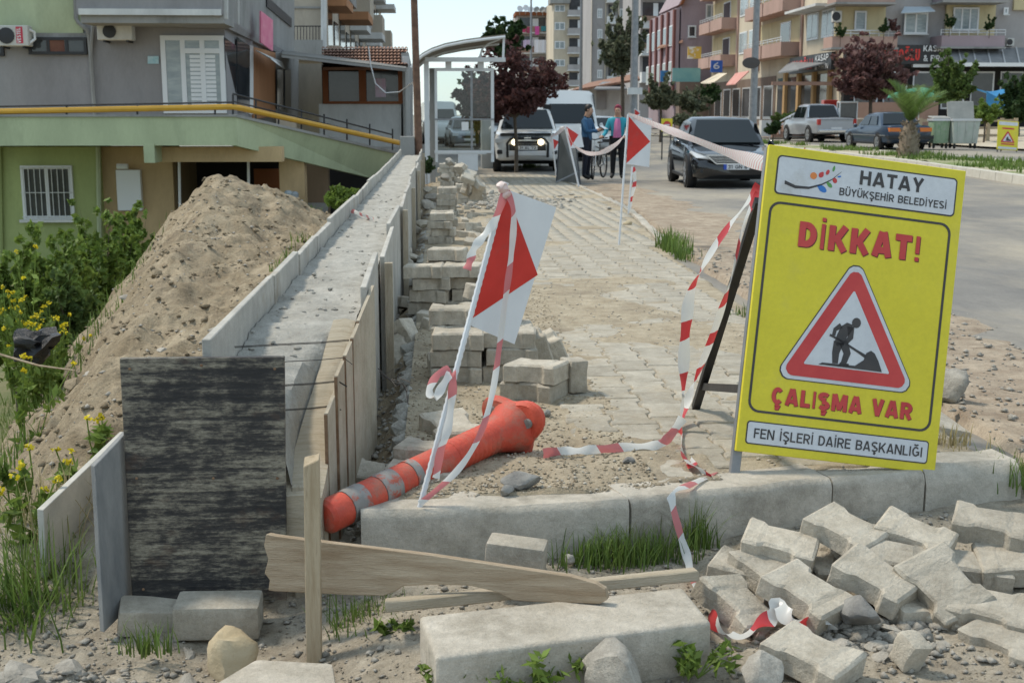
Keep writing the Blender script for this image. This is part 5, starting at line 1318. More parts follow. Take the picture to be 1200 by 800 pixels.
for fl in range(4):
    z = 2.6 + fl * 2.9
    for k in range(7):
        Ya = 43.5 + k * 6.2
        dep = .9 if (k + fl) % 2 else .5
        s_ = bb.box('balcony', M_cgrey if k % 2 else M_beige, Xf + .01, Xf + dep, Ya, Ya + 3.2, z, z + .95)
        bb.box('window', M_glass, Xf + .005, Xf + .05, Ya + 3.6, Ya + 5.3, z + .5, z + 2.0)
        bb.box('shadow_window', M_glass, Xf + .006, Xf + .04, Ya + .3, Ya + 2.7, z + .96, z + 2.3)
        if fl < 3: bb.box('awning', M_orw if k < 2 else M_whitew, Xf + .02, Xf + dep + .25, Ya - .1, Ya + 3.3, z + 2.25, z + 2.55)
for x, y0 in ((378, 30), (381, 30)): bb.tube('drain_pipe', M_whitew, [(x, -60, 41.8), (x, 58, 41.8)], .06)

# tiled hut with a canopy
YH = 34.0
ht = Bld('tiled_hut', 'low hut with brown tiled roof and orange posts behind the ramp', 'building', (A(425, 170, YH).x, YH, -.6))
ht.face('low_wall', M_whitew, 375, 478, 122, 172, YH, .25)
ht.face('side_wall', M_whitew, 473, 479, 66, 172, YH - .05, .3)
ht.slant('side_wall', M_cgrey, [(479, 172, YH), (484, 172, 40), (484, 85, 40), (479, 62, YH)], .2, (-1, 0, 0))
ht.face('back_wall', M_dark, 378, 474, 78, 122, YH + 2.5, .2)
ht.face('interior_wall', M_beige, 348, 378, 75, 165, 38, .3)
for x0, x1 in ((378.5, 384), (421, 428.5), (467, 473)): ht.face('post', M_brn, x0, x1, 82, 122, YH - .04, .2)
ht.face('window_rail', M_brn, 384.1, 466.9, 119, 122, YH - .05, .15)
for x0, x1 in ((384.5, 420.5), (429, 447), (447.6, 466.5)): ht.face('pane', M_glass, x0, x1, 84, 118.8, YH + .1, .02)
ht.face('pink_notice', mat('notice', (.55, .35, .45), (.6, .55, .6), 6, .6), 440, 452, 92, 114, YH + .06, .02)
ht.slant('roof', M_tile, [(378, 79, YH - .4), (476, 79, YH - .4), (476, 57, YH + 3), (380, 58, YH + 3)], .08, (0, .3, -1))
n_t = 24
tm = MB()
for k in range(n_t):
    t = k / (n_t - 1)
    for j in range(6):
        s0, s1 = j / 6, (j + 1) / 6
        pa = A(379 + 97 * t, 79 - 22 * s0, YH - .42 + 3.4 * s0); pb = A(379 + 97 * t, 79 - 22 * s1 + .6, YH - .42 + 3.4 * s1)
        tm.tube([pa + Vector((0, 0, .05)), pb + Vector((0, 0, .03))], [.055, .045], 5, False)
ht._b(tm, 'roof_tiles', M_tile, smooth=True)['kind'] = 'stuff'
ht.slant('canopy', M_canopy, [(330, 66, 31), (476, 83, 32), (476, 78, 36), (332, 62, 36)], .06, (0, 0, 1))
ht.slant('canopy_edge', M_cgrey, [(330, 67.5, 30.98), (476, 84, 31.98), (476, 81, 31.98), (330, 65, 30.98)], .05, (0, 1, 0))
ht.face('gutter_pipe', M_whitew, 476, 479.5, 66, 172, YH - .2, .1)
c_ = [(432, 55, 31.5), (434, 75, 31.5), (440, 98, 31.5), (452, 109, 31.5), (468, 108, 31.5), (482, 98, 30), (491, 92, 28)]
mb = MB(); mb.tube([A(*p) for p in c_], .015, 5); one(mb, 'cable', M_pvc, 'pale cable sagging from the hut roof to the rusty pole', 'cable', smooth=True)
# end pillar of the wall, utility pole
mb = MB(); a = A(469, 186, 26); c = A(485, 160, 26); mb.box(a.x, c.x, 26, 26.3, -.4, c.z)
one(mb, 'concrete_pillar', M_cgrey, 'short grey pillar closing the far end of the wall', 'pillar', bevel=(.01, 1))
mb = MB(); mb.tube([A(492, 213, 26.2) - Vector((0, 0, .1)), A(484, -40, 26.4)], [.085, .07], 10)
one(mb, 'utility_pole', mat('rusty_pole', (.10, .055, .035), (.20, .11, .07), 6, .8, c3=(.08, .07, .065), s3=2), 'rusty brown pole at the far end of the wall', 'pole', smooth=True)
# ================================================================ OPPOSITE SIDE: median, pavement, buildings
M_med = mat('median_earth', (0.38, 0.32, 0.23), (0.50, 0.44, 0.34), 1.5, .95, .6, 20, c3=(.16, .20, .06), s3=.5, t3=(.45, .6))
M_pink2 = plain('salmon_render', (0.43, 0.29, 0.24), sc=.3); M_cream = plain('cream_render', (0.55, 0.48, 0.37), sc=.3); M_yellow = plain('yellow_render', (0.56, 0.48, 0.29), sc=.3)
M_mauve = plain('mauve_render', (0.34, 0.27, 0.29), sc=.3); M_mgrey = plain('mid_grey_render', (0.36, 0.34, 0.33), sc=.3); M_brick = plain('brick_red', (0.33, 0.21, 0.16), sc=.5); M_dred = plain('dark_red_frame', (0.20, 0.085, 0.075), sc=.5)
M_awr = mat('red_awning', (.55, .22, .18), (.62, .34, .28), 2, .7); M_awc = mat('cream_awning', (.60, .52, .38), (.66, .6, .48), 2, .7); M_awg = mat('grey_awning', (.17, .175, .18), (.24, .24, .24), 2, .6)
def medz(x, y): return .02 + .07 * fn(x, y, 0, .5) + .05
def med_l(y): return lerp_tab([(18, 11.0), (24, 11.35), (32, 12.2), (45, 12.8), (80, 13.0)], y)
def med_r(y): return lerp_tab([(18, 15.0), (30, 15.0), (45, 14.6), (60, 14.0), (80, 13.6)], y)
V, F = [], []; yy = lin(18, 80, 70); nx = 14
for y in yy:
    for i in range(nx):
        x = med_l(y) + .15 + (med_r(y) - med_l(y) - .3) * i / (nx - 1); V.append((x, y, medz(x, y)))
F = [(j * nx + i, j * nx + i + 1, (j + 1) * nx + i + 1, (j + 1) * nx + i) for j in range(len(yy) - 1) for i in range(nx - 1)]
med = soup('median', V, F, M_med, None, 'structure', True)
M_mk = mat('median_kerb', (.46, .43, .36), (.56, .53, .46), 3, .9)
y = 18.2
while y < 62:
    for fx, sg_ in ((med_l, 0), (med_r, -.16)):
        mb = MB(); a, b = fx(y) + sg_, fx(y + .98) + sg_
        mb.hexa([(a, y, -.2), (a + .16, y, -.2), (b + .16, y + .96, -.2), (b, y + .96, -.2), (a + .02, y, .075), (a + .16, y, .085), (b + .16, y + .96, .085), (b + .02, y + .96, .075)])
        mb.build('kerb_stone', M_mk, med)
    y += .98
field('far_pavement', lin(20.6, 60, 12), lin(20, 110, 40), lambda x, y: .06 + .03 * fn(x, y, 0, .4) + .5 * sst(22.5, 26, x), mat('far_pavement', (.40, .34, .25), (.50, .44, .34), .6, .95), kind='structure')

# --- butcher's block
k1 = Bld('apartment_building', 'cream block with pink balconies and a black shop sign', 'building', (29, 72, 0))
XB = 23.0
k1.box('street_wall', M_cream, XB, XB + 8, 70.6, 105, 0, 17)
FL = [5.0, 7.75, 10.5, 13.2]
for j, (Ya, Yb, typ) in enumerate([(72.0, 78.5, 'w'), (79.0, 89.0, 'b'), (89.5, 95.5, 'w'), (96, 104.5, 'b')]):
    k1.box('pilaster', M_pink2, XB - .12, XB - .002, Ya - .4, Ya - .05, 4.3, 17)
    for z in FL:
        if typ == 'w':
            for c in ((Ya + .4), (Ya + 3.4)):
                w = k1.box('window', M_pvc, XB - .06, XB - .003, c, c + 2.3, z + .7, z + 2.3)
                for e in range(2): k1.box('pane', M_glassl, XB - .075, XB - .062, c + .12 + 1.1 * e, c + 1.08 + 1.1 * e, z + .82, z + 2.2, parent=w)
        else:
            k1.box('balcony_recess', M_yellow, XB - .05, XB - .004, Ya + .1, Yb - .1, z + .05, z + 2.4)
            for e in range(2):
                b0 = Ya + .1 + e * (Yb - Ya) / 2
                bl_ = k1.box('balcony', M_pink2, XB - 1.25, XB - .06, b0, b0 + (Yb - Ya) / 2 - .25, z - .1, z + .75)
                mb = MB()
                for h_ in (.9, 1.05): mb.tube([(XB - 1.2, b0, z + h_), (XB - 1.2, b0 + (Yb - Ya) / 2 - .25, z + h_)], .03, 5)
                for e2 in range(5): yv = b0 + .1 + e2 * ((Yb - Ya) / 2 - .5) / 4; mb.tube([(XB - 1.2, yv, z + .74), (XB - 1.2, yv, z + 1.05)], .025, 5)
                k1._b(mb, 'balcony_rail', M_alu, bl_)
            w = k1.box('window', M_pvc, XB - .10, XB - .052, Ya + 2.2, Ya + 4.6, z + .1, z + 2.2); k1.box('pane', M_glass, XB - .115, XB - .102, Ya + 2.35, Ya + 4.45, z + .2, z + 2.1, parent=w)
k1.box('balcony_awning', M_whitew, XB - 1.3, XB - .01, 72, 78.4, 7.35, 7.5)
# ground floor under the street facade
k1.box('shop_front', M_glass, XB - .04, XB - .003, 72.2, 84, .9, 3.6)
for y in (72.1, 75.2, 78.4, 81.5): k1.box('shop_post', plain('tan_post', (.42, .27, .13)), XB - .25, XB - .05, y, y + .45, .4, 3.9)
k1.box('shop_front', plain('dull_shop', (.20, .15, .12)), XB - .045, XB - .004, 84.5, 104, .5, 3.8)
for i in range(6): w = k1.box('shop_window', M_alu, XB - .09, XB - .05, 85 + 3.1 * i, 87.4 + 3.1 * i, .9, 3.2); k1.box('pane', M_glass, XB - .105, XB - .092, 85.2 + 3.1 * i, 87.2 + 3.1 * i, 1.1, 3.1, parent=w)
a1 = k1.slant('shop_awning', M_awg, [(912, 85, 76), (936, 81, 72), (975, 72, 72), (928, 70, 81)], .08, (0, 0, -1))
sgn1 = k1.box('shop_sign', M_blk, XB - .55, XB - .3, 71, 79.5, 3.75, 4.75)
tw = text_mesh('KASAP', .6, M_pvc, sgn1, 'lettering', (XB - .60 - 29, 73.9 - 72, 4.30), width=2.5, cap=.36, rot=(PI / 2, 0, -PI / 2)); 
tw = text_mesh('& FIRIN', .6, M_pvc, sgn1, 'lettering', (XB - .60 - 29, 73.9 - 72, 3.84), width=2.5, cap=.30, rot=(PI / 2, 0, -PI / 2))
tw = text_mesh('HANOĞLU', .8, M_srb, sgn1, 'lettering', (XB - .60 - 29, 79.2 - 72, 3.92), width=4.8, cap=.6, rot=(PI / 2, 0, -PI / 2))
# front facade facing the camera
YB = 70.0
k1.face('front_wall', M_mgrey, 985, 1290, -160, 165, YB + .4, 6)
k1.face('front_panel', M_yellow, 978, 1042, -60, 52, YB + .2, .19); k1.face('front_panel', M_yellow, 1107, 1172, -60, 52, YB + .2, .19); k1.face('front_panel', M_yellow, 1188, 1260, -60, 12, YB + .2, .19)
for x0, x1, y0, y1, nx_ in ((1059, 1088, 15, 40, 2), (1116, 1148, 9, 36, 3), (1001, 1016, 13, 36, 1), (1176, 1182, 9, 17, 1), (1060, 1088, -50, -22, 2)): k1.window(x0, x1, y0, y1, YB + .1, nx_, 1, M_glassl, fw=.09)
k1.slant('window_awning', mat('blue_grey_awning', (.42, .48, .52), rough=.6), [(1056, 15, YB - .8), (1096, 13, YB - .8), (1090, 8, YB + .15), (1060, 8, YB + .15)], .05, (0, 0, -1))
for x0, x1, ya in ((975, 1052, 43), (1103, 1178, 42), (1106, 1180, -12), (980, 1050, -10)):
    bl_ = k1.face('balcony', M_pink2 if x0 < 1000 else M_mauve, x0, x1, ya, ya + 13, YB - 1.3, 1.6)
    k1.face('balcony_slab', M_cgrey, x0 - 1, x1 + 1, ya + 13, ya + 15, YB - 1.4, 1.9)
    mb = MB(); a = A(x0, ya - 7, YB - 1.2); c = A(x1, ya, YB - 1.2)
    for z in (a.z, (a.z + c.z) / 2): mb.tube([(a.x, YB - 1.2, z), (c.x, YB - 1.2, z)], .03, 5)
    for i in range(8): x = a.x + (c.x - a.x) * i / 7; mb.tube([(x, YB - 1.2, c.z), (x, YB - 1.2, a.z)], .025, 5)
    k1._b(mb, 'balcony_rail', M_alu, bl_)
k1.aircon(976, 987, 13, 26, YB - .5); k1.aircon(1180, 1189, 45, 54, YB - .5)
s2 = k1.face('shop_sign', M_blk, 990, 1112, 53, 75, YB - .6, .3)
for tx, x, y, w_, cp, m_ in (('KASAP', 1082, 60.5, 27, .33, M_pvc), ('& FIRIN', 1082, 72, 27, .33, M_pvc), ('HANOĞLU', 1032, 71, 46, .62, M_srb)):
    p = A(x, y, YB - .63); text_mesh(tx, .6, m_, s2, 'lettering', Vector(p) - k1.b, width=w_ / 20.7, cap=cp)
k1.face('sign_base', M_alu, 1070, 1112, 75.2, 79, YB - .55, .3)
k1.face('sign_base', M_brick, 905, 990, 96, 100, YB + 1, .2)
aw = k1.slant('front_awning', M_awg, [(1112, 74, YB - 2.4), (1290, 74, YB - 2.4), (1290, 56, YB - .2), (1112, 56, YB - .2)], .08, (0, 0, -1))
for i in range(9): k1.slant('awning_rib', M_alu, [(1126 + 17 * i, 74, YB - 2.42), (1127.6 + 17 * i, 74, YB - 2.42), (1123.6 + 17 * i, 56, YB - .22), (1122 + 17 * i, 56, YB - .22)], .04, (0, 0, 1), parent=aw)
k1.face('awning_fascia', M_pvc, 1112, 1290, 74, 78, YB - 2.5, .1)
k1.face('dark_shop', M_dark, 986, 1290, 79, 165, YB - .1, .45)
for i in range(8): w = k1.face('shop_window', M_alu, 1000 + 34 * i, 1030 + 34 * i, 84, 128, YB - .16, .05); k1.face('pane', M_glass, 1002 + 34 * i, 1028 + 34 * i, 86, 126, YB - .19, .028, parent=w)
k1.face('plinth', M_brick, 985, 1100, 120, 165, YB - 2.5, 2.3)
# potted plants on balconies are built with the vegetation

# --- mauve house
m1 = Bld('house', 'mauve house with pitched roof and dark red window frames behind the poles', 'building', (22, 108, 0))
m1.face('front_wall', M_mauve, 795, 838, 6, 165, 106, 10)
m1.slant('gable', M_mauve, [(795, 6.1, 106), (880, 6.1, 106), (880, -40, 106), (812, -24, 106)], 9.5, (0, 1, 0))
Xm = A(795, 100, 106).x
m1.box('street_wall', M_mauve, Xm - .3, Xm - .01, 106.1, 119, 0, 10)
for i in range(5):
    m1.box('red_pilaster', M_dred, Xm - .5, Xm - .31, 106.1 + i * 2.9, 106.7 + i * 2.9, 2, 9.9)
    for z in (4.0, 7.0): w = m1.box('window', M_pvc, Xm - .4, Xm - .31, 106.9 + i * 2.9, 108.6 + i * 2.9, z, z + 1.7); m1.box('pane', M_glass, Xm - .43, Xm - .405, 107 + i * 2.9, 108.5 + i * 2.9, z + .1, z + 1.6, parent=w)
m1.slant('roof_edge', M_brn, [(774, 24, 120), (797, 6, 105.5), (812, -26, 105.5), (790, -2, 120)], .3, (1, 0, .3))
m1.window(827, 841, 5, 22, 105.9, 2, 1, M_glassl, fw=.12); m1.window(806, 816, 30, 44, 105.9, 1, 1, M_glass, fw=.12)
m1.slant('side_roof', M_tile, [(770, 56, 112), (800, 48, 105), (800, 44, 107), (776, 51, 113)], .15, (0, 0, -1))
for nm, x0, x1, y0, y1, Yq, mm in (('blue_sign', 774, 783, 83, 96, 100, mat('sign_blue', (.03, .18, .42), rough=.5)), ('shop_sign', 788, 821, 80, 96, 98, mat('sign_teal', (.14, .34, .36), (.22, .42, .40), 1.5, .5)),
                                   ('hanging_sign', 806, 822, 55, 69, 96, mat('sign_orange_white', (.62, .38, .06), (.7, .66, .6), 1.2, .5, lo=.48, hi=.52)), ('hanging_sign', 833, 847, 71, 85, 92, mat('sign_royal_blue', (.03, .10, .40), (.03, .13, .5), 2, .5))):
    s_ = m1.face(nm, mm, x0, x1, y0, y1, Yq, .15)
p = A(836, 81, 91.9); text_mesh('6', .5, M_pvc, m1.root, 'lettering', Vector(p) - m1.b, width=.45, cap=.45)
m1.slant('awning', M_awc, [(821, 97, 96), (836, 97, 92), (852, 86, 93), (842, 86, 98)], .08, (0, 0, -1))
m1.slant('awning', M_awr, [(851, 99, 88), (862, 98, 85), (878, 83, 85), (862, 86, 89)], .08, (0, 0, -1))
m1.face('ground_floor', plain('dull_shop', (.20, .15, .12)), 795, 880, 95, 160, 104, 1.5); m1.face('shop_opening', M_dark, 840, 876, 100, 130, 103.8, .15)
for x0 in (846, 856, 864): m1.face('goods_rack', mat('goods_red', (.35, .06, .04), (.3, .2, .08), 3, .7), x0, x0 + 6, 112, 128, 103, .5)

# --- row of flats further up the street
def frontal(name, label, x0, x1, ytop, Y, wall_m, floors, bal, cat='building', base=160):
    b = Bld(name, label, cat, ((A(x0, 100, Y).x + A(x1, 100, Y).x) / 2, Y, -.3))
    b.face('wall', wall_m, x0, x1, ytop, base, Y, 12)
    for (ya, yb) in floors:
        for (xa, xb, typ, m_) in bal:
            if typ == 'b':
                q = b.face('balcony', m_, xa, xb, yb - (yb - ya) * .38, yb, Y - 1.3, 1.29)
                b.face('balcony_slab', M_whitew, xa - .6, xb + .6, yb, yb + 1.2, Y - 1.4, 1.39)
                b.face('recess', M_glass, xa + 1, xb - 1, ya + 1, yb - (yb - ya) * .38 - .2, Y - .05, .04)
                b.face('door', M_pvc, xa + (xb - xa) * .5, xa + (xb - xa) * .72, ya + 2, yb - (yb - ya) * .38 - .2, Y - .1, .045)
            else: b.window(xa, xb, ya + (yb - ya) * .25, ya + (yb - ya) * .75, Y - .05, 2, 1, M_glassl if m_ else M_glass, fw=.12, sill=False)
    return b
f1 = frontal('apartment_building', 'unfinished grey block with white balconies and brick parapets beside the mauve house', 748, 792, -60, 125, M_mgrey, [(-35, -5), (2, 32), (34, 64), (66, 96)], [(752, 779, 'b', M_whitew), (782, 790, 'w', 0)])
for ya in (19, 51): f1.face('brick_parapet', M_brick, 752, 776, ya, ya + 5, 123.5, .1)
f1.face('brick_wall', M_brick, 786, 812, -60, 10, 124.5, .4); f1.face('blue_shutter', mat('shutter_blue', (.04, .16, .36), rough=.5), 768, 773, 64, 81, 124.8, .1)
f2 = frontal('apartment_building', 'tall grey block with white balcony edges and yellow stripes', 692, 752, -80, 150, M_mgrey, [(-20, 2), (5, 27), (29, 51), (53, 75), (77, 97)], [(700, 706, 'w', 1), (712, 722, 'b', M_whitew), (726, 734, 'w', 1), (738, 748, 'b', M_cream)])
for x in (692.5, 709, 724, 736): f2.face('yellow_stripe', M_cream, x, x + 2, -80, 118, 149.6, .35)
f3 = frontal('apartment_building', 'beige block with stacked balconies at the end of the street', 648, 691, 0, 185, M_cream, [(2, 18), (22, 40), (44, 62), (66, 82), (84, 100)], [(650, 662, 'w', 1), (666, 688, 'b', M_mgrey)])
f3.face('roof_slab', M_cgrey, 645, 668, -2, 4, 184, 4); f3.face('top_window', M_glass, 669, 684, -6, 8, 184.8, .1)
f4 = frontal('apartment_building', 'farthest low block with washing on its balconies and satellite dishes', 606, 649, 16, 200, plain('dusty_render', (.40, .36, .33), sc=.3), [(20, 38), (42, 62), (66, 86)], [(608, 640, 'b', M_brick), (642, 648, 'w', 0)])
f4.face('roof_edge', M_brn, 604, 651, 14, 18, 199, 6)
for i, (x, y) in enumerate(((609, 11), (616, 10), (622, 12), (629, 12), (636, 12), (641, 12))):
    p = A(x, y, 198); mb = MB(); X = Matrix.Translation(p) @ Euler((R(70), 0, R(20 - 12 * i))).to_matrix().to_4x4()
    mb.lathe([(.02, 0), (.35, .06), (.5, .16), (.49, .17), (.3, .08), (.02, .03)], 12, X); o = f4._b(mb, 'satellite_dish', M_alu if i < 3 else M_cgrey, smooth=True)
    mb = MB(); mb.tube([p + Vector((0, .1, -.9)), p + Vector((0, .1, 0))], .04, 5); f4._b(mb, 'dish_mast', M_cgrey, o)
for i, (x0, x1, y0, y1, c_) in enumerate(((612, 616, 31, 38, (.5, .05, .15)), (617, 621, 32, 39, (.35, .06, .12)), (627, 632, 31, 41, (.6, .10, .35)), (634, 640, 31, 37, (.05, .22, .25)), (613, 624, 47, 56, (.5, .4, .55)), (626, 640, 47, 62, (.7, .7, .75)))):
    Yq = 198.3; a = A(x0, y1, Yq); c = A(x1, y0, Yq); mb = MB(); n = 6
    rings = [[Vector((a.x + (c.x - a.x) * k / n, Yq + .06 * math.sin(k * 2.2), z)) for z in (a.z, c.z)] for k in range(n + 1)]
    mb.loft(rings, cap=False, close=False); rings = [[p + Vector((0, .03, 0)) for p in r_] for r_ in rings]; mb.loft(rings, cap=False, close=False)
    o = one(mb, 'laundry', mat('laundry%d' % i, c_, rough=.9), ['dark pink cloth at the left of the upper washing line', 'maroon cloth on the upper washing line', 'bright pink towel on the upper washing line', 'teal cloth at the right of the upper washing line', 'lilac sheet on the lower balcony of the far block', 'white sheet on the lower balcony of the far block'][i], 'laundry')
# low sheds and shop roofs below the flats
sh = Bld('shed', 'low shed with rusty sloping roof below the tall grey block', 'shed', (A(715, 120, 110).x, 110, -.2))
sh.face('wall', M_whitew, 672, 745, 104, 150, 110, 5); sh.slant('roof', M_tile, [(668, 106, 108), (750, 92, 108), (746, 86, 115), (690, 97, 115)], .2, (0, 0, -1)); sh.face('shutter', M_mgrey, 699, 711, 107, 128, 109.8, .1)
sh.face('lean_to', M_mgrey, 640, 664, 96, 106, 130, 4)
sh.slant('porch_roof', M_awg, [(696, 104, 107), (735, 104, 107), (730, 96, 110), (706, 96, 110)], .12, (0, 0, -1))
# terrace steps with railing by the shop
st = Bld('steps', 'brick steps with pale metal railing below the butcher sign', 'steps', (A(930, 160, 66).x, 66, 0))
for i in range(7): p0, p1 = A(905 + 7 * i, 158, 65), A(960, 158, 65); st.box('step', M_brick, p0.x, p1.x, 65, 68.5, .05 + .16 * i, .21 + .16 * i)
for y0 in (0, 5): st.tube('hand_rail', M_alu, [(900, 150 + y0, 64.8), (948, 124 + y0, 64.8), (950, 124 + y0, 64.8)], .045)
for i in range(5): x = 902 + 11.5 * i; yq = 149 - 6.1 * i; st.tube('rail_post', M_alu, [(x, yq + 14, 64.8), (x, yq, 64.8)], .035)
st.tube('hand_rail', M_alu, [(898, 148, 70), (918, 138, 70)], .04); st.tube('rail_post', M_alu, [(918, 160, 70), (918, 138, 70)], .04)
st.face('landing', M_brick, 955, 990, 138, 160, 65.5, 3)
st.face('meter_box', M_whitew, 892, 904, 141, 160, 64, .5)
# ================================================================ VEHICLES
M_tyre = mat('tyre_rubber', (.012, .012, .012), (.03, .028, .026), 20, .85); M_rim = mat('alloy_rim', (.42, .43, .44), rough=.35, metal=.7)
M_cglass = mat('car_glass', (.010, .014, .016), rough=.04, spec=.5); M_chrome = mat('chrome', (.62, .63, .64), rough=.18, metal=.9); M_trim = mat('black_plastic', (.015, .015, .016), rough=.55)
M_lamp = mat('headlamp', (.55, .57, .58), rough=.12, spec=.8); M_red = mat('tail_lamp', (.40, .02, .015), rough=.2); M_amb = mat('amber_lamp', (.62, .16, .02), rough=.25); M_plate = mat('number_plate', (.62, .62, .62), rough=.5); M_eu = mat('plate_blue', (.02, .07, .40), rough=.5)
M_lit = mat('lit_fog_lamp', (.9, .8, .6), rough=.3, emit=((1.0, .82, .5), 3.0))
def paint(name, c, met=.0, rough=.28): return mat(name, c, rough=rough, metal=met, coat=.6)
def car(name, label, c, L, W, H, loc, rz, kind='sedan', group=None, **kw):
    """x is along the car, nose towards -y of the car's own frame; origin on the ground under its middle"""
    root = thing(name, label, kw.get('cat', 'car'), loc, rz, group)
    w = W / 2; body = paint(*c) if isinstance(c, tuple) else c
    # stations along length s (0 nose .. 1 tail): half width factor, bottom z, top z (hood / belt / boot)
    if kind == 'sedan':
        ST = [(0, .62, .30, .52), (.015, .80, .24, .60), (.05, .92, .20, .68), (.14, .985, .19, .76), (.26, 1, .18, .86), (.30, 1, .18, .90), (.5, 1, .18, .92), (.72, 1, .18, .95), (.80, 1, .18, .97), (.93, .97, .22, .95), (.985, .88, .28, .90), (1, .78, .34, .80)]
        GH = dict(b0=.27, t0=.42, t1=.70, b1=.86, zb=.90)
    elif kind == 'box':     # square old saloon
        ST = [(0, .86, .34, .62), (.012, .93, .28, .68), (.05, .97, .24, .72), (.14, .99, .22, .76), (.28, 1, .22, .82), (.5, 1, .22, .84), (.72, 1, .22, .86), (.82, 1, .22, .88), (.95, .98, .24, .88), (.99, .95, .30, .86), (1, .88, .36, .76)]
        GH = dict(b0=.28, t0=.42, t1=.70, b1=.81, zb=.84)
    elif kind == 'suv':
        ST = [(0, .72, .42, .78), (.012, .84, .36, .92), (.04, .95, .32, 1.02), (.12, .99, .32, 1.08), (.24, 1, .30, 1.13), (.5, 1, .30, 1.15), (.8, 1, .30, 1.16), (.97, .97, .34, 1.14), (1, .90, .42, 1.0)]
        GH = dict(b0=.24, t0=.36, t1=.92, b1=.985, zb=1.12)
    elif kind == 'pickup':
        ST = [(0, .72, .42, .78), (.012, .84, .36, .92), (.04, .95, .32, 1.0), (.12, .99, .32, 1.05), (.24, 1, .30, 1.08), (.5, 1, .30, 1.10), (.62, 1, .34, 1.10), (.98, .98, .40, 1.12), (1, .96, .46, 1.08)]
        GH = dict(b0=.24, t0=.35, t1=.60, b1=.655, zb=1.07)
    else:                   # van
        ST = [(0, .80, .40, .90), (.012, .90, .34, 1.02), (.05, .97, .30, 1.12), (.12, 1, .30, 1.20), (.3, 1, .30, 1.25), (.6, 1, .30, 1.25), (.98, 1, .32, 1.25), (1, .97, .36, 1.2)]
        GH = dict(b0=.10, t0=.24, t1=.985, b1=1.0, zb=1.2)
    kz = kw.get('kz', 1.0)
    rings = []
    for s, fw_, zb, zt in ST:
        y = -L / 2 + s * L; ww = w * fw_; zt *= kz; zm = zb + (zt - zb) * .55
        half_ = [(0, zb), (ww * .86, zb), (ww * .97, zb + .05), (ww, zm), (ww * .985, zm + (zt - zm) * .45), (ww * .94, zt - .035), (ww * .84, zt), (0, zt + .025)]
        ring = [Vector((x, y, z)) for x, z in half_] + [Vector((-x, y, z)) for x, z in reversed(half_[1:-1])]
        rings.append(ring)
    mb = MB(); mb.loft(rings); mb.build('body', body, root, smooth=True)
    def top_at(s):
        for (a, _, _, za), (b, _, _, zb_) in zip(ST, ST[1:]):
            if s <= b: return (za + (zb_ - za) * (s - a) / (b - a)) * kz
        return ST[-1][3] * kz
    # greenhouse
    y = lambda s: -L / 2 + s * L
    zb0, zb1 = top_at(GH['b0']) - .02, top_at(min(GH['b1'], .97)) - .02; wb, wt = w * .90, w * (.74 if kind != 'van' else .82)
    zt0, zt1 = H - .05, H - .04
    P = lambda s, x, z: Vector((x, y(s), z))
    st_ = [(GH['b0'], wb, zb0), (GH['t0'], wt, zt0), ((GH['t0'] + GH['t1']) / 2, wt * 1.02, H), (GH['t1'], wt, zt1), (GH['b1'], wb, zb1)]
    def prof_z(s):
        for (a, _, za), (b, _, zb_) in zip(st_, st_[1:]):
            if s <= b: return za + (zb_ - za) * (s - a) / (b - a)
    grid = []
    for s, ww, z in st_:
        if z < H - .2: grid.append([P(s, -ww, z), P(s, -ww * .9, z + .005), P(s, 0, z + .02), P(s, ww * .9, z + .005), P(s, ww, z)])
        else: grid.append([P(s, -ww, z - .07), P(s, -ww * .86, z - .005), P(s, 0, z + .015), P(s, ww * .86, z - .005), P(s, ww, z - .07)])
    mb = MB(); mb.loft(grid, cap=False, close=False)
    for sgn in (-1, 1):
        i = 0 if sgn < 0 else 4
        side = [grid[k][i] for k in range(5)]; low = [Vector((sgn * wb, q.y, min(zb0, zb1) - .03)) for q in side]
        mb.loft([side, low], cap=False, close=False)
    mb.build('cabin', body, root, smooth=True)
    # glazing, a touch proud of the cabin shell
    def pane(q, name='window', t=.012):
        q = [Vector(p) for p in q]; n = (q[1] - q[0]).cross(q[2] - q[1]).normalized(); mb = MB()
        mb.hexa([p + n * .004 for p in q] + [p + n * (t + .004) for p in q]); return mb.build(name, M_cglass, root)
    lp = lambda a, b, t: a.lerp(b, t)
    def slope_pane(s0, s1, w0, w1, z0, z1, flip, name, up=.93):
        a0, a1 = P(s0, -w0, z0), P(s0, w0, z0); b0, b1 = P(s1, -w1, z1), P(s1, w1, z1)
        q = [lp(lp(a0, a1, .05), lp(b0, b1, .06), .08), lp(lp(a0, a1, .95), lp(b0, b1, .94), .08), lp(lp(a0, a1, .93), lp(b0, b1, .91), up), lp(lp(a0, a1, .07), lp(b0, b1, .09), up)]
        if flip: q = [q[1], q[0], q[3], q[2]]
        o = pane(q, name, .03)
        return o
    slope_pane(GH['b0'], GH['t0'], wb, wt, zb0 + .012, zt0 + .0, False, 'windscreen', .62 if kind == 'van' else .93)
    if kind != 'van': slope_pane(GH['b1'], GH['t1'], wb, wt, zb1 + .012, zt1 + .0, True, 'rear_window')
    nwin = {'sedan': [(.38, .53), (.545, .68)], 'box': [(.40, .53), (.55, .67)], 'suv': [(.34, .50), (.52, .68), (.70, .90)], 'pickup': [(.34, .46), (.475, .59)], 'van': [(.2, .34)]}[kind]
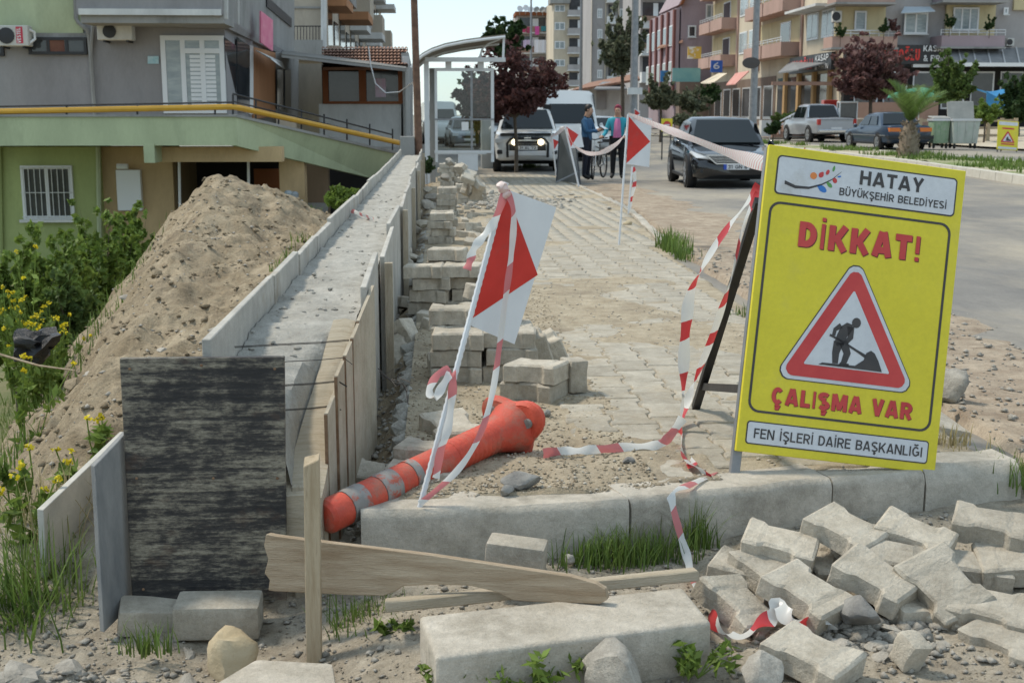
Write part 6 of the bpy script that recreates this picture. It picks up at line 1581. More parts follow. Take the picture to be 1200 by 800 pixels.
    for sgn in (-1, 1):
        for k, (s0, s1) in enumerate(nwin):
            zl = max(zb0, zb1) + .03; zh = H - .15
            sl = s0 - (.05 if k == 0 else 0); sr = s1 + (.04 if k == len(nwin) - 1 and kind in ('sedan', 'box') else 0)
            xt = lambda z: wb + (wt - wb) * clamp((z - zb0) / (H - .08 - zb0))
            q = [P(sl, sgn * xt(zl), zl), P(sr, sgn * xt(zl), zl), P(s1, sgn * xt(zh), zh), P(s0, sgn * xt(zh), zh)]
            if sgn > 0: q = q
            else: q = [q[1], q[0], q[3], q[2]]
            pane(q, 'side_window', .016)
    # wheels
    wr = kw.get('wr', .32); ww_ = .20
    for s in kw.get('axles', (.17, .79)):
        for sgn in (-1, 1):
            cx = sgn * (w - .10); X = Matrix.Translation((cx, y(s), wr)) @ Matrix.Rotation(PI / 2 * sgn, 4, 'Y')
            mb = MB(); mb.lathe([(wr * 1.12, -.02), (wr * 1.16, .0), (wr * 1.16, .104), (wr * 1.10, .106)], 22, X); mb.build('wheel_arch', kw.get('arch', M_trim), root, smooth=True)
            mb = MB(); mb.lathe([(wr * .6, -ww_ / 2), (wr * .94, -ww_ / 2), (wr, -ww_ / 2 + .03), (wr, .10), (wr * .95, .125), (wr * .66, .128), (wr * .62, .11)], 22, X); wh = mb.build('wheel', M_tyre, root, smooth=True)
            mb = MB(); mb.lathe([(wr * .10, .118), (wr * .16, .120), (wr * .18, .108), (wr * .55, .112), (wr * .66, .127), (wr * .655, .105), (wr * .1, .10)], 18, X)
            for k in range(5):
                a = 2 * PI * k / 5; d = Vector((math.cos(a), math.sin(a), 0)); mb2 = MB(); mb2.bar(d * wr * .15, d * wr * .62, wr * .16, .02); mb.add([X @ (Vector(q) + Vector((0, 0, .122))) for q in mb2.v], mb2.f)
            mb.build('rim', M_rim, wh, smooth=True)
    # mirrors
    for sgn in (-1, 1):
        mb = MB(); mb.rock((sgn * (w + .08), y(GH['b0'] + .05), zb0 + .06), (.11, .06, .075), 3, 2, .05); mb.build('mirror', kw.get('mirror', body), root, smooth=True)
    # sills and bumpers strip
    mb = MB(); mb.box(-w * 1.0, w * 1.0, y(.24), y(.72), .17 * kz + .02, .24 * kz + .02); mb.build('sill', M_trim, root, bevel=(.02, 2))
    root['_'] = 0; del root['_']
    def nose(name, x0, x1, z0, z1, m_, s=0.0, t=.05, parent=None, off=0.0, bev=None):   # block on the nose
        mb = MB(); yy = y(s); mb.box(x0, x1, yy - t - off, yy + .12, z0, z1); return mb.build(name, m_, parent or root, bevel=bev)
    def tail(name, x0, x1, z0, z1, m_, s=1.0, t=.03, parent=None, bev=None):
        mb = MB(); yy = y(s); mb.box(x0, x1, yy - .12, yy + t, z0, z1); return mb.build(name, m_, parent or root, bevel=bev)
    return root, nose, tail, w, y
def plate_on(nose_or_tail, root, z, text=None, front=True, y0=0):
    pass

# black saloon facing the camera
loc = A(842, 217, 26.4); zc = loc.z
r, nose, tail, w, y = car('parked_car', 'black saloon facing the camera on the road behind the yellow sign', ('car_black', (.006, .007, .009), .0, .12), 4.7, 1.84, 1.47, (A(843, 150, 27.6).x, 27.6, zr(6, 27) + .0), R(-4), 'sedan', wr=.33)
for sg_ in (-1, 1):
    mb = MB(); P_ = [Vector((sg_ * x, yy, z)) for x, yy, z in ((.46, -2.33, .60), (.80, -2.20, .64), (.90, -1.95, .74), (.88, -1.97, .78), (.62, -2.28, .72), (.46, -2.34, .66))]
    n = len(P_); V_ = P_ + [p + Vector((0, .12, -.01)) for p in P_]; f_ = [tuple(range(n)), tuple(reversed(range(n, 2 * n)))] + [(i, n + i, n + (i + 1) % n, (i + 1) % n) for i in range(n)]
    mb.add(V_, f_); mb.v = [(q[0], q[1] - .015, q[2]) for q in mb.v]; mb.build('headlight', M_lamp, r)
    nose('fog_lamp', sg_ * .66 - .06, sg_ * .66 + .06, .34, .42, M_trim, .02)
mb = MB(); P_ = [(-.60, .68), (-.40, .54), (.40, .54), (.60, .68)]; mb.prism([(a, b) for a, b in P_], 0, .05, Matrix.Translation((0, -2.33, 0)) @ Matrix.Rotation(PI / 2, 4, 'X')); gr_ = mb.build('grille', M_trim, r)
for k in range(4): z = .565 + .03 * k; hw = .42 + .045 * k; nose('grille_bar', -hw, hw, z, z + .010, M_chrome, .0, .045, gr_)
for a, b in (((-.62, .70), (-.41, .53)), ((-.41, .53), (.41, .53)), ((.41, .53), (.62, .70)), ((-.62, .70), (.62, .70))):
    mb = MB(); mb.bar((a[0], -2.39, a[1]), (b[0], -2.39, b[1]), .03, .025); mb.build('grille_frame', M_chrome, gr_)
mb = MB(); mb.lathe([(.01, 0), (.045, .001), (.045, .012), (.02, .015)], 4, Matrix.Translation((0, -2.40, .62)) @ Matrix.Rotation(PI / 2, 4, 'X') @ Matrix.Scale(1.25, 4, (0, 1, 0))); mb.build('badge', M_chrome, gr_)
pl_ = nose('number_plate', -.26, .26, .41, .52, M_plate, .0, .075); nose('plate_band', -.26, -.20, .411, .519, M_eu, .0, .078, pl_)
text_mesh('31 GN 6', .1, M_blk, pl_, 'lettering', (-.18, -2.431, .43), width=.40, cap=.075)
nose('lower_intake', -.5, .5, .28, .38, M_trim, .015, .03)

# white off-roader
pos = A(617, 150, 36.4); LOC = (pos.x, 36.6, zs(36) - .05)
M_white = paint('car_white', (.66, .67, .66), 0, .25)
r, nose, tail, w, y = car('parked_car', 'white off-roader with bull bar and lit fog lamps facing the camera', M_white, 4.7, 1.85, 1.78, LOC, R(-3), 'suv', wr=.37, mirror=M_white)
for sg_ in (-1, 1):
    nose('headlight', sg_ * .72 - .17, sg_ * .72 + .13, .80, .93, M_lamp, .012, .03, bev=(.03, 2)); nose('fog_recess', sg_ * .72 - .12, sg_ * .72 + .1, .50, .62, M_trim, .012, .04, bev=(.03, 2))
    mb = MB(); mb.lathe([(.01, 0), (.085, .001), (.085, .06), (.03, .08)], 14, Matrix.Translation((sg_ * .36, y(0) - .12, .83)) @ Matrix.Rotation(PI / 2, 4, 'X')); lm = mb.build('spot_lamp', M_lit, r, smooth=True)
    mb = MB(); mb.tube([(sg_ * .55, y(0) - .10, .42), (sg_ * .56, y(0) - .14, .80), (sg_ * .46, y(0) - .14, .92), (sg_ * .1, y(0) - .12, .93)], .035, 8); mb.build('bull_bar', M_trim, r, smooth=True)
    mb = MB(); mb.bar((sg_ * .70, y(.42), 1.80), (sg_ * .70, y(.88), 1.80), .04, .05); mb.build('roof_rail', M_trim, r)
nose('grille', -.42, .42, .78, .98, M_trim, .0, .02); nose('grille_bar', -.40, .40, .86, .90, M_chrome, .0, .03); nose('grille_bar', -.40, .40, .93, .96, M_chrome, .0, .03)
mb = MB(); mb.box(-.62, .62, y(0) - .1, y(0), .45, .60); mb.build('skid_plate', M_alu, r, bevel=(.03, 2))
pl_ = nose('number_plate', -.27, .27, .62, .73, M_plate, .0, .12); nose('bumper_gap', -.50, .50, .60, .77, M_trim, .0, .08)
text_mesh('31 AL 72', .1, M_blk, pl_, 'lettering', (-.23, y(0) - .121, .64), width=.46, cap=.075)
nose('hood_guard', -.75, .75, 1.00, 1.07, M_trim, .025, .03, bev=(.02, 2))
for x in (-.6, .6): mb = MB(); mb.box(x - .12, x + .12, y(.36), y(.42), 1.72, 1.86); mb.build('roof_rack_foot', M_trim, r, bevel=(.02, 1))

# white van behind it
pos = A(664, 150, 43)
r, nose, tail, w, y = car('parked_van', 'tall white van parked behind the off-roader', M_white, 5.2, 2.0, 2.42, (pos.x, 44.5, zs(44) - .05), R(3), 'van', wr=.34, cat='van')
for sg_ in (-1, 1): nose('headlight', sg_ * .78 - .14, sg_ * .78 + .1, .78, 1.0, M_lamp, .012, .03)
nose('grille', -.4, .4, .75, .9, M_trim, .0, .02)
# grey car beyond the people
pos = A(710, 150, 48)
r, nose, tail, w, y = car('parked_car', 'light grey saloon behind the man and the cyclist', ('car_silver', (.36, .38, .39), .3, .3), 4.4, 1.76, 1.46, (pos.x, 50, zr(7, 50)), R(5), 'sedan')
for sg_ in (-1, 1): nose('headlight', sg_ * .68 - .14, sg_ * .68 + .12, .58, .70, M_lamp, .015, .03)
nose('grille', -.35, .35, .48, .6, M_trim, .0, .02)
# silver pickup, seen from behind
pos = A(962, 150, 58)
M_sil = paint('pickup_silver', (.36, .38, .41), .35, .3)
r, nose, tail, w, y = car('parked_pickup', 'silver pickup parked before the brick steps', M_sil, 5.0, 1.85, 1.76, (pos.x, 58.6, zr(18, 58)), R(181), 'pickup', wr=.37, cat='pickup', axles=(.16, .77))
r.rotation_euler.z = R(183)
mb = MB(); mb.box(-.80, .80, y(.67), y(.985), 1.06, 1.135); mb.build('load_bed', M_trim, r)
for sg_ in (-1, 1): tail('tail_light', sg_ * .84 - .09, sg_ * .84 + .06, .80, 1.06, M_red)
tail('bumper', -.85, .85, .46, .58, M_chrome, 1.0, .10, bev=(.02, 2)); pl_ = tail('number_plate', -.26, .26, .60, .70, M_plate); tail('tailgate_line', -.72, .72, 1.02, 1.03, M_trim, 1.0, .035)
mb = MB(); mb.bar((-.75, y(.665), 1.12), (-.72, y(.64), 1.55), .05, .05); mb.bar((.75, y(.665), 1.12), (.72, y(.64), 1.55), .05, .05); mb.build('roll_bar', M_chrome, r)
# dark blue saloon, seen from behind
pos = A(1042, 150, 46)
M_blu = paint('car_navy', (.020, .040, .075), .15, .3)
r, nose, tail, w, y = car('parked_car', 'old dark blue saloon parked behind the palm', M_blu, 4.35, 1.70, 1.36, (pos.x + .1, 46.6, zr(17, 46)), R(183), 'box', wr=.29)
for sg_ in (-1, 1): tail('tail_light', sg_ * .58 - .22, sg_ * .58 + .22, .66, .80, M_amb)
tail('bumper', -.86, .86, .40, .52, M_trim, 1.0, .10, bev=(.02, 2)); pl_ = tail('number_plate', -.25, .25, .66, .77, M_plate)
for sg_ in (-1, 1): mb = MB(); mb.box(sg_ * .85 - .01, sg_ * .85 + .01, y(.1), y(.95), .50, .54); mb.build('side_strip', M_chrome, r)
# distant traffic seen through the shelter
for k, (px_, Yq, c, lbl) in enumerate(((545, 62, ('car_grey_far', (.16, .18, .20), .3, .3), 'grey car beyond the bus shelter glass, nearest of three'), (535, 72, ('car_dark_far', (.05, .055, .06), .2, .3), 'dark car further up the street through the shelter'), (580, 75, ('car_pale_far', (.5, .52, .52), 0, .3), 'pale car far up the street right of the shelter'))):
    pos = A(px_, 150, Yq); r, nose, tail, w, y = car('distant_car', lbl, c, 4.3, 1.76, 1.46, (pos.x, Yq, zs(Yq) - .05), R(4), 'sedan')
    for sg_ in (-1, 1): nose('headlight', sg_ * .66 - .14, sg_ * .66 + .14, .56, .70, M_lamp, .015, .03)
    nose('grille', -.35, .35, .46, .58, M_trim, .0, .02); nose('number_plate', -.25, .25, .34, .44, M_plate, .0, .05)
pos = A(514, 150, 70); r, nose, tail, w, y = car('distant_van', 'white minibus far behind the shelter post', M_white, 5.0, 1.95, 2.3, (pos.x, 70, zs(70) - .05), R(4), 'van', cat='van')
# ================================================================ STREET FURNITURE, PEOPLE
M_shel = mat('shelter_white', (.58, .60, .61), (.66, .67, .67), 3, .45); M_shd = mat('shelter_roof', (.13, .105, .07), (.20, .17, .12), 2, .5)
M_pane = mat('shelter_glass', (.75, .80, .80), rough=.03, trans=.96, spec=.5)
_t = M_pane.node_tree; _n = _t.nodes; _tr = _n.new('ShaderNodeBsdfTransparent'); _gl = _n.new('ShaderNodeBsdfGlossy'); _gl.inputs['Roughness'].default_value = .03; _mx = _n.new('ShaderNodeMixShader'); _mx.inputs[0].default_value = .04
_tr.inputs[0].default_value = (.88, .92, .91, 1); _t.links.new(_tr.outputs[0], _mx.inputs[1]); _t.links.new(_gl.outputs[0], _mx.inputs[2]); _t.links.new(_mx.outputs[0], _n['Material Output'].inputs[0])
YS = 28.0
bs = Bld('bus_shelter', 'white framed bus shelter with curved brown roof beyond the rubble', 'bus shelter', (A(540, 200, YS).x, YS, -.3))
def post(x, y0, y1, Y, w=.09, m_=None, nm='post'): a = A(x, y0, Y); c = A(x, y1, Y); return bs.box(nm, m_ or M_shel, a.x - w / 2, a.x + w / 2, Y, Y + w, c.z, a.z)
post(499.5, 72, 216, YS, .11); post(506, 80, 216, YS + .3, .12, M_cgrey, 'inner_post'); post(499, 72, 205, YS + 1.9, .09)
post(510.5, 81, 190, YS + .15, .06, nm='panel_frame'); post(577, 81, 190, YS + .15, .07, nm='panel_frame'); post(552.5, 84, 175, YS + .15, .05, M_grey, 'panel_frame')
for y0, y1 in ((80, 83.5), (139, 141), (176.5, 179.5)): bs.face('panel_rail', M_shel if y0 != 139 else M_grey, 509, 579, y0, y1, YS + .13, .06)
bs.face('glass_panel', M_pane, 512, 551.5, 84, 138.5, YS + .16, .01); bs.face('glass_panel', M_pane, 554, 575.5, 84, 138.5, YS + .16, .01); bs.face('lower_panel', M_pane, 512, 575.5, 141.5, 176, YS + .16, .01)
bs.face('kick_plate', M_shel, 537, 560, 179.6, 200, YS + .15, .06)
bs.face('notice', M_pvc, 541, 549, 143, 153, YS + .12, .01)
bs.face('roof_beam', M_shel, 498, 592.5, 67.5, 72.5, YS - .1, .08)
bs.face('beam_bracket', M_shel, 560, 567, 72.6, 80, YS + .1, .08); bs.face('beam_bracket', M_shel, 522, 529, 72.6, 80, YS + .1, .08)
arc = [(482, 79), (487, 72), (495, 65), (506, 59), (522, 53.5), (545, 49), (570, 45.5), (592, 43)]
rings = [[A(x, y, YS - .4), A(x, y, YS - .4) + Vector((0, 0, .05)), A(x, y, YS - .4) + Vector((0, 4.2, .05)), A(x, y, YS - .4) + Vector((0, 4.2, 0))] for x, y in arc]
mb = MB(); mb.loft(rings); bs._b(mb, 'roof', M_shd, smooth=True)
for dy in (-.44, 2.22):
    mb = MB(); mb.tube([A(x, y, YS) * 1 + Vector((0, dy, .0)) if 0 else A(x, y + .6, YS - .4) + Vector((0, dy + .4, .0)) for x, y in arc], .035, 6); bs._b(mb, 'roof_rib', M_shel, smooth=True)
mb = MB(); a = A(589.5, 70, YS - .35); c = A(590.5, 44, YS - .35); mb.bar(a, c, .05, .05); bs._b(mb, 'roof_end', M_shel)
mb = MB(); mb.tube([A(562, 68, YS), A(565, 58, YS), A(573, 51, YS), A(586, 46, YS)], .025, 6); bs._b(mb, 'roof_strut', M_shel, smooth=True)
bs.face('seat', M_shel, 512, 570, 178, 181, YS + 1.2, .35)
mb = MB(); a = A(564, 166, 37); c = A(578, 140, 37); mb.box(a.x, c.x, 37, 37.4, zs(37) - .1, c.z); one(mb, 'utility_cabinet', plain('cabinet_grey', (.42, .42, .40)), 'grey street cabinet seen behind the shelter', 'cabinet', bevel=(.02, 1))

# lamp posts
def lamp_post(px_, Y, ytop, r0, r1, label, head=True, box=None):
    p = A(px_, 150, Y); z0 = zr(p.x, Y) if p.x > 3 else zs(Y); base = Vector((p.x, Y, z0)); t = A(px_, ytop, Y)
    root = thing('lamp_post', label, 'lamp post', base); mb = MB(); h = t.z - z0
    mb.lathe([(r0 * 1.05, -.2), (r0 * 1.05, h * .12), (r0, h * .13), (r1, h)], 10); mb.build('pole', M_grey, root, smooth=True)
    mb = MB(); mb.lathe([(r0 * 1.8, -.1), (r0 * 1.8, .03), (r0 * 1.1, .05)], 10); mb.build('base_plate', M_grey, root)
    mb = MB(); mb.tube([(0, 0, h), (-.6, -.1, h + .5), (-1.6, -.2, h + .65)], [r1, r1 * .8, r1 * .7], 6); mb.build('arm', M_grey, root, smooth=True)
    mb = MB(); mb.obox((-1.9, -.2, h + .65), (.7, .25, .12)); mb.build('lamp_head', M_alu, root, bevel=(.03, 1))
    if box:
        a = A(px_ + box[0], box[3], Y) - base; c = A(px_ + box[1], box[2], Y) - base; mb = MB(); mb.box(a.x, c.x, -r0 * 1.4 - .12, -r0 * 1.2, a.z, c.z); mb.build('pole_sign', M_whitew, root)
    return root
lamp_post(742, 44, -120, .15, .09, 'grey lamp post with a pale box, behind the woman', box=(-8, 9, 103, 111))
lamp_post(882, 45, -120, .14, .09, 'tall grey lamp post behind the black saloon')
lamp_post(680, 92, -60, .14, .08, 'distant lamp post above the white van')
lamp_post(622, 120, -10, .14, .08, 'thin far lamp post in front of the farthest block')
mb = MB(); p = A(882, 93, 44.8); mb.lathe([(.02, 0), (.36, .005), (.36, .03), (.02, .035)], 20, Matrix.Translation((p.x - .1, 44.7, A(879, 74, 44.7).z)) @ Matrix.Rotation(PI / 2, 4, 'X') @ Matrix.Scale(.55, 4, (0, 1, 0)) @ Matrix.Scale(.9, 4, (1, 0, 0)))
one(mb, 'oval_sign', mat('oval_dark', (.06, .05, .045), rough=.5), 'dark oval sign on the lamp post behind the black saloon', 'sign')

# waste containers
def container(px0, px1, Y, label, mf, lid_open, z=.02):
    a = A(px0, 172, Y); c = A(px1, 135, Y); W_ = c.x - a.x; root = thing('waste_container', label, 'waste container', (a.x + W_ / 2, Y, z), R(-8)); h = 1.05; hw = W_ / 2
    mb = MB(); mb.hexa([(-hw * .88, .05, .18), (hw * .88, .05, .18), (hw * .88, .75, .18), (-hw * .88, .75, .18), (-hw, 0, h), (hw, 0, h), (hw, .85, h), (-hw, .85, h)]); b_ = mb.build('body', mf, root, bevel=(.02, 1))
    mb = MB(); mb.box(-hw - .03, hw + .03, -.03, .0, h - .06, h + .02); mb.box(-hw - .03, -hw, 0, .86, h - .06, h + .02); mb.box(hw, hw + .03, 0, .86, h - .06, h + .02); mb.build('rim', M_alu, root)
    mb = MB()
    for k in range(3): x = -hw * .6 + hw * .6 * k; mb.bar((x * .93, .035, .25), (x, -.005, h - .08), .05, .02, up=(0, 1, 0))
    mb.build('rib', mf, root)
    lid = MB()
    if lid_open: lid.obox((0, .95, h + .30), (W_, .05, .75), (R(-22), 0, 0))
    else: lid.obox((0, .42, h + .06), (W_ + .04, .9, .06), (R(4), 0, 0))
    lid.build('lid', mat('lid_grey', (.25, .25, .23), (.33, .32, .29), 3, .7), root, bevel=(.02, 1))
    for sx in (-1, 1):
        for yy in (.12, .7):
            mb = MB(); mb.lathe([(.02, -.03), (.09, -.03), (.09, .03), (.02, .03)], 12, Matrix.Translation((sx * hw * .75, yy, .09)) @ Matrix.Rotation(PI / 2, 4, 'Y')); mb.build('castor', M_tyre, root, smooth=True)
    return root
container(1093, 1114, 44.6, 'green waste container left of the pair by the road', mat('bin_green', (.20, .32, .18), (.34, .42, .30), 2.5, .6, c3=(.38, .38, .34), s3=3), False)
container(1116, 1149, 44.2, 'pale grey-green waste container with its lid standing open', mat('bin_pale', (.36, .42, .36), (.46, .47, .44), 2.5, .6, c3=(.28, .28, .26), s3=1.5), True)

# small roadworks board across the road
p = A(1168, 177, 42); root = thing('warning_sign', 'small yellow roadworks board far off at the right edge', 'sign', (p.x, 42, p.z + .06), rot=(R(-12), R(4), 0))
warning_sign(root, .74, 1.0, False)
for x in (.02, .70): mb = MB(); mb.box(x, x + .03, .02, .05, -.22, .98); mb.build('leg', M_dkst, root)
mb = MB(); mb.bar((.36, .05, .9), (.36, .55, -.16), .03, .03); mb.build('stay_leg', M_dkst, root)

# cones
def cone(p, h, label):
    root = thing('traffic_cone', label, 'traffic cone', p); mb = MB(); mb.lathe([(h * .22, .03), (h * .18, .06), (h * .035, h), (h * .01, h * 1.005)], 14); mb.build('cone', M_orng, root, smooth=True)
    mb = MB(); mb.box(-h * .27, h * .27, -h * .27, h * .27, 0, .03); mb.build('base', M_orng, root)
    mb = MB(); mb.lathe([(h * .135, h * .36), (h * .085, h * .66), (h * .06, h * .66)], 14); mb.build('white_band', M_pvc, root, smooth=True)
cone(G(700, 177, -.33), .8, 'orange cone in the gap between the man and the woman')
p = A(943, 176, 33); cone((p.x, 33, medz(p.x, 33)), .28, 'tiny orange cone on the median above the sign')

# stall: green parasol, blue tarp, wooden fence
root = thing('market_parasol', 'green market parasol behind the blue saloon', 'parasol', (A(1075, 160, 56).x, 56, .1))
hz = A(1075, 104, 56).z; rr = 1.45; rings = []
for k, (q, dz) in enumerate(((1.0, -.42), (.97, -.30), (.6, -.12), (.25, -.02), (.02, .03))): rings.append([Vector((rr * q * math.cos(2 * PI * i / 16) * (1 if i % 2 == 0 else .97), rr * q * math.sin(2 * PI * i / 16) * (1 if i % 2 == 0 else .97), hz - .1 + dz + (0 if i % 2 else .03))) for i in range(16)])
mb = MB(); mb.loft(rings, cap=False); mb.build('canopy', mat('parasol_green', (.07, .36, .24), (.12, .44, .31), 2, .7), root)
mb = MB(); mb.tube([(0, 0, -.1), (0, 0, hz - .1)], .03, 8); mb.build('pole', M_alu, root)
p0, p1 = A(1146, 104, 58), A(1178, 104, 58); mb = MB(); n = 8
rings = []
for k in range(n + 1):
    t = k / n; x = p0.x + (p1.x - p0.x) * t; sag = .25 * math.sin(PI * t)
    rings.append([Vector((x, 57, p0.z - .85 - sag * .3)), Vector((x, 57, p0.z - .15 - sag)), Vector((x, 58.2, p0.z - sag * .5)), Vector((x, 58.2, p0.z - .05 - sag * .5)), Vector((x, 57.05, p0.z - .22 - sag))])
mb.loft(rings); one(mb, 'tarpaulin', mat('tarp_blue', (.02, .16, .36), (.03, .24, .48), 2, .5), 'blue tarpaulin between the green trees at the right', 'tarpaulin', smooth=True)
fx = thing('wooden_fence', 'weathered wooden post and rail fence behind the waste containers', 'fence', (A(1100, 165, 50).x, 50, .05))
for k in range(8):
    x = A(1078 + 16 * k, 150, 50).x - fx.location.x; mb = MB(); mb.box(x - .07, x + .07, -.05, .05, -.1, 1.05); mb.build('post', M_woodv, fx)
    if k < 7:
        x2 = A(1078 + 16 * (k + 1), 150, 50).x - fx.location.x
        for z in (.35, .65, .95): mb = MB(); mb.box(x + .071, x2 - .071, -.03, .03, z - .05, z + .05); mb.build('rail', M_wood, fx)
mb = MB(); mb.box(A(1000, 0, 62).x, A(1072, 0, 62).x, 62, 64, 0, 1.05); one(mb, 'stall_counter', plain('counter_stone', (.42, .37, .31)), 'low stone counter behind the parked pickup and saloon', 'counter', bevel=(.05, 1))
root = thing('glass_display', 'small white framed display case by the shop entrance', 'display case', (A(994, 140, 60).x, 60, .2))
mb = MB()
for x in (-.45, .4):
    for yy in (0, .4): mb.box(x, x + .05, yy, yy + .05, 0, 1.6)
mb.box(-.45, .45, 0, .45, 1.6, 1.66); mb.build('frame', M_pvc, root); mb = MB(); mb.box(-.40, .40, .05, .40, .5, 1.58); mb.build('glass', M_glass, root)
root = thing('drinks_rack', 'red drinks rack at the shop entrance behind the pickup', 'rack', (A(973, 140, 62).x, 62, .6))
for k in range(4): mb = MB(); mb.box(-.35, .35, 0, .5, .35 * k, .35 * k + .30); mb.build('crate', M_red, root, bevel=(.02, 1))
# shop-side scooters etc stay hidden behind the cars
p = A(766, 165, 40); root = thing('road_sign', 'small yellow no-entry board left of the black saloon', 'sign', (A(781, 150, 42).x, 42, zr(8, 42)))
mb = MB(); a = A(775, 154, 42) - root.location; c = A(788, 139, 42) - root.location; mb.box(a.x, c.x, -.02, .02, a.z, c.z); mb.build('board', M_yel, root)
mb = MB(); mb.lathe([(.01, 0), (.13, .001), (.13, .01), (.01, .012)], 16, Matrix.Translation(((a.x + c.x) / 2, -.021, (a.z + c.z) / 2)) @ Matrix.Rotation(PI / 2, 4, 'X')); mb.build('red_disc', M_sr, root); mb = MB(); mb.box((a.x + c.x) / 2 - .09, (a.x + c.x) / 2 + .09, -.038, -.034, (a.z + c.z) / 2 - .02, (a.z + c.z) / 2 + .02); mb.build('white_bar', M_pvc, root)
for x in (a.x + .04, c.x - .04): mb = MB(); mb.box(x - .02, x + .02, .021, .05, -.1, c.z - .05); mb.build('leg', M_dkst, root)

# ---------------------------------------------------------------- people
M_skin = mat('skin', (.42, .24, .16), (.46, .27, .18), 8, .6); M_hair = mat('dark_hair', (.012, .010, .009), rough=.55)
def person(label, loc, rz, J, mats, hair, H=1.7, extra=None):
    """J: joint name -> (position, radius); bones below. One continuous skinned body, coloured by garment."""
    bones = [('pelvis', 'waist', 0), ('waist', 'chest', 0), ('chest', 'neck', 0), ('neck', 'chin', 3), ('chin', 'head', 3), ('head', 'crown', 3), ('chin', 'nose', 3),
             ('chest', 'sh_l', 0), ('sh_l', 'el_l', 0), ('el_l', 'wr_l', 0), ('wr_l', 'ha_l', 3), ('chest', 'sh_r', 0), ('sh_r', 'el_r', 0), ('el_r', 'wr_r', 0), ('wr_r', 'ha_r', 3),
             ('pelvis', 'hip_l', 1), ('hip_l', 'kn_l', 1), ('kn_l', 'an_l', 1), ('an_l', 'toe_l', 2), ('pelvis', 'hip_r', 1), ('hip_r', 'kn_r', 1), ('kn_r', 'an_r', 1), ('an_r', 'toe_r', 2)]
    names = list(J); P_ = {k: Vector(J[k][0]) for k in names}; rad = {k: J[k][1] for k in names}
    for s in 'lr':     # fingers and thumb
        h = P_['ha_' + s]; wv = P_['wr_' + s]; d = (h - wv).normalized(); sd_ = d.cross(Vector((0, 0, 1)));
        if sd_.length < .1: sd_ = Vector((1, 0, 0))
        sd_.normalize()
        for k, (o_, ln) in enumerate(((-.030, .070), (-.010, .080), (.010, .075), (.030, .058))):
            n1, n2 = 'f%s%da' % (s, k), 'f%s%db' % (s, k); P_[n1] = h + d * ln * .55 + sd_ * o_; P_[n2] = P_[n1] + d * ln * .3 + Vector((0, 0, -.025)); rad[n1] = .010; rad[n2] = .008; bones += [('ha_' + s, n1, 3), (n1, n2, 3)]
        n1 = 'th' + s; P_[n1] = wv.lerp(h, .5) + sd_ * .05 + d * .02 + Vector((0, 0, .01)); rad[n1] = .010; bones.append(('ha_' + s, n1, 3))
    names = list(P_); idx = {k: i for i, k in enumerate(names)}
    me = bpy.data.meshes.new('body'); me.from_pydata([tuple(P_[k]) for k in names], [(idx[a], idx[b]) for a, b, _ in bones], [])
    o = bpy.data.objects.new('tmp', me); COL.objects.link(o)
    o.modifiers.new('skin', 'SKIN'); sv = me.skin_vertices[0].data
    for k in names: r_ = rad[k]; sv[idx[k]].radius = r_ if hasattr(r_, '__len__') else (r_, r_)
    sv[idx['pelvis']].use_root = True
    ss = o.modifiers.new('sub', 'SUBSURF'); ss.levels = 2
    dg = bpy.context.evaluated_depsgraph_get(); m2 = bpy.data.meshes.new_from_object(o.evaluated_get(dg)); bpy.data.objects.remove(o)
    m2.name = 'person'; m2.materials.clear()
    for q in mats: m2.materials.append(q)
    segs = [(P_[a], P_[b], c_) for a, b, c_ in bones]
    for f in m2.polygons:
        c = f.center; best = 9; mi = 0
        for a, b, k in segs:
            ab = b - a; t = clamp((c - a).dot(ab) / max(1e-6, ab.length_squared)); d = (c - (a + ab * t)).length
            if d < best: best = d; mi = k
        f.material_index = mi; f.use_smooth = True
    root = thing('person', label, 'person', loc, rz)
    b = bpy.data.objects.new('body', m2); COL.objects.link(b); b.parent = root
    hd = P_['head']
    mb = MB(); iv, if_ = ico(3); vv = []
    for p in iv:
        q = Vector((p.x * .088, p.y * .105, p.z * .115))
        front = clamp((-p.y - .2) * 2) * (1 - clamp((p.z - .25) * 3))
        q *= 1.0 - .35 * front - (.3 if p.z < -.55 and not hair.get('scarf') else 0)
        vv.append(hd + q + Vector((0, .012, .028)))
    mb.add(vv, if_); mb.build('headscarf' if hair.get('scarf') else 'hair', hair['m'], root, smooth='all')
    mb = MB()
    for sx in (-1, 1): mb.rock(hd + Vector((sx * .032, -.088, .0)), (.012, .006, .007), 2, 1, .02)
    mb.build('eyes', M_hair, root, smooth='all')
    mb = MB(); mb.rock(hd + Vector((0, -.086, -.062)), (.022, .006, .006), 2, 1, .02); mb.build('mouth', mat('lips', (.25, .09, .08), rough=.6), root, smooth='all')
    if not hair.get('scarf'):
        mb = MB()
        for sx in (-1, 1): mb.rock(hd + Vector((sx * .086, .0, -.01)), (.010, .018, .028), 2, 1, .02)
        mb.build('ears', M_skin, root, smooth='all')
    return root, P_
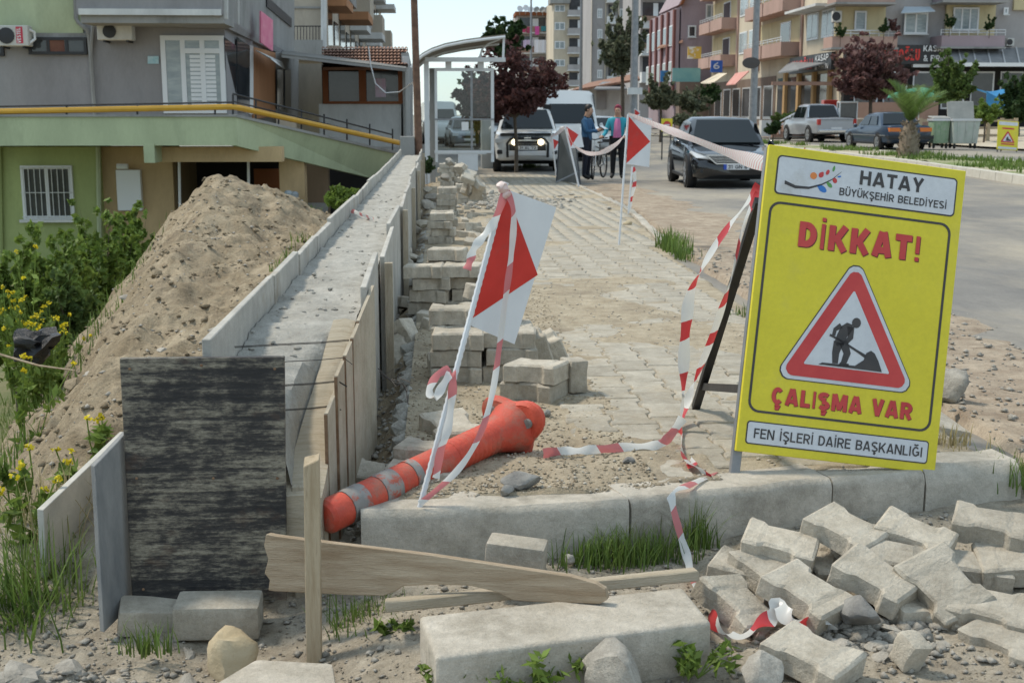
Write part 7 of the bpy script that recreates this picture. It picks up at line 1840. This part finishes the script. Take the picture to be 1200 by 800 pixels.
def stand(lean=0.0, arm_l=None, arm_r=None, skirt=0, fat=1.0, head_dy=0.0):
    f = fat
    J = dict(pelvis=((0, 0, .93), (.155 * f, .115 * f)), waist=((0, .0, 1.08), (.150 * f, .11 * f)), chest=((0, .0, 1.30), (.175 * f, .12 * f)), neck=((0, .0 + lean * .4, 1.46), (.058, .058)),
             chin=((0, -.02 + lean + head_dy, 1.545), (.062, .068)), head=((0, -.012 + lean + head_dy * 1.6, 1.62), (.080, .095)), crown=((0, .0 + lean + head_dy * 1.6, 1.69), (.062, .075)), nose=((0, -.105 + lean + head_dy * 1.8, 1.600), (.012, .014)),
             sh_l=((.185 * f, .0, 1.38), (.070, .070)), sh_r=((-.185 * f, .0, 1.38), (.070, .070)),
             hip_l=((.09, 0, .88), (.100 * f, .105 * f)), hip_r=((-.09, 0, .88), (.100 * f, .105 * f)), kn_l=((.10, -.01, .50), (.070, .075)), kn_r=((-.10, -.01, .50), (.070, .075)),
             an_l=((.11, .02, .10), (.055, .058)), an_r=((-.11, .02, .10), (.055, .058)), toe_l=((.13, -.15, .05), (.046, .04)), toe_r=((-.13, -.15, .05), (.046, .04)))
    al = arm_l or ((.26, .02, 1.10), (.27, -.05, .86), (.27, -.07, .78)); ar = arm_r or ((-.26, .02, 1.10), (-.27, -.05, .86), (-.27, -.07, .78))
    for s, a in (('l', al), ('r', ar)): J['el_' + s] = (a[0], (.054, .054)); J['wr_' + s] = (a[1], (.040, .040)); J['ha_' + s] = (a[2], (.040, .025))
    return J
M_jeanj = mat('blue_jacket', (.022, .075, .16), (.035, .11, .21), 5, .85, .4, 40); M_navy = mat('dark_trousers', (.010, .012, .022), (.018, .020, .032), 6, .85); M_shoe = mat('dark_shoes', (.012, .011, .010), rough=.6)
M_cyan = mat('turquoise_cardigan', (.03, .28, .36), (.05, .36, .44), 6, .9, .4, 40); M_pinkt = mat('pink_top', (.50, .14, .30), (.56, .2, .36), 6, .85); M_mar = mat('maroon_scarf', (.20, .025, .05), (.28, .05, .08), 6, .85); M_blackc = mat('black_clothes', (.008, .008, .010), (.014, .014, .016), 6, .85)
p = G(687, 211, zs(29) + .0)
root, Pm = person('man in blue jacket and dark trousers looking down at papers in his hands', (p.x, p.y, zs(p.y)), R(62), stand(.0, ((.25, -.10, 1.12), (.12, -.30, 1.16), (.07, -.36, 1.19)), ((-.25, -.10, 1.12), (-.12, -.30, 1.15), (-.06, -.36, 1.18)), head_dy=-.03), [M_jeanj, M_navy, M_shoe, M_skin], dict(m=M_hair))
mt = Matrix.Translation(root.location) @ Matrix.Rotation(R(62), 4, 'Z')
mb = MB(); mb.obox(mt @ Vector((0, -.42, 1.22)), (.21, .15, .006), (R(30), 0, R(62))); one(mb, 'papers', M_pvc, 'white papers held in both hands by the man', 'papers')
p = G(724, 210, zs(31)); wl_ = (p.x - .02, p.y, zs(p.y))
root, Pw = person('woman in maroon headscarf and turquoise cardigan holding a bicycle', wl_, R(-12), stand(.0, ((.28, -.08, 1.10), (.22, -.28, .98), (.18, -.34, .99)), ((-.28, -.06, 1.10), (-.34, -.32, 1.00), (-.36, -.40, 1.00)), fat=1.08), [M_cyan, M_blackc, M_shoe, M_skin], dict(m=M_mar, scarf=1))
mb = MB(); rings = []
for z, ww, d in ((.98, .10, .165), (1.15, .085, .168), (1.32, .075, .165), (1.43, .05, .115)): rings.append([Vector((-ww, -d + .03, z)), Vector((0, -d - .012, z)), Vector((ww, -d + .03, z)), Vector((0, -d + .06, z))])
mb.loft(rings); mb.build('pink_top', M_pinkt, root, smooth=True)
mb = MB(); rings = []
for z, a in ((1.02, .200), (.86, .205), (.74, .20)): rings.append([Vector((a * math.cos(t) , a * .74 * math.sin(t), z)) for t in [2 * PI * k / 16 for k in range(16)]])
mb.loft(rings, cap=False); mb.build('tunic_hem', M_blackc, root, smooth=True)
p = A(560, 150, 56); person('dark clothed person standing far behind the shelter glass', (p.x, 56, zs(56) - .05), R(-70), stand(), [M_blackc, M_blackc, M_shoe, M_skin], dict(m=M_hair))
# bicycle, front wheel towards the camera
p = G(704, 211, zs(30)); root = thing('bicycle', 'dark bicycle held by the woman, front wheel towards the camera', 'bicycle', (p.x, p.y + .5, zs(p.y)), R(-22))
def wheel_(cy, r_=.32, turn=0.0):
    X = Matrix.Translation((0, cy, r_ + .015)) @ Matrix.Rotation(turn, 4, 'Z')
    mb = MB(); mb.tube([X @ Vector((0, r_ * math.cos(t), r_ * math.sin(t))) for t in [2 * PI * k / 24 for k in range(25)]], .022, 6, False); wh = mb.build('wheel', M_tyre, root, smooth=True)
    mb = MB(); 
    for k in range(12): t = 2 * PI * k / 12; mb.tube([X @ Vector((.02, 0, 0)), X @ Vector((0, (r_ - .02) * math.cos(t), (r_ - .02) * math.sin(t)))], .003, 3)
    mb.tube([X @ Vector((-.05, 0, 0)), X @ Vector((.05, 0, 0))], .018, 6); mb.build('spokes', M_alu, wh)
wheel_(-.5, turn=R(10)); wheel_(.5)
mb = MB()
for a, b in (((0, -.38, .78), (0, .12, .72)), ((0, -.42, .68), (0, .02, .28)), ((0, .02, .28), (0, .14, .82)), ((0, .02, .28), (.0, .5, .335)), ((0, .12, .72), (0, .5, .335))): mb.tube([a, b], .018, 6)
mb.build('frame', mat('bike_frame', (.10, .11, .11), rough=.4), root, smooth=True)
mb = MB(); mb.tube([(.05, -.5, .335), (.05, -.42, .66), (0, -.38, .80), (0, -.36, .92)], .014, 6); mb.tube([(-.05, -.5, .335), (-.05, -.42, .66), (0, -.39, .80)], .014, 6); mb.build('fork', M_alu, root, smooth=True)
mb = MB(); mb.tube([(-.29, -.26, .98), (-.2, -.34, .97), (0, -.37, .93), (.2, -.34, .97), (.29, -.26, .98)], .014, 6); mb.build('handlebar', M_trim, root, smooth=True)
mb = MB(); mb.rock((0, .16, .86), (.07, .13, .035), 4, 2, .05); mb.build('saddle', M_trim, root, smooth=True)
mb = MB(); mb.tube([(-.1, .02, .2), (0, .02, .28), (.1, .02, .36)], .012, 6); mb.build('crank', M_alu, root)
# ================================================================ VEGETATION
def leafmat(name, c, c2, c3=None, tr=.35, sc=3):
    m = mat(name, c, c2, sc, .65, c3=c3, s3=1.2, spec=.3); t = m.node_tree; N = t.nodes; K = t.links; b = N['Principled BSDF']
    geo = N.new('ShaderNodeNewGeometry'); hs = N.new('ShaderNodeHueSaturation'); mr = N.new('ShaderNodeMapRange'); mr.inputs[3].default_value = .65; mr.inputs[4].default_value = 1.35
    K.new(geo.outputs['Random Per Island'], mr.inputs[0]); K.new(mr.outputs[0], hs.inputs['Value'])
    src = b.inputs['Base Color'].links[0].from_socket; K.new(src, hs.inputs['Color']); K.new(hs.outputs[0], b.inputs['Base Color'])
    tl = N.new('ShaderNodeBsdfTranslucent'); K.new(hs.outputs[0], tl.inputs[0]); ms = N.new('ShaderNodeMixShader'); ms.inputs[0].default_value = tr
    K.new(b.outputs[0], ms.inputs[1]); K.new(tl.outputs[0], ms.inputs[2]); K.new(ms.outputs[0], N['Material Output'].inputs[0]); return m
M_plum = leafmat('plum_leaf', (.075, .030, .028), (.13, .062, .055)); M_plum2 = leafmat('pale_plum_leaf', (.12, .055, .052), (.20, .105, .095))
M_leaf = leafmat('green_leaf', (.075, .12, .032), (.13, .19, .05)); M_leafd = leafmat('dark_green_leaf', (.03, .06, .018), (.055, .095, .03)); M_oliv = leafmat('olive_leaf', (.10, .115, .065), (.17, .18, .115)); M_bush = leafmat('bush_leaf', (.12, .18, .03), (.20, .28, .06))
M_grass = leafmat('grass_blade', (.085, .15, .028), (.165, .235, .055), c3=(.24, .22, .09)); M_flow = leafmat('yellow_flower', (.62, .50, .02), (.70, .60, .03), tr=.3); M_palm = leafmat('palm_leaf', (.09, .15, .035), (.15, .22, .06)); M_dry = leafmat('dry_grass', (.34, .28, .14), (.44, .38, .22))
M_bark = mat('bark', (.07, .055, .04), (.13, .105, .08), 8, .95, .8, 30)
def leaves(cl, n, size, seed, asp=1.8, droop=0.0):
    """cl: list of (centre, radii, weight); n leaves as bent quads"""
    rg = np.random.default_rng(seed); w = np.array([c[2] for c in cl], float); w /= w.sum(); ci = rg.choice(len(cl), n, p=w)
    C_ = np.array([tuple(c[0]) for c in cl])[ci]; Rr = np.array([tuple(c[1]) for c in cl])[ci]
    d = rg.normal(size=(n, 3)); d /= np.linalg.norm(d, axis=1)[:, None]; rad = rg.random(n) ** .45
    P_ = C_ + d * Rr * rad[:, None]
    u = rg.normal(size=(n, 3)); u += d * .5; u[:, 2] -= droop; u /= np.linalg.norm(u, axis=1)[:, None]
    v = np.cross(u, rg.normal(size=(n, 3))); v /= np.linalg.norm(v, axis=1)[:, None]
    s = size * rg.uniform(.6, 1.3, n)[:, None]
    Q = np.stack([P_ - u * s * .5 * asp, P_ + v * s * .5, P_ + u * s * .5 * asp, P_ - v * s * .5], 1)
    return Q.reshape(-1, 3), np.arange(n * 4).reshape(-1, 4)
def crown_clumps(c, r, n, seed):
    rg = random.Random(seed); out = []
    for k in range(n):
        while True:
            q = Vector((rg.uniform(-1, 1), rg.uniform(-1, 1), rg.uniform(-1, 1)))
            if q.length < 1: break
        q = q * (.55 + .45 * rg.random()); s = rg.uniform(*rr)
        out.append((Vector(c) + Vector((q.x * r[0], q.y * r[1], q.z * r[2])), (r[0] * s, r[1] * s, r[2] * s), s * s + .02))
    return out
def tree(label, base, zc, r, m, nleaf, lsize, seed, trunk=.09, name='tree', nclump=26, cat='tree', group=None, droop=0.0, bark=None, rr=(.10, .2), lean=(0, 0)):
    base = Vector(base); root = thing(name, label, cat, base, group=group); rg = random.Random(seed); c = Vector((lean[0], lean[1], zc))
    mb = MB(); fork = Vector((lean[0] * .4, lean[1] * .4, max(.12 * zc, zc - r[2] * .8)))
    mb.tube([(0, 0, -.2), (fork.x * .3 + trunk * .3, 0, fork.z * .5), fork], [trunk, trunk * .8, trunk * .7], 8)
    cl = []
    for k in range(nclump):          # limbs fan out; leaves sit along their outer part, thinning to the tips
        a = 2 * PI * (k * .618 + rg.uniform(-.1, .1)); h = rg.uniform(-.55, 1.0); s_ = math.sqrt(max(.05, 1 - h * h)) ** .8; ex = rg.uniform(.72, 1.08)
        e = c + Vector((math.cos(a) * s_ * r[0], math.sin(a) * s_ * r[1], h * r[2])) * ex
        mid = fork.lerp(e, .5) + Vector((rg.uniform(-.12, .12) * r[0], rg.uniform(-.12, .12) * r[1], .12 * r[2]))
        if k % 2 == 0: mb.tube([fork, mid, e], [trunk * .45, trunk * .25, trunk * .06], 5)
        for j in range(7):
            t = .30 + .70 * j / 6; p = fork.lerp(mid, t * 2) if t < .5 else mid.lerp(e, t * 2 - 1)
            q = rg.uniform(*rr) * (1.25 - .75 * t); p = p + Vector((rg.gauss(0, .07) * r[0], rg.gauss(0, .07) * r[1], rg.gauss(0, .06) * r[2]))
            cl.append((p, (r[0] * q, r[1] * q, r[2] * q), q * q + .004))
    mb.build('trunk', bark or M_bark, root, smooth=True)
    V, F = leaves(cl, nleaf, lsize, seed, droop=droop); soup('crown', V, F, m, root)
    return root
def tree_at(px_, pyc, Y, rx_px, ry_px, zbase, **k):
    p = A(px_, pyc, Y); s = p.y and FPX / ((p - _C).dot(_fw)); return tree(base=(p.x, Y, zbase), zc=p.z - zbase, r=(rx_px / s, rx_px / s, ry_px / s), **k)
tree_at(605, 98, 34, 60, 50, zs(34), label='purple-leaved plum tree in front of the white off-roader', m=M_plum, nleaf=9500, lsize=.085, seed=3, trunk=.06, name='plum_tree', nclump=60, lean=(-.1, 0))
tree_at(566, 112, 48, 36, 40, zs(48), label='dark plum tree behind the bus shelter', m=M_plum, nleaf=4500, lsize=.15, seed=5, trunk=.09, name='plum_tree', nclump=30)
tree_at(592, 48, 62, 30, 26, zs(60), label='dark green tree rising behind the plum trees', m=M_leafd, nleaf=5000, lsize=.16, seed=6, trunk=.14)
tree_at(560, 105, 80, 22, 18, zs(80), label='green tree in the distance seen through the shelter', m=M_leaf, nleaf=2500, lsize=.25, seed=7, trunk=.14)
tree_at(730, 50, 78, 28, 46, 0, label='grey-green willow-like tree before the tall grey block', m=M_oliv, nleaf=5000, lsize=.22, seed=8, trunk=.15, droop=.6, nclump=40)
tree_at(775, 110, 62, 26, 24, 0, label='sparse olive tree left of the black saloon', m=M_oliv, nleaf=3000, lsize=.14, seed=9, trunk=.08, name='olive_tree')
tree_at(812, 118, 64, 22, 18, 0, label='low olive tree above the black saloon roof', m=M_oliv, nleaf=2600, lsize=.14, seed=10, trunk=.08, name='olive_tree')
tree_at(832, 110, 66, 13, 14, 0, label='dark green bush by the red shop awning', m=M_leafd, nleaf=2200, lsize=.13, seed=11, trunk=.08)
tree_at(1022, 84, 60, 50, 42, .1, label='broad reddish plum tree before the butcher sign', m=M_plum2, nleaf=9000, lsize=.15, seed=12, trunk=.12, name='plum_tree', nclump=60)
tree_at(1117, 92, 55, 30, 36, .1, label='dark green round tree beside the green parasol', m=M_leaf, nleaf=6500, lsize=.13, seed=13, trunk=.11, nclump=34)
tree_at(1195, 118, 52, 26, 34, .1, label='dark green tree at the right border', m=M_leafd, nleaf=5500, lsize=.13, seed=14, trunk=.1)
tree_at(1155, 132, 49, 18, 15, .05, label='yellow-green bush behind the open waste container', m=M_bush, nleaf=3200, lsize=.11, seed=15, trunk=.05, name='bush')
tree_at(906, 150, 60, 10, 10, 0, label='small dark shrub at the foot of the lamp post', m=M_leafd, nleaf=1500, lsize=.10, seed=16, trunk=.04, name='bush')
tree_at(920, 138, 66, 16, 7, .3, label='low hedge beside the brick steps', m=M_leaf, nleaf=2000, lsize=.12, seed=17, trunk=.04, name='hedge')
tree_at(803, 140, 58, 18, 9, 0, label='grey shrub between the yellow board and the black saloon', m=M_oliv, nleaf=1600, lsize=.12, seed=18, trunk=.04, name='bush')
for k, (x, y, Yq) in enumerate(((1036, 34, 68.5), (1048, 33, 68.5), (1113, 28, 68.5), (1160, 30, 68.5), (985, 40, 68.5))):
    p = A(x, y, Yq); tree(label=['potted plant at the left end of the yellow balcony', 'bushy potted plant on the pink balcony', 'potted plant at the left of the mauve balcony', 'potted plant at the right of the mauve balcony', 'trailing plant on the corner balcony'][k], base=(p.x, Yq, p.z - .5), zc=.65, r=(.35, .3, .45), m=M_leafd if k != 1 else M_plum2, nleaf=500, lsize=.10, seed=30 + k, trunk=.02, name='potted_plant', cat='plant', nclump=9)
tree_at(655, 108, 120, 12, 10, 0, label='far plum bush beside the low shed', m=M_plum, nleaf=1500, lsize=.3, seed=19, trunk=.1, name='bush')
tree_at(500, 193, 27, 9, 12, -.3, label='green weeds growing at the shelter post', m=M_leafd, nleaf=900, lsize=.05, seed=20, trunk=.01, name='weed', cat='plant')

# young palm on the median
pb = A(1064, 187, 34.5); root = thing('palm', 'young palm with stubby trunk on the grassy median', 'palm', (pb.x, 34.5, medz(pb.x, 34.5)))
mb = MB(); rg = random.Random(2)
mb.lathe([(.27, -.1), (.29, .15), (.25, .5), (.20, .75), (.13, .9)], 14)
for k in range(90):
    t = rg.random(); a = rg.uniform(0, 2 * PI); r_ = .28 - .11 * t; d = Vector((math.cos(a), math.sin(a), .9)); b0 = Vector((math.cos(a) * r_ * .9, math.sin(a) * r_ * .9, .05 + .9 * t)); mb.tube([b0, b0 + d * .09], [.045, .015], 4)
mb.build('trunk', mat('palm_trunk', (.16, .12, .085), (.26, .21, .15), 12, .95, .8, 40), root)
V, F = [], []
for k in range(17):
    a = 2 * PI * k / 17 + rg.uniform(-.2, .2); el = rg.uniform(.7, 1.4); L_ = rg.uniform(1.3, 1.8); prev = None
    pts = []
    for j in range(13):
        s = j / 12; e = el - 1.0 * s * s * (1.5 - el * .6); pts.append(Vector((0, 0, .95)) + Vector((math.cos(a) * math.cos(el), math.sin(a) * math.cos(el), math.sin(el))) * L_ * s + Vector((math.cos(a) * .3, math.sin(a) * .3, -.55)) * s * s * L_ * .5)
    d0 = Vector((-math.sin(a), math.cos(a), 0))
    for j in range(1, 13):
        t = (pts[j] - pts[j - 1]).normalized(); ll = .42 * math.sin(PI * (.12 + .8 * j / 13))
        for s_ in (-1, 1):
            for h_ in (0, .5):
                o_ = pts[j - 1].lerp(pts[j], h_); tip = o_ + (d0 * s_ * .75 + t * .75 + Vector((0, 0, .15))) * ll; b = len(V); V += [o_, o_ + t * .05, tip]; F.append((b, b + 1, tuple and b + 2))
        b = len(V); w_ = d0 * .012; V += [pts[j - 1] - w_, pts[j - 1] + w_, pts[j]]; F.append((b, b + 1, b + 2))
soup('fronds', [tuple(v) for v in V], F, M_palm, root)

# grass: blades
def blades(name, pts, h, w, m, seed, lean=.5, parent=None, kind=None, label=None, cat=None, hv=.5):
    rg = np.random.default_rng(seed); n = len(pts); P_ = np.array(pts, float); a = rg.uniform(0, 2 * PI, n); hh = h * (1 - hv + 2 * hv * rg.random(n)); ln = lean * rg.random(n)
    dx, dy = np.cos(a), np.sin(a); px_, py_ = -dy, dx; V = []
    for s, ws in ((0, 1), (.4, .85), (.75, .5), (1, .05)):
        off = ln * s * s * hh; c = np.stack([P_[:, 0] + dx * off, P_[:, 1] + dy * off, P_[:, 2] + hh * s * (1 - .3 * ln * s)], -1); e = np.stack([px_, py_, np.zeros(n)], -1) * w * ws / 2
        V += [c - e, c + e]
    V = np.stack(V, 1).reshape(-1, 3); b = np.arange(n)[:, None] * 8
    F = np.concatenate([b + np.array([[0, 1, 3, 2]]), b + np.array([[2, 3, 5, 4]]), b + np.array([[4, 5, 7, 6]])], 0)
    o = soup(name, V, F, m, parent, kind)
    if label: tag(o, label, cat)
    return o
rg = np.random.default_rng(5)
def gpts(n, fx, fy, fz): 
    out = []
    for _ in range(n):
        x = fx(); y = fy(); out.append((x, y, fz(x, y)))
    return out
nm = lambda c, s: (lambda: float(rg.normal(c, s)))
un = lambda a, b: (lambda: float(rg.uniform(a, b)))
# tufts in front of the kerb, by the slab, etc. -- each tuft is a plant of its own
def tuft(px_, py_, z, n, sx, sy, h, label, seed, w=.005, lean=.7, mix=None, m=None):
    q = G(px_, py_, z); pts = [(float(rg.normal(0, sx)), float(rg.normal(0, sy)), -.01) for _ in range(n)]
    o = blades('grass_tuft', pts, h, w, m or M_grass, seed, lean, kind='stuff'); o.location = q; return tag(o, label, 'grass tuft')
tuft(745, 655, -.17, 420, .10, .045, .10, 'green grass tuft against the kerb face left of the dropped tape', 1)
tuft(690, 660, -.17, 130, .05, .03, .075, 'smaller grass patch right of the small concrete block', 2)
tuft(815, 640, -.16, 90, .04, .03, .13, 'thin grass blades by the dropped tape', 3)
tuft(440, 735, -.25, 320, .06, .06, .09, 'shaded grass left of the slab under the batten', 4)
tuft(168, 762, -.27, 70, .04, .02, .08, 'sparse grass at the foot of the half buried block', 5)
tuft(788, 292, -.08, 260, .05, .28, .17, 'leafy weeds growing through the broken road kerb', 6, w=.012)
tuft(800, 302, -.08, 80, .05, .15, .10, 'low weeds before the broken kerb', 16, w=.012)
tuft(880, 368, -.03, 120, .06, .06, .06, 'small weeds on the shoulder behind the sign', 7, w=.008)
tuft(1190, 560, -.06, 160, .06, .10, .09, 'grass at the right border beyond the kerb end', 8)
tuft(1110, 520, .0, 90, .05, .04, .07, 'dry weeds right of the yellow sign', 18, m=M_dry)
tuft(620, 196, -.30, 200, .12, .1, .22, 'grass at the foot of the plum tree', 9, w=.012)
tuft(360, 262, -.1, 120, .1, .1, .2, 'green weed beyond the wall beside the dark opening', 21, w=.02)
# leafy weeds in front of the slab
def weed(px_, py_, z, n, r_, label, seed, ls=.03):
    q = G(px_, py_, z); root = thing('weed', label, 'plant', q); rgn = random.Random(seed); mb = MB(); cl = []
    for k in range(n):
        a = rgn.uniform(0, 2 * PI); d = r_ * rgn.uniform(.3, 1); e = Vector((math.cos(a) * d, math.sin(a) * d * .7, r_ * rgn.uniform(.3, 1.0))); mb.tube([(0, 0, -.01), e * .5 + Vector((0, 0, .01)), e], .0018, 4); cl.append((e, (r_ * .25,) * 3, 1)); cl.append((e * .6, (r_ * .2,) * 3, .6))
    mb.build('stem', M_bush, root); V, F = leaves(cl, n * 14, ls, seed, 2.4); soup('leaves', V, F, M_bush, root, 'stuff')
weed(632, 816, -.175, 11, .12, 'leafy weed in front of the slab, left of the white lump', 1, .016)
weed(818, 790, -.165, 11, .085, 'leafy weed at the right front corner of the slab', 2, .015)
weed(533, 816, -.18, 9, .10, 'weed at the left front corner of the slab', 3, .016)
weed(460, 750, -.22, 8, .06, 'broad leaved weed left of the slab', 4, .02)
# median grass
pts = []
for _ in range(9000):
    y = 20 + 40 * rg.random() ** 1.2; x = med_l(y) + .3 + (med_r(y) - med_l(y) - .6) * rg.random()
    if fn(x, y, 3, .35) > -.05: pts.append((x, y, medz(x, y) - .01))
tag(blades('median_grass', pts, .14, .03, M_grass, 31, .6, kind='stuff'), 'grass growing over the median', 'grass')
# left bank: grass, weeds, bushes, yellow flowers
pts = []
for _ in range(15000):
    y = 3.0 + 11 * rg.random() ** 1.5; x = -1.15 - .32 * y * rg.random() - .03 * y
    d = lerp_tab(RX, y) - x; z = max(garden_z(x, y), pile_z(x, y) if x > -5.2 else -9)
    if pile_z(x, y) > garden_z(x, y) + .10 and (d < .5 or rg.random() < .7): continue
    pts.append((x, y, z - .02))
tag(blades('bank_grass', pts, .13, .009, M_grass, 32, .8, kind='stuff'), 'grass on the bank left of the soil heap', 'grass')
def flower(px_, py_, Y, h, n, label, seed, spread=.12):
    p = A(px_, py_, Y); zb = p.z - h; root = thing('flowering_weed', label, 'plant', (p.x, Y, zb)); rgn = random.Random(seed); mb = MB(); fl = []; lf = []
    for k in range(n):
        e = Vector((rgn.gauss(0, spread), rgn.gauss(0, spread), h * rgn.uniform(.7, 1.05))); m_ = e * .5 + Vector((rgn.gauss(0, .02), rgn.gauss(0, .02), 0)); mb.tube([(e.x * .2, e.y * .2, -.1), m_, e], .003, 4); fl.append((e, (.018, .018, .014), 1))
        for j in range(4): lf.append((Vector((e.x * .2, e.y * .2, 0)).lerp(e, rgn.uniform(.05, .8)), (.03, .03, .04), 1))
    mb.build('stem', M_bush, root); V, F = leaves(fl, n * 12, .016, seed, 1.1); soup('flowers', V, F, M_flow, root, 'stuff'); V, F = leaves(lf, n * 22, .03, seed + 1, 2.6); soup('leaves', V, F, M_bush, root, 'stuff')
for k, (x, y, Yq, h, n) in enumerate(((20, 345, 8.5, .7, 12), (55, 350, 9, .7, 14), (35, 375, 8, .6, 12), (75, 372, 9.5, .6, 9), (8, 330, 8, .7, 7), (20, 280, 9, 1.1, 3), (12, 420, 6.5, .5, 5), (60, 395, 8.4, .5, 9))):
    flower(x, y, Yq, h, n, ['yellow flowering weed nearest the left border', 'tall yellow flowering weed beside the soil heap', 'dense yellow flowering weed low on the bank', 'yellow flowering weed half behind the soil heap', 'yellow flowers cut by the left border', 'single tall stalk with a yellow bloom before the barred window', 'low yellow flowering weed at the left border', 'yellow flowering weed above the black bag'][k], 40 + k)
for k, (x, y, Yq, h, n) in enumerate(((120, 478, 5.2, .25, 3), (85, 525, 4.6, .2, 3), (152, 395, 7, .2, 3), (30, 560, 4.2, .25, 4), (15, 525, 4.4, .25, 3))): flower(x, y, Yq, h, n, ['small yellow flower on the heap just left of the plywood top', 'yellow flowers among grass left of the pale board', 'yellow flower high on the soil heap', 'yellow flower in the grass at the left border', 'yellow flowers at the left border below the bag'][k], 60 + k, .05)
for k, (x, y, Yq, rx, ry, mm) in enumerate(((60, 350, 15, 60, 84, M_bush), (112, 335, 17, 54, 95, M_bush), (150, 322, 19, 36, 96, M_bush), (12, 365, 13, 50, 85, M_bush), (85, 395, 12, 46, 74, M_leaf))):
    tree_at(x, y, Yq, rx, ry, -1.95, label=['loose green bush before the barred window', 'tall green bush before the tan wall', 'airy bush reaching up before the white meter cabinet', 'green bush at the left border below the window', 'low bright bush behind the yellow flowers'][k], m=mm, nleaf=6500, lsize=.062, seed=70 + k, trunk=.02, name='bush', cat='bush', nclump=48, rr=(.08, .15))
tree_at(400, 232, 21, 20, 14, -1.2, label='green shrub between the ramp and the wall', m=M_bush, nleaf=1400, lsize=.09, seed=80, trunk=.03, name='bush', cat='bush')
tree_at(345, 262, 15, 16, 12, -.6, label='green weeds at the right flank of the heap', m=M_bush, nleaf=700, lsize=.06, seed=81, trunk=.02, name='bush', cat='bush')
pts = []
for _ in range(900):
    y = 4.9 + 5 * rg.random(); x = -.78 - .35 * rg.random(); 
    if fn(x, y, 8, 1.1) > .0: pts.append((x, y, pile_z(x, y) - .01))
tag(blades('verge_grass', pts, .09, .008, M_grass, 33, .7, kind='stuff'), 'weeds sprouting between the heap and the wall', 'grass')
for k, (x, y, Yq) in enumerate(((40, 610, 3.95), (20, 580, 4.1), (30, 640, 3.9), (70, 560, 4.4), (5, 540, 4.4))):
    p = A(x, y, Yq); z = max(garden_z(p.x, Yq), pile_z(p.x, Yq)); pts = [(float(rg.normal(0, .10)), float(rg.normal(0, .12)), 0) for _ in range(260)]
    o = blades('grass_tuft', pts, .26, .008, M_grass if k != 3 else M_dry, 90 + k, .9, kind='stuff'); o.location = (p.x, Yq, z - .02); tag(o, ['long bright grass clump left of the pale board', 'long grass clump cut by the left border', 'grass clump at the foot of the pale board', 'dry grass wisps above the pale board', 'tall grass at the left border halfway up'][k], 'grass tuft')
# black plastic bag on the bank
p = A(40, 405, 7.4); mb = MB(); mb.rock((0, 0, 0), (.17, .11, .085), 9, 3, 1.1); o = mb.build('plastic_bag', mat('black_plastic_bag', (.008, .008, .009), rough=.35, bump=1.0, bscale=30, bdist=.02), smooth=True); o.location = p; tag(o, 'crumpled black plastic bag at the left edge of the soil heap', 'bag')
# dry stick across the bank
mb = MB(); mb.tube([A(0, 415, 6.5), A(45, 428, 6.4), A(88, 434, 6.2)], [.007, .006, .004], 5); one(mb, 'stick', M_wood, 'thin dry stick lying across the bank below the black bag', 'stick', smooth=True)
